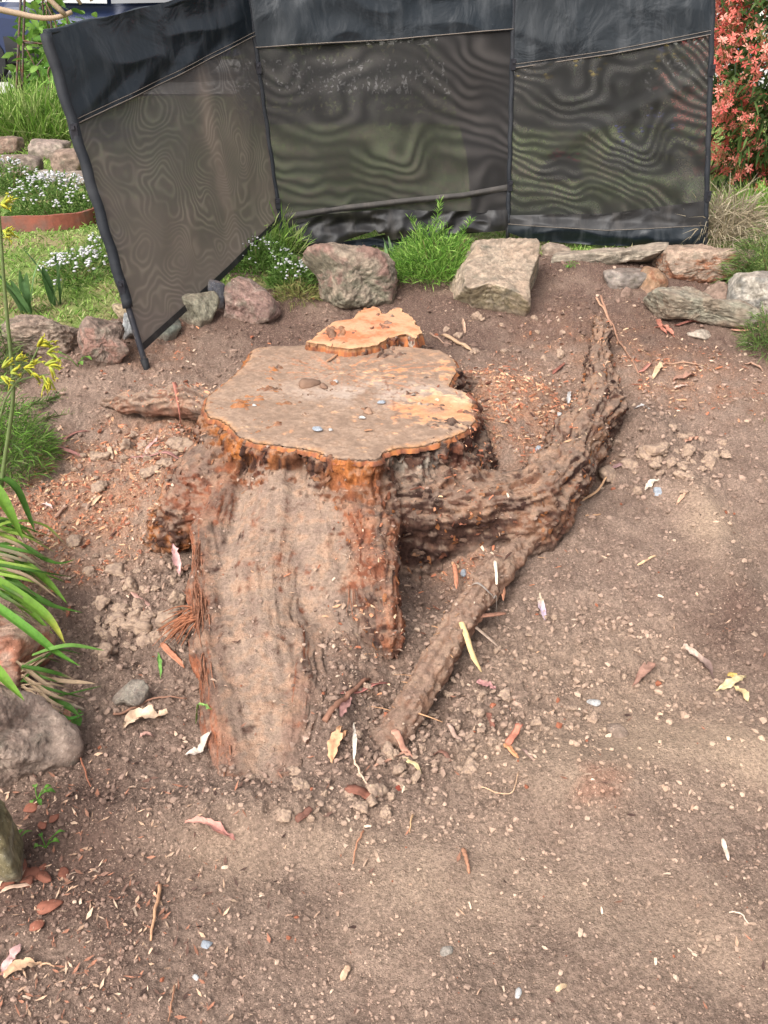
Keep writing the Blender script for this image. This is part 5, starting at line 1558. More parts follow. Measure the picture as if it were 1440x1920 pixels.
# red flowering shrub at the right
rs = thing('red_flowering_shrub', 'large shrub covered in coral red flowers beyond the right pole', 'shrub', low(1520, 372))
rb = np.array(rs.location)
cen = rb + [0, .15, .95]; RR = np.array([.82, .75, 1.05])
n = 14000
dv_ = rng.normal(size=(n, 3)); dv_ /= np.linalg.norm(dv_, axis=1)[:, None]
rr = .45 + .55 * rng.random(n) ** .45
lum = 1 + .28 * fbm3(dv_ * 1.0, 2.2, 3, .6, 3)
P = cen + dv_ * RR * (rr * lum)[:, None]
P = P[P[:, 2] > rb[2] + .05]
V, Fs, C = blades(P, (P - cen) * .6 + .6 * rng.normal(size=P.shape), .075, .017, .5, pick([alb(92, 124, 62, .6), alb(70, 98, 52, .6), alb(120, 148, 82, .6)], len(P)))
mesh_obj('foliage', V, Fs, 'leaf', rs, True, C)['kind'] = 'stuff'
m_ = MB()
for k in range(9):
    a = rng.uniform(0, 2 * PI)
    e = cen + np.array([math.cos(a), math.sin(a), rng.uniform(-.2, .8)]) * RR * .7
    m_.tube(smooth_path([rb + [rng.normal(0, .05), rng.normal(0, .05), -.02], rb * .5 + e * .5 + [0, 0, -.1], e], 10), np.linspace(.016, .004, 10), 6, alb(110, 92, 78))
m_.build('trunk', 'litter', rs)
FL = []
for k in range(6):
    m_ = MB(); r_ = np.random.default_rng(200 + k)
    for j in range(15):
        c0 = r_.normal(0, .026, 3)
        nrm_ = r_.normal(size=3) + [0, -.8, .6]; nrm_ /= np.linalg.norm(nrm_)
        a1 = np.cross(nrm_, [0, 0, 1.0]); a1 /= np.linalg.norm(a1); a2 = np.cross(nrm_, a1)
        s0_ = np.array([.0008, 0, .0008])
        cl = [alb(234, 132, 116, .9), alb(224, 106, 98, .9), alb(240, 164, 146, .9)][r_.integers(0, 3)]
        m_.add(np.array([c0 - s0_, c0 + s0_, [s0_[0], 0, s0_[2]], [-s0_[0], 0, -s0_[2]]]), np.array([(0, 1, 2, 3)]), alb(150, 130, 80))
        for q_ in range(5):
            th_ = q_ * 2 * PI / 5 + r_.uniform(0, .4)
            d_ = a1 * math.cos(th_) + a2 * math.sin(th_); s_ = np.cross(nrm_, d_)
            l_ = .017 * r_.uniform(.8, 1.2)
            m_.add(np.array([c0, c0 + d_ * l_ * .6 + s_ * l_ * .22 + nrm_ * l_ * .12, c0 + d_ * l_ + nrm_ * l_ * .05, c0 + d_ * l_ * .6 - s_ * l_ * .22 + nrm_ * l_ * .12]), np.array([(0, 1, 2, 3)]), cl)
    me = mesh_data('flower_cluster', np.concatenate(m_.V), [np.concatenate(m_.F4)], 'flower', False, np.concatenate(m_.C))
    FL.append(me)
cnt = 0
while cnt < 290:
    d_ = rng.normal(size=3); d_ /= np.linalg.norm(d_)
    if d_[1] > .35 or d_[0] > .55: continue
    p = cen + d_ * RR * rng.uniform(.88, 1.06) * (1 + .28 * fbm3(d_[None], 2.2, 3, .6, 3)[0])
    if p[2] < rb[2] + .12: continue
    if fbm3(d_[None], 3.0, 2, .5, 8)[0] < -.28: continue
    o = new_obj('flower_cluster', FL[cnt % 6], rs); o.location = Vector(p - rb)
    o.rotation_euler = tuple(rng.uniform(-.6, .6, 3)); s_ = rng.uniform(1.2, 2.1); o.scale = (s_, s_, s_); cnt += 1
V, Fq = tube_np(smooth_path([low(1300, 330), low(1350, 326), low(1420, 330), low(1500, 345)], 20) + [0, 0, .03], .035, 8)
tag(mesh_obj('terracotta_edging', V, Fq, 'terracotta'), 'reddish terracotta edging seen between the right pole and the red shrub', 'garden edging')

# terracotta edging and soil of the far bed at the left
P = smooth_path([low(a, b) for a, b in ((-160, 424), (-60, 431), (20, 434), (100, 433), (160, 426), (192, 412), (204, 396))], 40)
T = np.gradient(P, axis=0); T[:, 2] = 0; T /= np.linalg.norm(T, axis=1)[:, None]; Nn = np.stack([-T[:, 1], T[:, 0], 0 * T[:, 0]], -1)
hh = .085 + .006 * pn2(np.linspace(0, 9, 40), np.zeros(40))
sec = [P - Nn * .012 - [0, 0, .03], P - Nn * .012 + np.outer(hh, [0, 0, 1]), P + Nn * .012 + np.outer(hh, [0, 0, 1]), P + Nn * .012 - [0, 0, .03]]
V = np.stack(sec, 1).reshape(-1, 3)
tag(mesh_obj('terracotta_edging', V, grid_faces(40, 4, True), 'terracotta', None, False), 'low curved terracotta edging of the far flower bed at the left', 'garden edging')

# metal obelisk with its climber, and the bare branches over it
ob_b = low(72, 226); oy = ob_b[1]
ob = thing('garden_obelisk', 'rusty metal garden obelisk standing in tall grass at the top left', 'plant support', ob_b)
feet = [PY(28, 216, oy), PY(118, 236, oy - .25), PY(96, 226, oy + .35), PY(40, 222, oy + .3)]
tops = [PY(46, -140, oy), PY(74, -140, oy - .1), PY(70, -140, oy + .15), PY(50, -140, oy + .1)]
for a, b in zip(feet, tops):
    V, Fq = tube_np(np.linspace(a, b, 6), .012, 6); mesh_obj('leg', V, Fq, 'rust_metal', ob)
for fr in (.14, .42, .7):
    R_ = [a + (b - a) * fr for a, b in zip(feet, tops)]
    m_ = MB()
    for i in range(4): m_.tube([R_[i], R_[(i + 1) % 4]], .008, 5)
    m_.build('ring', 'rust_metal', ob)
for i in range(4):
    a0 = feet[i] + (tops[i] - feet[i]) * .14; a1 = feet[(i + 1) % 4] + (tops[(i + 1) % 4] - feet[(i + 1) % 4]) * .42
    V, Fq = tube_np([a0, a1], .007, 5); mesh_obj('brace', V, Fq, 'rust_metal', ob)
cl = thing('climbing_plant', 'leafy green climber growing up the metal obelisk', 'climbing plant', feet[1])
m_ = MB(); vines = []
for k in range(4):
    pts = [feet[1] + (tops[1] - feet[1]) * f_ + rng.normal(0, .10, 3) * [1, 1, .3] for f_ in np.linspace(0, .95, 8)]
    P = smooth_path(pts, 40); vines.append(P); m_.tube(P, np.linspace(.010, .004, 40), 5, alb(118, 96, 76))
m_.build('stem', 'litter', cl)
Vp = np.concatenate(vines)
Vp = Vp[(Vp[:, 2] > feet[1][2] + .35)]
LC = [alb(118, 164, 66, .62), alb(96, 140, 56, .6), alb(146, 186, 88, .62)]
def leaf_mesh(L, w, col, seed):
    r_ = np.random.default_rng(seed)
    s = np.linspace(0, 1, 7); P = np.stack([s * L, 0 * s, -.22 * L * s ** 2], -1)
    V, Fq = strap(P, w, .12, tip=.3, base=.15)
    prof_ = np.sin(np.clip(s, .03, .985) * PI) ** .7
    V = V.reshape(7, 5, 3); V[:, :, 1] = w * .5 * prof_[:, None] * np.linspace(-1, 1, 5)[None]; V = V.reshape(-1, 3)
    return mesh_data('leaf', V, Fq, 'leaf', True, np.broadcast_to(col, (35, 3)) * np.tile([1, .95, 1.15, .95, 1], 7)[:, None])
LM = [leaf_mesh(.12, .065, LC[k % 3], k) for k in range(6)]
for k in range(170):
    p = Vp[rng.integers(0, len(Vp))] + rng.normal(0, .11, 3)
    o = new_obj('leaf', LM[k % 6], cl); o.location = Vector(p - np.array(cl.location))
    o.rotation_euler = (rng.uniform(-.8, .8), rng.uniform(-.3, .9), rng.uniform(0, 2 * PI)); s_ = rng.uniform(.7, 1.4); o.scale = (s_, s_, s_)
bt = thing('bare_tree', 'bare tan branches of a small tree reaching over the obelisk at top left', 'tree', low(-230, 300))
BT = alb(176, 152, 128)
ty = float(bt.location[1])
m_ = MB(); m_.tube(smooth_path([np.array(bt.location) - [0, 0, .05], PY(-215, 150, ty), PY(-190, 20, ty), PY(-150, -150, ty)], 20), np.linspace(.07, .045, 20), 10, BT, .04)
m_.build('trunk', 'litter', bt)
for pts, r0, r1 in (([(-195, -20), (-60, 5), (20, 22), (80, 36), (112, 34), (135, 22)], .032, .016), ([(-190, -60), (-20, -60), (60, -30), (105, 10), (122, 28)], .03, .018), ([(-185, -90), (40, -90), (130, -30), (152, 8)], .028, .012), ([(-185, -100), (60, -120), (150, -60), (172, 2)], .026, .012)):
    P = smooth_path([PY(a, b, ty + .02 * i) for i, (a, b) in enumerate(pts)], 24)
    V, Fq = tube_np(P, np.linspace(r0, r1, 24), 8, .04); mesh_obj('branch', V, Fq, 'litter', bt, True, np.broadcast_to(BT, (len(V), 3)))

# ------------------------------------------------------------------ what grows and stands behind the mesh
HD = [alb(70, 92, 54, .55), alb(84, 108, 60, .55), alb(58, 78, 48, .55)]
FL_ = [alb(220, 190, 70, .85), alb(205, 70, 80, .8), alb(120, 130, 200, .8), alb(230, 225, 230, .85)]
for i, (px, py, r_, h_, fl_, lb) in enumerate((
        (1010, 235, .7, .8, 0, 'yellow flowering plant seen through the left part of the right mesh'),
        (1130, 230, .8, 1.0, 0, 'larger yellow flowering shrub seen through the middle of the right mesh'),
        (1260, 225, .8, 1.2, 2, 'blue flowering shrub seen through the mesh near the right pole'),
        (1050, 335, .12, .16, 1, 'low red flowering plant seen through the lower part of the right mesh'),
        (1220, 320, .35, .35, 2, 'low blue flowering plant seen through the right mesh'))):
    bushlet('garden_shrub', lb, 'shrub', low(px, py), r_, h_, 1500 if r_ > .5 else 700, .12 if r_ > .5 else .07, .03 if r_ > .5 else .014, HD, .4, .4,
            (40 if fl_ >= 0 and r_ > .5 else 10 if fl_ >= 0 else 0), FL_[fl_], .035 if r_ > .5 else .02, squash=.7, group='garden plants behind the screen')

h0, h1 = low(455, 236), low(1180, 236)
hg = thing('garden_hedge', 'long dark hedge seen dimly through the middle and right mesh panels', 'hedge', (h0 + h1) / 2)
n = 5200
u_ = rng.random(n); v_ = rng.random(n) ** .8
P = h0 + (h1 - h0) * u_[:, None] + np.stack([rng.normal(0, .05, n), rng.uniform(0, .5, n), v_ * (.80 + .12 * fbm2(u_ * 9, v_ * 0, 1, 3))], -1)
V, Fs, C = blades(P, rng.normal(size=(n, 3)) + [0, -.6, .4], .11, .035, .4, pick(HD, n))
mesh_obj('foliage', V, Fs, 'leaf', hg, True, C)['kind'] = 'stuff'
m_ = MB()
for k in range(8):
    p_ = h0 + (h1 - h0) * (k + .5) / 8 + [0, .25, 0]; m_.tube([p_ - [0, 0, .02], p_ + [.02, 0, .35], p_ + [0, .03, .7]], [.03, .02, .01], 6, alb(96, 80, 68))
m_.build('stem', 'litter', hg)['kind'] = 'stuff'

# ------------------------------------------------------------------ loose soil: clods, crumbs, sawdust
PROTO = []
for k in range(10):
    r_ = np.random.default_rng(300 + k); V, Fq = ICO[4]
    R_ = np.zeros(len(V))
    for _ in range(11):
        n_v = r_.normal(size=3); n_v /= np.linalg.norm(n_v); R_ += (np.clip(V @ n_v, 1e-4, None) / r_.uniform(.62, 1)) ** 9
    P = V * np.minimum(R_ ** (-1 / 9), 1.4)[:, None] * np.array([1, r_.uniform(.7, 1), r_.uniform(.5, .8)])
    P = P + V * (.16 * fbm3(P + k * 5, 2.4, 4, .75))[:, None]
    cc = mixc(SOIL * .86, SOIL_PALE * .95, np.clip(.5 + fbm3(P + k * 3, 2.5, 3, .6), 0, 1))
    PROTO.append(mesh_data('soil_clod', P, Fq, 'crumb', True, cc))

def put_clods(label, px, py, sx, sy, n, smin, smax, group):
    for k in range(n):
        for _ in range(20):
            a, b = px + rng.normal(0, sx), py + rng.normal(0, sy)
            p = G(a, b)
            if lawn_side(p[0], p[1]) < -.1: break
        s_ = smin + (smax - smin) * rng.random() ** 3.0 * .85
        if k == 0: s_ = smax
        d_ = np.linalg.norm(p - [0, 0, H]) / F * .5
        o = new_obj('soil_clod', PROTO[rng.integers(0, 10)])
        sc3 = s_ * d_
        o.location = (p[0], p[1], float(ground_at(p[0], p[1])[0]) + sc3 * .18)
        o.rotation_euler = (rng.uniform(-.5, .5), rng.uniform(-.5, .5), rng.uniform(0, 2 * PI)); o.scale = (sc3, sc3, sc3 * rng.uniform(.8, 1.1))
        tag(o, 'largest ' + label if k == 0 else label, 'soil clod', group)
put_clods('dry soil clod in the heap right of the thick curved root', 1248, 872, 48, 32, 46, 14, 52, 'clods heaped right of the curved root')
put_clods('dry soil clod in the trench above the grey angular stone', 245, 1160, 52, 52, 56, 14, 56, 'clods in the left trench')
put_clods('dry soil clod left of the stump beside the pink bark strips', 262, 862, 52, 34, 30, 13, 46, 'clods left of the stump')
put_clods('crumbly soil clod round the lower end of the thin straight root', 840, 1370, 90, 60, 64, 12, 32, 'clods round the thin root')
put_clods('soil clod at the foot of the front buttress', 640, 1500, 110, 26, 30, 12, 38, 'clods at the buttress foot')
put_clods('small soil clod on the slope right of the thin root', 1060, 1260, 130, 90, 34, 11, 26, 'clods on the right slope')
put_clods('soil clod on the slope below the squared sandstone block', 960, 650, 110, 35, 22, 11, 26, 'clods below the block')

def scatter_pts(n, y0=.62, y1=4.7, w=1.0):
    y = np.exp(rng.uniform(math.log(y0), math.log(y1), n)); x = rng.uniform(-1, 1, n) * (.50 * y + .46) * w
    k = lawn_side(x, y) < -.05
    return x[k], y[k]

_st = (sV[:, 0], sV[:, 1])
_gx, _gy = np.arange(-1.2, 1.1, .01), np.arange(1.1, 4.1, .01)
TOPZ = np.full((len(_gx), len(_gy)), -9.0)
np.maximum.at(TOPZ, (np.clip(((sV[:, 0] + 1.2) / .01).astype(int), 0, len(_gx) - 1), np.clip(((sV[:, 1] - 1.1) / .01).astype(int), 0, len(_gy) - 1)), sV[:, 2])
def surf(x, y):
    """the higher of soil and stump"""
    g = ground_at(x, y)
    i = np.clip(((x + 1.2) / .01).astype(int), 0, len(_gx) - 1); j = np.clip(((y - 1.1) / .01).astype(int), 0, len(_gy) - 1)
    t = np.where((x > -1.2) & (x < 1.1) & (y > 1.1) & (y < 4.1), TOPZ[i, j], -9)
    oncut = poly_sd(x, y, cutP) < -.01
    onblk = poly_sd(x, y, blkP) < .0
    return np.where(onblk, ZB, np.where(oncut, ZC, np.maximum(g, t))), oncut | onblk, t > g + .03

# crumbs
V0, F0 = ICO[1]
x, y = scatter_pts(105000)
n_, n2_, saw_, pale_, dark_, clod_ = masks(x, y)
keep = rng.random(len(x)) < np.clip(.12 + .75 * clod_ - .6 * pale_ + .3 * n2_, .08, 1) * (.85 + .15 * sst(1.1, 1.5, y))
x, y, pale_, dark_, n_, n2_, saw_ = [a[keep] for a in (x, y, pale_, dark_, n_, n2_, saw_)]
z, onc, ons = surf(x, y)
kk = ~onc & (~ons | (rng.random(len(x)) < .30 * (np.abs(z - np.roll(z, 1)) < 9))); sz_scale = np.where(ons, .6, 1.0)[kk]; x, y, z, pale_, dark_, n_, n2_, saw_ = [a[kk] for a in (x, y, z, pale_, dark_, n_, n2_, saw_)]
n = len(x)
sz_ = (.0013 + .0068 * rng.random(n) ** 4.6 * (.6 + .4 * sst(1.1, 1.6, y))) * (1 + .16 * y)
J = V0[None] * (1 + .28 * rng.normal(size=(n, 12, 1))).clip(.5, 1.6) * np.stack([np.ones(n), rng.uniform(.6, 1, n), rng.uniform(.5, .9, n)], -1)[:, None]
th = rng.uniform(0, 2 * PI, n); cth, sth = np.cos(th)[:, None], np.sin(th)[:, None]
J = np.stack([J[..., 0] * cth - J[..., 1] * sth, J[..., 0] * sth + J[..., 1] * cth, J[..., 2]], -1)
sz_ = sz_ * sz_scale
V = np.stack([x, y, z + sz_ * .25], -1)[:, None] + J * sz_[:, None, None]
base = soil_colour(x, y, n_, n2_, np.zeros(n), pale_, dark_ * .9) * (.85 + .6 * rng.random((n, 1)))
rr = rng.random(n)
base = np.where((rr < .03)[:, None], alb(198, 172, 150), base); base = np.where(((rr > .10) & (rr < .112))[:, None], alb(160, 100, 76), base)
Fq = (F0[None] + 12 * np.arange(n)[:, None, None]).reshape(-1, 3)
tag(mesh_obj('soil_crumbs', V.reshape(-1, 3), Fq, 'crumb', None, False, np.repeat(base, 12, 0)), 'loose brown soil crumbs and grit scattered all over the dug bed', 'soil crumbs', kind='stuff')

# sawdust and wood shreds: bent little flakes
x, y = scatter_pts(230000, .9, 4.3)
n_, n2_, saw_, pale_, dark_, clod_ = masks(x, y)
keep = rng.random(len(x)) < np.clip(saw_ * 1.1 + .006, 0, 1) * (.55 + .6 * n2_)
x, y = x[keep], y[keep]
z, onc, ons = surf(x, y)
k2 = np.where(onc, rng.random(len(x)) < .10, ~ons | (rng.random(len(x)) < .45)); x, y, z = x[k2], y[k2], z[k2]
n = len(x)
l_ = (.0035 + .013 * rng.random(n) ** 2.5) * (1 + .10 * y); w_ = l_ * rng.uniform(.18, .5, n)
th = rng.uniform(0, 2 * PI, n); d_ = np.stack([np.cos(th), np.sin(th), rng.normal(0, .35, n)], -1); s_ = np.stack([-np.sin(th), np.cos(th), rng.normal(0, .45, n)], -1)
c_ = np.stack([x, y, z + .0035], -1)
V = np.stack([c_ - d_ * l_[:, None] * .5 - s_ * w_[:, None] * .5, c_ - d_ * l_[:, None] * .5 + s_ * w_[:, None] * .5,
              c_ + s_ * w_[:, None] * .5 + [0, 0, .0015], c_ - s_ * w_[:, None] * .5 + [0, 0, .0015],
              c_ + d_ * l_[:, None] * .5 + s_ * w_[:, None] * .3, c_ + d_ * l_[:, None] * .5 - s_ * w_[:, None] * .3], 1).reshape(-1, 3)
i = np.arange(n)[:, None] * 6
Fq = np.concatenate([np.concatenate([i, i + 1, i + 2, i + 3], 1), np.concatenate([i + 3, i + 2, i + 4, i + 5], 1)])
C = pick([alb(222, 170, 132, .8), alb(206, 142, 106, .8), alb(186, 116, 86, .8), alb(220, 186, 150, .7), alb(156, 100, 78, .8)], n, .12)
far_ = rng.random(n) > masks(x, y)[2] * 2.2
C = np.where(far_[:, None], pick([alb(196, 166, 142), alb(184, 150, 126), alb(208, 182, 158)], n, .12), C)
tag(mesh_obj('sawdust', V, Fq, 'litter', None, False, np.repeat(C, 6, 0)), 'orange and cream sawdust flakes lying around the stump', 'sawdust', kind='stuff')

# coarser shreds of bark and wood where the saw and the axe worked
x, y = scatter_pts(9000, 1.3, 4.2)
ms_ = masks(x, y)
ringd = poly_sd(x, y, cutP)
keep = (rng.random(len(x)) < np.clip(ms_[2] * .8 + .45 * np.exp(-((ringd - .22) / .2) ** 2), 0, 1) * .55)
x, y = x[keep], y[keep]
z, onc, ons = surf(x, y); k2 = ~onc & (~ons | (rng.random(len(x)) < .25)); x, y, z = x[k2], y[k2], z[k2]
n = len(x)
l_ = .010 + .035 * rng.random(n) ** 2.4; w_ = l_ * rng.uniform(.10, .30, n); h_ = w_ * rng.uniform(.25, .7, n)
th = rng.uniform(0, 2 * PI, n); d_ = np.stack([np.cos(th), np.sin(th), rng.normal(0, .22, n)], -1); s_ = np.stack([-np.sin(th), np.cos(th), rng.normal(0, .3, n)], -1); u3 = np.cross(d_, s_)
c_ = np.stack([x, y, z + .004], -1); rows = []
for (a_, b_, e_) in ((-.5, -.3, 0), (-.45, .35, 0), (.1, .5, 0), (.5, .1, 0), (.05, -.5, 0), (-.4, -.2, 1), (-.4, .25, 1), (.1, .35, 1), (.42, .05, .8), (.05, -.35, 1)):
    j_ = 1 + .25 * rng.normal(size=(n, 1))
    rows.append(c_ + d_ * (a_ * l_)[:, None] * j_ + s_ * (b_ * w_)[:, None] * j_ + u3 * (e_ * h_)[:, None])
V = np.stack(rows, 1).reshape(-1, 3); i = np.arange(n)[:, None] * 10
Q4 = np.concatenate([np.concatenate([i + a_, i + (a_ + 1) % 5, i + 5 + (a_ + 1) % 5, i + 5 + a_], 1) for a_ in range(5)])
T3 = np.concatenate([np.concatenate([i + 5, i + 5 + a_, i + 6 + a_], 1) for a_ in (1, 2, 3)])
C = pick([alb(150, 96, 74), alb(120, 78, 62), alb(186, 122, 90), alb(96, 68, 58), alb(204, 160, 124), alb(170, 140, 120)], n, .15)
tag(mesh_obj('bark_shreds', V, [T3, Q4], 'litter', None, False, np.repeat(C, 10, 0)), 'coarse red brown shreds of bark and wood lying around the stump', 'bark shreds', kind='stuff')

# fine leaf litter and mulch in the darker patches
x, y = scatter_pts(26000, .62, 4.6)
n_, n2_, saw_, pale_, dark_, clod_ = masks(x, y)
mul = -.03 + np.clip(1.3 * pblob(x, y, 0, 1720, .32, .28) + .8 * pblob(x, y, 1340, 660, .4, .38, .22) + .35 * dark_ + .05 + .3 * pblob(x, y, 120, 760, .25, .25, .15), 0, 1)
keep = rng.random(len(x)) < mul * .7
x, y = x[keep], y[keep]
z, onc, ons = surf(x, y); k2 = ~onc; x, y, z = x[k2], y[k2], z[k2]
n = len(x)
l_ = (.006 + .018 * rng.random(n) ** 2) * (1 + .05 * y); w_ = l_ * rng.uniform(.12, .4, n)
th = rng.uniform(0, 2 * PI, n); d_ = np.stack([np.cos(th), np.sin(th), rng.normal(0, .22, n)], -1); s_ = np.stack([-np.sin(th), np.cos(th), rng.normal(0, .3, n)], -1)
c_ = np.stack([x, y, z + .005], -1)
V = np.stack([c_ - d_ * l_[:, None] * .5, c_ - d_ * l_[:, None] * .1 + s_ * w_[:, None] * .5, c_ - d_ * l_[:, None] * .1 - s_ * w_[:, None] * .5,
              c_ + d_ * l_[:, None] * .5 + [0, 0, .003]], 1).reshape(-1, 3)
i = np.arange(n)[:, None] * 4
Fq = np.concatenate([np.concatenate([i, i + 2, i + 1], 1), np.concatenate([i + 1, i + 2, i + 3], 1)])
C = pick([alb(110, 82, 70), alb(146, 104, 84), alb(196, 160, 132), alb(84, 64, 56), alb(168, 116, 92), alb(196, 166, 140)], n, .15)
tag(mesh_obj('leaf_litter', V, Fq, 'litter', None, False, np.repeat(C, 4, 0)), 'small dry leaf fragments and mulch in the darker soil patches', 'leaf litter', kind='stuff')

# ------------------------------------------------------------------ leaves, bark strips, twigs, chips and pebbles one could pick up
def drape(pts, n, lift, arch=0.0):
    """a path on the ground through photograph points, lying over lumps"""
    Q = smooth_path([G(a, b) for a, b in pts], n)
    z, _, _ = surf(Q[:, 0], Q[:, 1])
    zs = z.copy()
    for _ in range(3): zs[1:-1] = np.maximum(zs[1:-1] * .5, (zs[:-2] + zs[2:]) * .25 + zs[1:-1] * .0) + 0 if False else (zs[:-2] + zs[1:-1] * 2 + zs[2:]) / 4
    Q[:, 2] = np.maximum(zs, z - .004) + lift + arch * np.sin(np.linspace(0, PI, n))
    return Q

def px_size(P): return np.linalg.norm(P - [0, 0, H]) / F

def on_stump(pts, n, z): return smooth_path([PZ(a, b, z) for a, b in pts], n)

def leaf(label, pts, wpx, col, cat='fallen leaf', curl=.35, col2=None, arch=.006, path=None, name='fallen_leaf', twist=0.0):
    P = drape(pts, 14, .005, arch) if path is None else path
    w = .86 * wpx * px_size(P.mean(0)); n = len(P)
    T = np.gradient(P, axis=0); T /= np.linalg.norm(T, axis=1)[:, None]
    Sd = np.cross(T, [0, 0, 1.0]); Sd /= np.linalg.norm(Sd, axis=1)[:, None] + 1e-9; U = np.cross(Sd, T)
    s = np.linspace(0, 1, n); a = twist * (s - .5)
    Sd, U = Sd * np.cos(a)[:, None] + U * np.sin(a)[:, None], U * np.cos(a)[:, None] - Sd * np.sin(a)[:, None]
    prof_ = np.sin(np.clip(s ** rng.uniform(.75, 1.3) * .94 + .03, 0, 1) * PI) ** .8 * (1 + .14 * rng.normal(size=n))
    jj = np.linspace(-1, 1, 5)
    V = P[:, None] + Sd[:, None] * (prof_ * w * .5)[:, None, None] * jj[None, :, None] + U[:, None] * (prof_ * w * .5 * curl)[:, None, None] * (jj ** 2)[None, :, None]
    col = np.array(col) * .80 + SOIL * .14
    V = V + (w * .10) * rng.normal(size=V.shape) * [.5, .5, 1.0] + (w * .16 * pn2(s * 4 + rng.random() * 50, s * 0))[:, None, None] * np.array([0, 0, 1.0])
    c0 = np.array(col); c1 = c0 if col2 is None else np.array(col2)
    C = np.repeat(mixc(c0, c1, sst(.3, .7, s)), 5, 0) * np.tile([1, .96, .86, .96, 1], n)[:, None] * (1 + .13 * rng.normal(size=(n * 5, 1)))
    return tag(mesh_obj(name, V.reshape(-1, 3), grid_faces(n, 5), 'litter', None, True, C), label, cat)

def strip(label, pts, wpx, col, thick=.25, cat='bark strip', name='bark_strip', arch=.004, path=None, lift=.004):
    P = drape(pts, 16, lift, arch) if path is None else path
    w = wpx * px_size(P.mean(0)); n = len(P)
    T = np.gradient(P, axis=0); T /= np.linalg.norm(T, axis=1)[:, None]
    Sd = np.cross(T, [0, 0, 1.0]); Sd /= np.linalg.norm(Sd, axis=1)[:, None] + 1e-9; U = np.cross(Sd, T)
    a = np.linspace(0, 2 * PI, 8, endpoint=False)
    thick = thick * .6
    e0, e1 = rng.uniform(.1, .6, 2)
    r = w * .5 * (1 + .10 * rng.normal(size=(1, 8)) + .09 * rng.normal(size=(n, 8))) * np.interp(np.linspace(0, 1, n), [0, .15, .8, 1], [e0, 1, .85, e1])[:, None]
    V = P[:, None] + Sd[:, None] * (r * np.cos(a))[..., None] + U[:, None] * (r * thick * np.sin(a) + .5 * thick * r * np.cos(a) ** 2)[..., None]
    V = np.vstack([V.reshape(-1, 3), P[0], P[-1]]); j = np.arange(8)
    Fs = [grid_faces(n, 8, True), np.stack([np.full(8, n * 8), (j + 1) % 8, j], -1), np.stack([np.full(8, n * 8 + 1), (n - 1) * 8 + j, (n - 1) * 8 + (j + 1) % 8], -1)]
    lum_ = np.array(col).mean(); col = np.array(col) * .8 + lum_ * .2
    C = col * (1 + .10 * rng.normal(size=(len(V), 1))) * np.concatenate([np.tile(1 + .22 * rng.normal(size=8), n), [1, 1]])[:, None]
    return tag(mesh_obj(name, V, Fs, 'litter', None, True, C), label, cat)

def twig(label, pts, wpx, col, n=26, arch=.004, wob=.0025, path=None, cat='twig', name='twig'):
    P = drape(pts, n, .004, arch) if path is None else path
    P = P + wob * np.stack([pn2(np.linspace(0, 6, n) + rng.random() * 90, np.zeros(n)), pn2(np.linspace(0, 6, n) + rng.random() * 90, np.ones(n)), np.abs(pn2(np.linspace(0, 5, n) + 3, np.ones(n)))], -1)
    r = .5 * wpx * px_size(P.mean(0))
    V, Fq = tube_np(P, np.linspace(r, r * .55, n), 7, .10)
    return tag(mesh_obj(name, V, Fq, 'litter', None, True, np.array(col) * (1 + .08 * rng.normal(size=(len(V), 1)))), label, cat)

def pebble(label, px, py, wpx, col, cat='pebble', z=None, name='pebble', flat=.6, m='rock', seed=None):
    p = G(px, py) if z is None else PZ(px, py, z)
    if z is None: p[2] = surf(p[:1], p[1:2])[0][0]
    w = wpx * px_size(p)
    r_ = np.random.default_rng(int(px * 7 + py)); V, Fq = ICO[3]
    R_ = np.zeros(len(V))
    for _ in range(9):
        n_v = r_.normal(size=3); n_v /= np.linalg.norm(n_v); R_ += (np.clip(V @ n_v, 1e-4, None) / r_.uniform(.6, 1)) ** 10
    P = V * np.minimum(R_ ** (-.1), 1.35)[:, None] * np.array([.55, .55 * r_.uniform(.6, .95), .5 * flat]) * w
    P = P + V * (w * .03 * fbm3(V * 2 + px, 2, 3))[:, None]
    P = P @ rotz(r_.uniform(0, 6)).T
    C = np.array(col) * (1 + .10 * fbm3(V * 2 + py, 2, 3))[:, None]
    return tag(mesh_obj(name, P + p + [0, 0, w * .12], Fq, m, None, True, C), label, cat)

PINK = alb(200, 150, 138); REDB = alb(164, 104, 88); TAN = alb(214, 178, 142); CRM = alb(232, 206, 176); ORW = alb(208, 130, 88); BRN = alb(124, 88, 70); GRY = alb(168, 152, 138); DKW = alb(92, 66, 56)
WHITE = alb(214, 210, 206, .75); BLUW = alb(186, 192, 200, .72)
strip('long curved reddish bark strip on the soil below the needle leaved shrub', [(58, 816), (90, 830), (120, 848), (158, 858)], 11, alb(176, 112, 100))
strip('bent brown bark strip shaped like a hook left of the stump', [(118, 836), (128, 820), (148, 812), (168, 809)], 9, REDB)
strip('long straight pinkish bark strip touching the left side of the stump', [(243, 857), (275, 864), (345, 866)], 11, alb(184, 124, 112))
strip('thin pink bark strip leaning up from the straight pinkish one', [(272, 856), (284, 838), (295, 822)], 7, PINK)
strip('short upright orange chip among the clods left of the stump', [(205, 838), (208, 852), (212, 864)], 9, TAN)
strip('narrow red bark strip pointing up at the left root of the stump', [(326, 752), (334, 774), (340, 798)], 8, alb(186, 108, 84))
strip('pale wooden chip lying left of the left buttress', [(165, 951), (178, 942), (191, 930)], 9, alb(214, 170, 128), name='wood_chip', cat='wood chip')
strip('small brown stick below the pale wooden chip at left', [(103, 975), (115, 964), (128, 953)], 7, alb(168, 124, 98), .8, 'stick', 'stick')
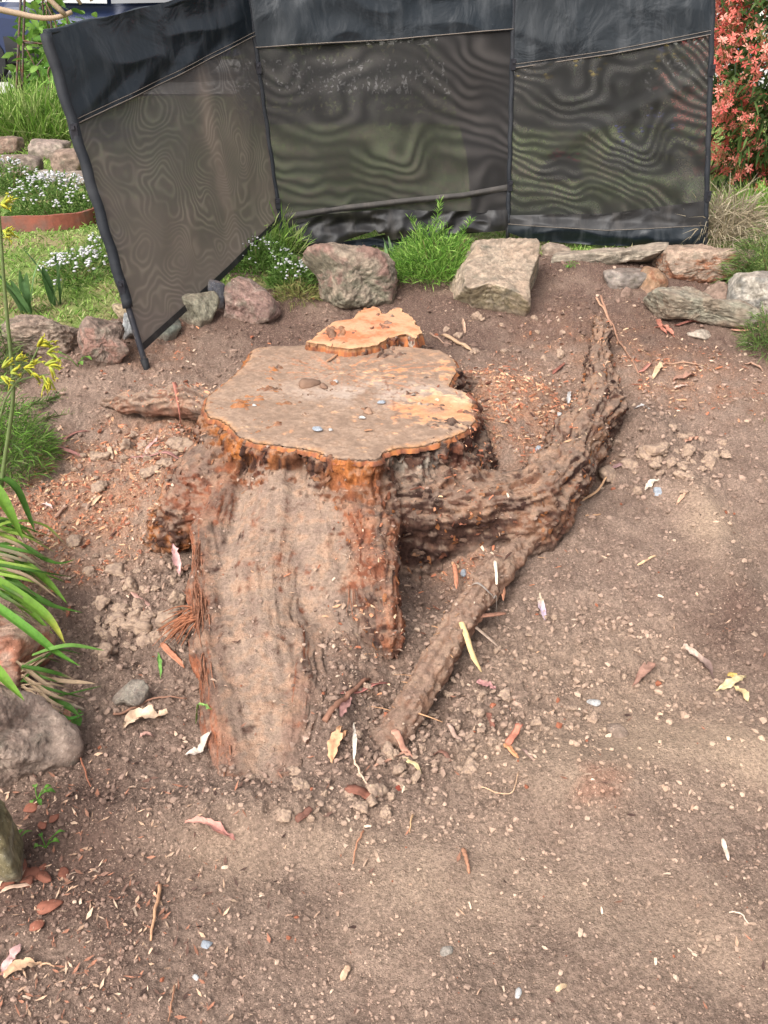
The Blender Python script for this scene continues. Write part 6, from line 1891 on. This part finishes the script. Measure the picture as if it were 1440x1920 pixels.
leaf('pink curled leaf standing upright against the left buttress', [(322, 1018), (328, 1045), (337, 1075)], 17, alb(226, 176, 172), curl=.5, arch=.03, path=smooth_path([PZ(337, 1078, .03), PZ(331, 1050, .06), PZ(324, 1018, .09)], 14))
leaf('small dry brown leaf at the foot of the upright pink leaf', [(330, 1072), (345, 1070), (358, 1064)], 14, alb(186, 140, 116))
strip('pinkish bark strip lying on the clods of the left trench', [(234, 1098), (258, 1118), (286, 1140)], 9, alb(206, 152, 132))
leaf('pale pink petal like leaf at the left edge above the strap leaves', [(78, 948), (88, 952), (99, 957)], 9, alb(232, 196, 186))
strip('orange red splinter pointing down to the right in the left trench', [(304, 1212), (322, 1232), (346, 1255)], 12, ORW, name='wood_splinter', cat='wood splinter')
leaf('bright green leaf blade standing above the grey angular stone', [(297, 1228), (301, 1250), (302, 1272)], 9, alb(120, 180, 80, .7))
leaf('large pale curled dead leaf beside the grey angular stone', [(234, 1366), (262, 1350), (290, 1352), (316, 1342)], 34, alb(236, 204, 172), curl=.6, arch=.012)
leaf('torn whitish leaf near the left edge of the front buttress', [(346, 1418), (372, 1422), (400, 1404)], 18, alb(222, 204, 188), curl=.5, arch=.01)
leaf('small pinkish leaf under the large pale curled one', [(263, 1389), (274, 1385), (288, 1383)], 12, alb(212, 164, 148))
leaf('slim green leaf on the soil at the left edge of the front buttress', [(368, 1360), (386, 1370), (404, 1380)], 9, alb(140, 184, 90, .7))
twig('thin bent twig in front of the grey angular stone', [(212, 1342), (250, 1332), (280, 1318), (350, 1312)], 5, alb(150, 112, 92))
strip('flat orange bark piece standing beside the huge grey boulder', [(120, 1328), (128, 1350), (136, 1372)], 14, alb(204, 140, 106), path=smooth_path([PZ(122, 1372, .02), PZ(126, 1350, .04), PZ(128, 1324, .06)], 16))
twig('thin reddish twig running down beside the huge grey boulder', [(137, 1380), (150, 1420), (170, 1476)], 4, alb(160, 104, 80))
leaf('curled salmon pink leaf on the rim of soil below the front buttress', [(348, 1545), (376, 1548), (400, 1562), (440, 1576)], 20, alb(230, 170, 152), curl=.8, arch=.014, col2=alb(214, 150, 136), twist=1.2)
twig('straight tan stick lying alone on the flat soil at lower left', [(301, 1660), (294, 1710), (283, 1768)], 7, alb(196, 150, 116), cat='stick', name='stick')
leaf('pink pointed leaf near the bottom left corner', [(6, 1834), (20, 1806), (40, 1774)], 17, alb(232, 184, 178), curl=.4)
leaf('tan dry leaf with a long stalk at the bottom left corner', [(8, 1836), (44, 1818), (80, 1812)], 20, alb(216, 176, 140), curl=.5, arch=.01)
twig('stalk like twig pointing right from the tan dry leaf', [(78, 1813), (90, 1812), (103, 1815)], 4, alb(206, 166, 134), n=10)
leaf('cream leaf at the left border above the mulch', [(-6, 1676), (4, 1662), (13, 1648)], 14, alb(230, 204, 170))
strip('narrow brown leaf strip under the red bark chips', [(0, 1678), (30, 1670), (62, 1660)], 8, alb(190, 152, 124))
for i, (a, b, w_) in enumerate(((36, 1632, 34), (62, 1638, 28), (24, 1652, 26), (52, 1652, 24), (86, 1648, 26), (14, 1664, 20), (76, 1630, 18), (96, 1702, 30), (68, 1736, 20), (118, 1634, 20), (82, 1552, 18), (60, 1520, 20), (100, 1534, 16))):
    pebble('red brown bark chip in the mulch at the lower left border', a, b, w_, alb(140, 88, 70) * rng.uniform(.7, 1.15), 'bark chip', None, 'bark_chip', .35, 'litter')['group'] = 'red bark chips at the lower left'
pebble('oval white pebble alone on the flat soil at lower left', 388, 1775, 17, BLUW)
pebble('tiny white pebble below the oval white one at lower left', 367, 1833, 10, WHITE)
pebble('small triangular white pebble near the bottom edge', 970, 1862, 14, WHITE)
pebble('round grey pebble on the flat soil at the lower centre', 840, 1788, 20, alb(168, 158, 146))
strip('reddish brown wood chunk lying right of the buttress foot', [(646, 1484), (676, 1488), (708, 1500)], 24, alb(140, 84, 62), .5, 'wood chunk', 'wood_chunk')
strip('dark brown bark chunk below the buttress foot', [(556, 1546), (572, 1534), (584, 1522)], 17, alb(126, 80, 62), .5, 'bark chunk', 'bark_chunk')
pebble('dark red pebble among the clods below the thin root', 750, 1475, 17, alb(150, 74, 58))
leaf('broad peach coloured leaf standing right of the front buttress', [(622, 1434), (626, 1402), (640, 1370)], 22, alb(232, 180, 136), curl=.5)
leaf('slim tan leaf crossing the broad peach coloured one', [(634, 1400), (642, 1388), (652, 1370)], 9, alb(222, 168, 124))
leaf('thin white bleached leaf left of the thin root foot', [(663, 1358), (666, 1395), (664, 1432)], 9, alb(236, 224, 206))
twig('forked pale twig continuing below the thin white leaf', [(664, 1430), (674, 1452), (692, 1478)], 5, alb(212, 182, 156))
leaf('purple brown leaf leaning on the brown stick beside the thin root', [(638, 1356), (646, 1338), (656, 1312)], 22, alb(168, 122, 116), curl=.5)
strip('long narrow red bark strip crossing the brown stick', [(633, 1308), (680, 1296), (732, 1278)], 9, alb(192, 112, 96))
twig('brown stick between the front buttress and the thin root', [(609, 1357), (640, 1325), (692, 1268)], 12, alb(146, 106, 86), cat='stick', name='stick')
strip('pale yellow splinter torn from the middle of the thin root', [(868, 1165), (880, 1205), (902, 1258)], 11, alb(236, 198, 126), .4, 'wood splinter', 'wood_splinter', path=smooth_path([PZ(862, 1160, .09), PZ(876, 1195, .075), PZ(884, 1225, .05), PZ(903, 1260, .015)], 16))
strip('vertical orange splinter left of the top of the thin root', None, 10, ORW, .4, 'wood splinter', 'wood_splinter', path=smooth_path([PZ(852, 1055, .035), PZ(855, 1078, .035), PZ(856, 1104, .03)], 16))
strip('vertical orange splinter hanging right of the top of the thin root', [(943, 1060), (942, 1090), (945, 1126)], 9, alb(214, 140, 96), .4, 'wood splinter', 'wood_splinter', path=smooth_path([PZ(941, 1062, .09), PZ(943, 1092, .07), PZ(944, 1126, .04)], 16))
strip('cream splinter below the hanging orange one', [(923, 1114), (925, 1135), (927, 1152)], 6, CRM, .4, 'wood splinter', 'wood_splinter')
strip('dark brown stick wedged under the thin root pointing right', [(884, 1158), (920, 1153), (952, 1150)], 12, alb(150, 100, 74), .7, 'stick', 'stick', path=smooth_path([PZ(880, 1158, .06), PZ(915, 1154, .06), PZ(948, 1150, .05)], 16))
strip('grey splinter pointing down right from the thin root', [(880, 1166), (905, 1188), (936, 1212)], 7, alb(180, 150, 126), .4, 'wood splinter', 'wood_splinter', path=smooth_path([PZ(878, 1166, .06), PZ(904, 1186, .045), PZ(934, 1212, .02)], 16))
strip('slim grey splinter just above the dark stick under the thin root', [(880, 1160), (910, 1168), (938, 1166)], 6, GRY, .4, 'wood splinter', 'wood_splinter')
leaf('purplish pink leaf on the soil right of the yellow splinter', [(894, 1278), (910, 1288), (930, 1294)], 17, alb(198, 142, 138))
leaf('white and mauve leaf alone on the slope right of the thin root', [(1012, 1112), (1013, 1136), (1022, 1164)], 15, alb(228, 206, 178), col2=alb(188, 166, 180))
pebble('bright white chip on the slope right of the thin root foot', 1110, 1322, 20, WHITE, 'stone chip', None, 'stone_chip', .4)
leaf('crumpled brown leaf on the soil right of the white chip', [(1186, 1292), (1202, 1276), (1228, 1252)], 20, alb(178, 136, 118), curl=.9, arch=.01)
leaf('curled white and black leaf at the right of the bed', [(1280, 1212), (1300, 1236), (1318, 1252), (1336, 1274)], 17, alb(216, 190, 172), curl=.9, col2=alb(120, 98, 90), twist=1.5)
leaf('upper pale yellow leaf of the pair at the right border', [(1343, 1298), (1370, 1288), (1398, 1268)], 16, alb(234, 212, 160))
leaf('lower pale yellow leaf of the pair at the right border', [(1374, 1292), (1388, 1304), (1402, 1318)], 16, alb(226, 198, 146))
pebble('small yellow piece above the pair of pale leaves', 1372, 1264, 15, alb(226, 190, 110), 'stone chip', None, 'stone_chip')
strip('reddish wood splinter standing among the clods right of the thin root', [(950, 1400), (964, 1382), (980, 1362)], 13, alb(188, 110, 80), .5, 'wood splinter', 'wood_splinter')
strip('bright orange wood splinter in front of the reddish standing one', [(946, 1398), (956, 1410), (972, 1424)], 10, alb(222, 146, 86), .5, 'wood splinter', 'wood_splinter')
strip('pale pink splinter just right of the orange wood splinters', [(978, 1406), (988, 1418), (1002, 1430)], 7, alb(196, 154, 134), .4, 'wood splinter', 'wood_splinter')
pebble('flat grey brown stone on the slope above the pale mound', 1152, 1372, 34, alb(156, 134, 118), 'stone', None, 'loose_stone')
strip('pale flat wood sliver on the soil at the right border', [(1354, 1574), (1358, 1594), (1364, 1620)], 9, alb(226, 196, 168), .3, 'wood sliver', 'wood_sliver')
strip('tan wood chip on the flat soil at the lower centre', [(640, 1836), (648, 1824), (656, 1810)], 12, alb(216, 172, 132), .4, 'wood chip', 'wood_chip')
strip('small tan chip near the bottom edge right of centre', [(1042, 1862), (1050, 1856), (1062, 1850)], 10, alb(222, 184, 136), .4, 'wood chip', 'wood_chip')
strip('yellow flat wood chip below the thin root foot', [(756, 1428), (772, 1438), (790, 1452)], 9, alb(232, 206, 140), .35, 'wood chip', 'wood_chip')
strip('orange pink wood chip beside the yellow one below the thin root', [(735, 1394), (752, 1410), (774, 1424)], 15, alb(206, 142, 112), .4, 'wood chip', 'wood_chip')
strip('long thin brown splinter left of the yellow flat chip', [(700, 1438), (730, 1426), (764, 1418)], 7, alb(178, 126, 98), .4, 'wood splinter', 'wood_splinter')
strip('brown bark piece right of the thin root foot', [(838, 1366), (848, 1376), (866, 1392)], 10, alb(190, 152, 130), .5)
strip('dark red bark piece on the clods right of the thin root', [(915, 1336), (918, 1352), (926, 1370)], 12, alb(150, 92, 70), .4)
strip('dark bark sliver at the foot of the soil heap right of the thin root', [(812, 1412), (830, 1420), (846, 1432)], 10, alb(130, 86, 68), .4)
twig('tuft of brown root fibre on the flat soil below the thin root', [(868, 1598), (874, 1616), (880, 1642)], 9, alb(168, 122, 96))
twig('thin curved rootlet on the pale soil at the lower centre', [(900, 1476), (930, 1494), (962, 1496), (972, 1446)], 3, alb(206, 168, 136))
twig('fine upright stalk on the flat soil below the curved rootlet', [(774, 1528), (770, 1546), (768, 1562)], 4, alb(206, 166, 126), n=10)
twig('fine reddish stalk lying in the middle of the foreground', [(682, 1560), (668, 1590), (662, 1626)], 4, alb(186, 134, 104))
twig('hair thin rootlet near the bottom of the foreground', [(328, 1846), (324, 1880), (316, 1918)], 4, alb(160, 118, 92))
twig('tiny pale rootlet at the right of the foreground', [(1366, 1714), (1384, 1718), (1402, 1736)], 3, alb(224, 198, 176), n=14)
twig('tan rootlet running up from under the curved root', None, 5, alb(186, 146, 112), path=smooth_path([PZ(1042, 974, .06), PZ(1080, 970, .065), PZ(1126, 964, .07)], 26))
twig('forked tan rootlet rising beside the thick curved root', None, 6, alb(198, 158, 122), path=smooth_path([PZ(1064, 950, .08), PZ(1100, 934, .085), PZ(1122, 920, .09), PZ(1142, 886, .11)], 26))
strip('mauve bark piece lying at the left of the clod heap', [(1145, 876), (1162, 874), (1184, 870)], 11, alb(186, 140, 136), .6)
twig('long thin twig running down the slope past the curved root tip', [(1126, 560), (1146, 610), (1168, 655), (1196, 702)], 4, alb(176, 134, 110), n=34)
twig('second thin twig crossing the long one at the curved root tip', [(1118, 560), (1136, 590), (1148, 622)], 4, alb(186, 146, 120))
strip('cream coloured broken stick below the squared sandstone block', [(828, 630), (852, 642), (888, 660)], 11, alb(206, 164, 122), .8, 'stick', 'stick')
twig('thin grey twig behind the cream broken stick', [(806, 628), (826, 640), (846, 652)], 4, alb(170, 138, 118))
leaf('long dry leaf hanging below the squared sandstone block', [(868, 598), (868, 612), (872, 626)], 7, alb(200, 164, 138))
leaf('pale oval leaf standing on the slope right of the curved root', [(1224, 712), (1232, 698), (1240, 682)], 12, alb(232, 200, 160))
leaf('big red brown leaf pair on the slope below the long grey green rock', [(1228, 614), (1246, 618), (1264, 632)], 13, alb(206, 134, 112))
leaf('second red brown leaf just left of the big pair', [(1232, 602), (1236, 616), (1250, 628)], 10, alb(190, 118, 98))
leaf('long dark red leaf lying close to the foot of the grey green rock', [(1264, 612), (1290, 610), (1318, 606)], 11, alb(150, 90, 78))
strip('orange bark strip at the right under the grey green rock end', [(1370, 622), (1392, 624), (1420, 614)], 11, alb(206, 142, 110))
leaf('small white leaf at the right border below the orange bark strip', [(1388, 645), (1398, 648), (1410, 651)], 9, alb(224, 200, 186))
leaf('long tan leaf lying on the slope at the right border', [(1396, 684), (1412, 690), (1430, 698)], 10, alb(188, 148, 124))
leaf('cupped brown leaf on the slope right of the pale oval leaf', [(1262, 716), (1282, 712), (1304, 704)], 15, alb(178, 134, 114), curl=.8)
leaf('pale leaf edge on the slope near the right border', [(1262, 732), (1276, 728), (1292, 726)], 9, alb(214, 182, 164))
twig('straight thin stick lying across the slope at the right', [(1240, 686), (1280, 685), (1318, 687)], 4, alb(176, 140, 116))
strip('reddish strip on the slope right of the curved root tip', [(1196, 700), (1210, 694), (1222, 682)], 8, alb(172, 108, 88))
strip('dark red stick leaning on the sawdust left of the curved root', [(1036, 704), (1048, 694), (1058, 682)], 7, alb(146, 84, 66), .6, 'stick', 'stick')
leaf('tall white sliver standing in the sawdust left of the curved root', [(1065, 760), (1066, 748), (1068, 734)], 9, WHITE)
pebble('white chip in the sawdust just left of the curved root', 1046, 776, 13, WHITE, 'stone chip', None, 'stone_chip', .4)
pebble('blue grey pebble in the hollow between stump and curved root', 1008, 850, 17, alb(176, 180, 186))
leaf('white sliver lying on the soil right of the curved root', [(1188, 767), (1202, 768), (1218, 768)], 8, WHITE)
pebble('bluish white pebble below the clod heap at the right', 1232, 926, 18, BLUW)
leaf('white dry leaf on top of the bluish white pebble', [(1210, 920), (1220, 910), (1234, 906)], 14, alb(230, 212, 192))
leaf('narrow tan leaf right of the bluish white pebble', [(1268, 950), (1276, 938), (1288, 924)], 9, alb(216, 170, 140))
strip('orange brown bark piece at the right of the clod heap', [(1284, 832), (1294, 826), (1308, 818)], 12, alb(188, 130, 100))
strip('pale strip of wood on the slope right of the stump', [(1196, 1058), (1212, 1052), (1230, 1046)], 6, alb(214, 172, 122), .4, 'wood sliver', 'wood_sliver')
pebble('blue white pebble on the front buttress below the stump', 503, 1003, 17, BLUW, z=.20)
pebble('smaller white pebble right of the blue white one on the buttress', 527, 1003, 9, WHITE, z=.20)
pebble('white pebble in the sawdust of the buttress near its right side', 614, 1048, 12, WHITE, z=.15)
pebble('blue white pebble in the sawdust near the top of the thin root', 869, 1077, 16, BLUW)
pebble('white stone chips beside the splayed red fibres in the left trench', 312, 1168, 20, BLUW, 'stone chip', None, 'stone_chip', .4)
pebble('tiny blue white chip right below the splayed red fibres', 278, 1198, 11, BLUW, 'stone chip', None, 'stone_chip', .4)
pebble('larger clump of dirt resting on the cut face of the stump', 582, 722, 34, alb(140, 112, 94), 'dirt clump', ZC, 'dirt_clump', .5, 'crumb')
pebble('small clump of dirt just right of the larger one on the cut face', 606, 726, 20, alb(146, 116, 98), 'dirt clump', ZC, 'dirt_clump', .5, 'crumb')
pebble('flat clump of dirt near the middle of the cut face', 690, 772, 20, alb(158, 126, 104), 'dirt clump', ZC, 'dirt_clump', .4, 'crumb')
for (a, b, w_, cl_, lb) in ((476, 760, 9, WHITE, 'white speck of stone on the left of the cut face'), (596, 805, 16, BLUW, 'blue white chip near the front rim of the cut face'), (620, 806, 9, WHITE, 'white chip beside the blue white one near the front rim'),
        (714, 756, 14, BLUW, 'bluish chip right of the middle of the cut face'), (630, 716, 10, WHITE, 'white chip in the upper middle of the cut face'), (678, 784, 12, WHITE, 'white sliver in the front middle of the cut face'), (774, 740, 8, GRY, 'grey chip at the edge of the orange patch on the cut face')):
    pebble(lb, a, b, w_, cl_, 'stone chip', ZC + .003, 'stone_chip', .35)
for (pts, lb) in (([(683, 808), (690, 806), (699, 806)], 'orange wood crumb on the front middle of the cut face'), ([(612, 678), (622, 672), (632, 664)], 'pale wood sliver on the back of the cut face')):
    strip(lb, None, 7 if 'crumb' in lb else 6, alb(206, 146, 100), .4, 'wood sliver', 'wood_sliver', path=on_stump(pts, 16, ZC + .006))

# torn fibres that still hang on the stump
def fibres(name, pts_list, col, label=None, r=.0022, m='bark'):
    m_ = MB()
    for P in pts_list:
        m_.tube(P, np.linspace(r, r * .4, len(P)) * rng.uniform(.6, 1.6), 5, np.array(col) * rng.uniform(.75, 1.25), .15)
    o = m_.build(name, m, stump); o['kind'] = 'stuff'
    if label: o['label'] = label
FB = []
for k in range(46):
    a0 = PZ(388 + rng.normal(0, 5), 1152 + rng.normal(0, 8), .10)
    e = PZ(rng.uniform(285, 345), 1176 + rng.normal(0, 16) + 20 * rng.random(), .035 + .03 * rng.random())
    FB.append(smooth_path([a0, (a0 + e) / 2 + [0, 0, .02 + .015 * rng.random()], e], 9))
fibres('torn_fibres', FB, alb(176, 116, 86), 'splayed bundle of red torn bark fibres on the left of the buttress')
FB = []
for k in range(270):
    t_ = rng.random()
    px_ = np.interp(t_, [0, .3, .6, 1], [374, 380, 396, 430]) + rng.normal(0, 7); py_ = 1000 + 440 * t_
    zc_ = np.interp(t_, [0, .3, .6, 1], [.175, .11, .06, .0])
    a0 = PZ(px_, py_, zc_ + .02 * rng.random()); e = PZ(px_ + rng.normal(2, 6), py_ + rng.uniform(25, 70), zc_ - .035 * rng.random())
    FB.append(smooth_path([a0, (a0 + e) / 2 + rng.normal(0, .005, 3) + [-.006, 0, .004], e], 7))
fibres('bark_fibres', FB, alb(156, 108, 84), 'ragged reddish bark fibres along the left edge of the front buttress', .0020)
FB = []
for k in range(40):
    a0 = PZ(rng.uniform(640, 735), rng.uniform(1000, 1130), .13); e = a0 + [rng.normal(.01, .012), -.03 - .03 * rng.random(), -.04 - .03 * rng.random()]
    FB.append(smooth_path([a0, (a0 + e) / 2 + [0, -.005, .004], e], 7))
fibres('bark_fibres', FB, alb(164, 116, 92), 'reddish fibres on the right buttress', .0014)
FB = []
for k in range(26):
    t_ = rng.random(); a0 = PZ(np.interp(t_, [0, 1], [930, 740]), np.interp(t_, [0, 1], [1060, 1340]), np.interp(t_, [0, 1], [.11, .02]))
    e = a0 + [rng.normal(0, .03), rng.normal(0, .03), rng.uniform(-.01, .02)]
    FB.append(smooth_path([a0, (a0 + e) / 2 + [0, 0, .006], e], 7))
fibres('rootlets', FB, alb(196, 150, 112), 'fine rootlets and shreds on the thin straight root', .0016, 'litter')

# broken flakes of bark and crumbly wood still sticking to the flanks
sel = np.nonzero((wT + .8 * wR + .6 * near('buttress_left', 'buttress_right') > .35) & (sN[:, 2] < .8) & (sV[:, 2] > gh + .01) & (dz > .015))[0]
pick_ = rng.choice(sel, 2600)
p = sV[pick_] + sN[pick_] * .002; nn_ = sN[pick_] + .35 * rng.normal(size=(len(p), 3)); nn_ /= np.linalg.norm(nn_, axis=1)[:, None]
gg = grain[pick_] + .5 * rng.normal(size=(len(p), 3)); gg -= (gg * nn_).sum(1)[:, None] * nn_; gg /= np.linalg.norm(gg, axis=1)[:, None]; bb = np.cross(nn_, gg)
l_ = .006 + .022 * rng.random(len(p)) ** 2; w_ = l_ * rng.uniform(.25, .7, len(p)); h_ = .002 + .003 * rng.random(len(p))
rows = []
for (u_, v_, t_) in ((-.5, -.3, 0), (-.4, .4, 0), (.15, .5, 0), (.55, .05, 0), (.1, -.5, 0), (-.4, -.25, 1), (-.3, .3, 1), (.1, .38, 1), (.4, .0, 1.4), (.1, -.4, 1)):
    j_ = 1 + .3 * rng.normal(size=(len(p), 1))
    rows.append(p + gg * (u_ * l_)[:, None] * j_ + bb * (v_ * w_)[:, None] * j_ + nn_ * (t_ * h_)[:, None] - nn_ * .002)
V = np.stack(rows, 1).reshape(-1, 3); i = np.arange(len(p))[:, None] * 10
Q4 = np.concatenate([np.concatenate([i + a_, i + (a_ + 1) % 5, i + 5 + (a_ + 1) % 5, i + 5 + a_], 1) for a_ in range(5)])
T3 = np.concatenate([np.concatenate([i + 5, i + 5 + a_, i + 6 + a_], 1) for a_ in (1, 2, 3)])
C = stump_col[pick_] * .55 + .45 * pick([DKB, BRK, RED, ORG * .8, BLK_, DIRT], len(p), .2)
mesh_obj('bark_flakes', V, [T3, Q4], 'bark', stump, False, np.repeat(C, 10, 0))['kind'] = 'stuff'

bushlet('leafy_shrub', 'dense green leafy shrub behind the metal obelisk at the top left', 'shrub', low(118, 205), .5, 1.1, 800, .13, .06, LC, .3, .5, squash=.6)
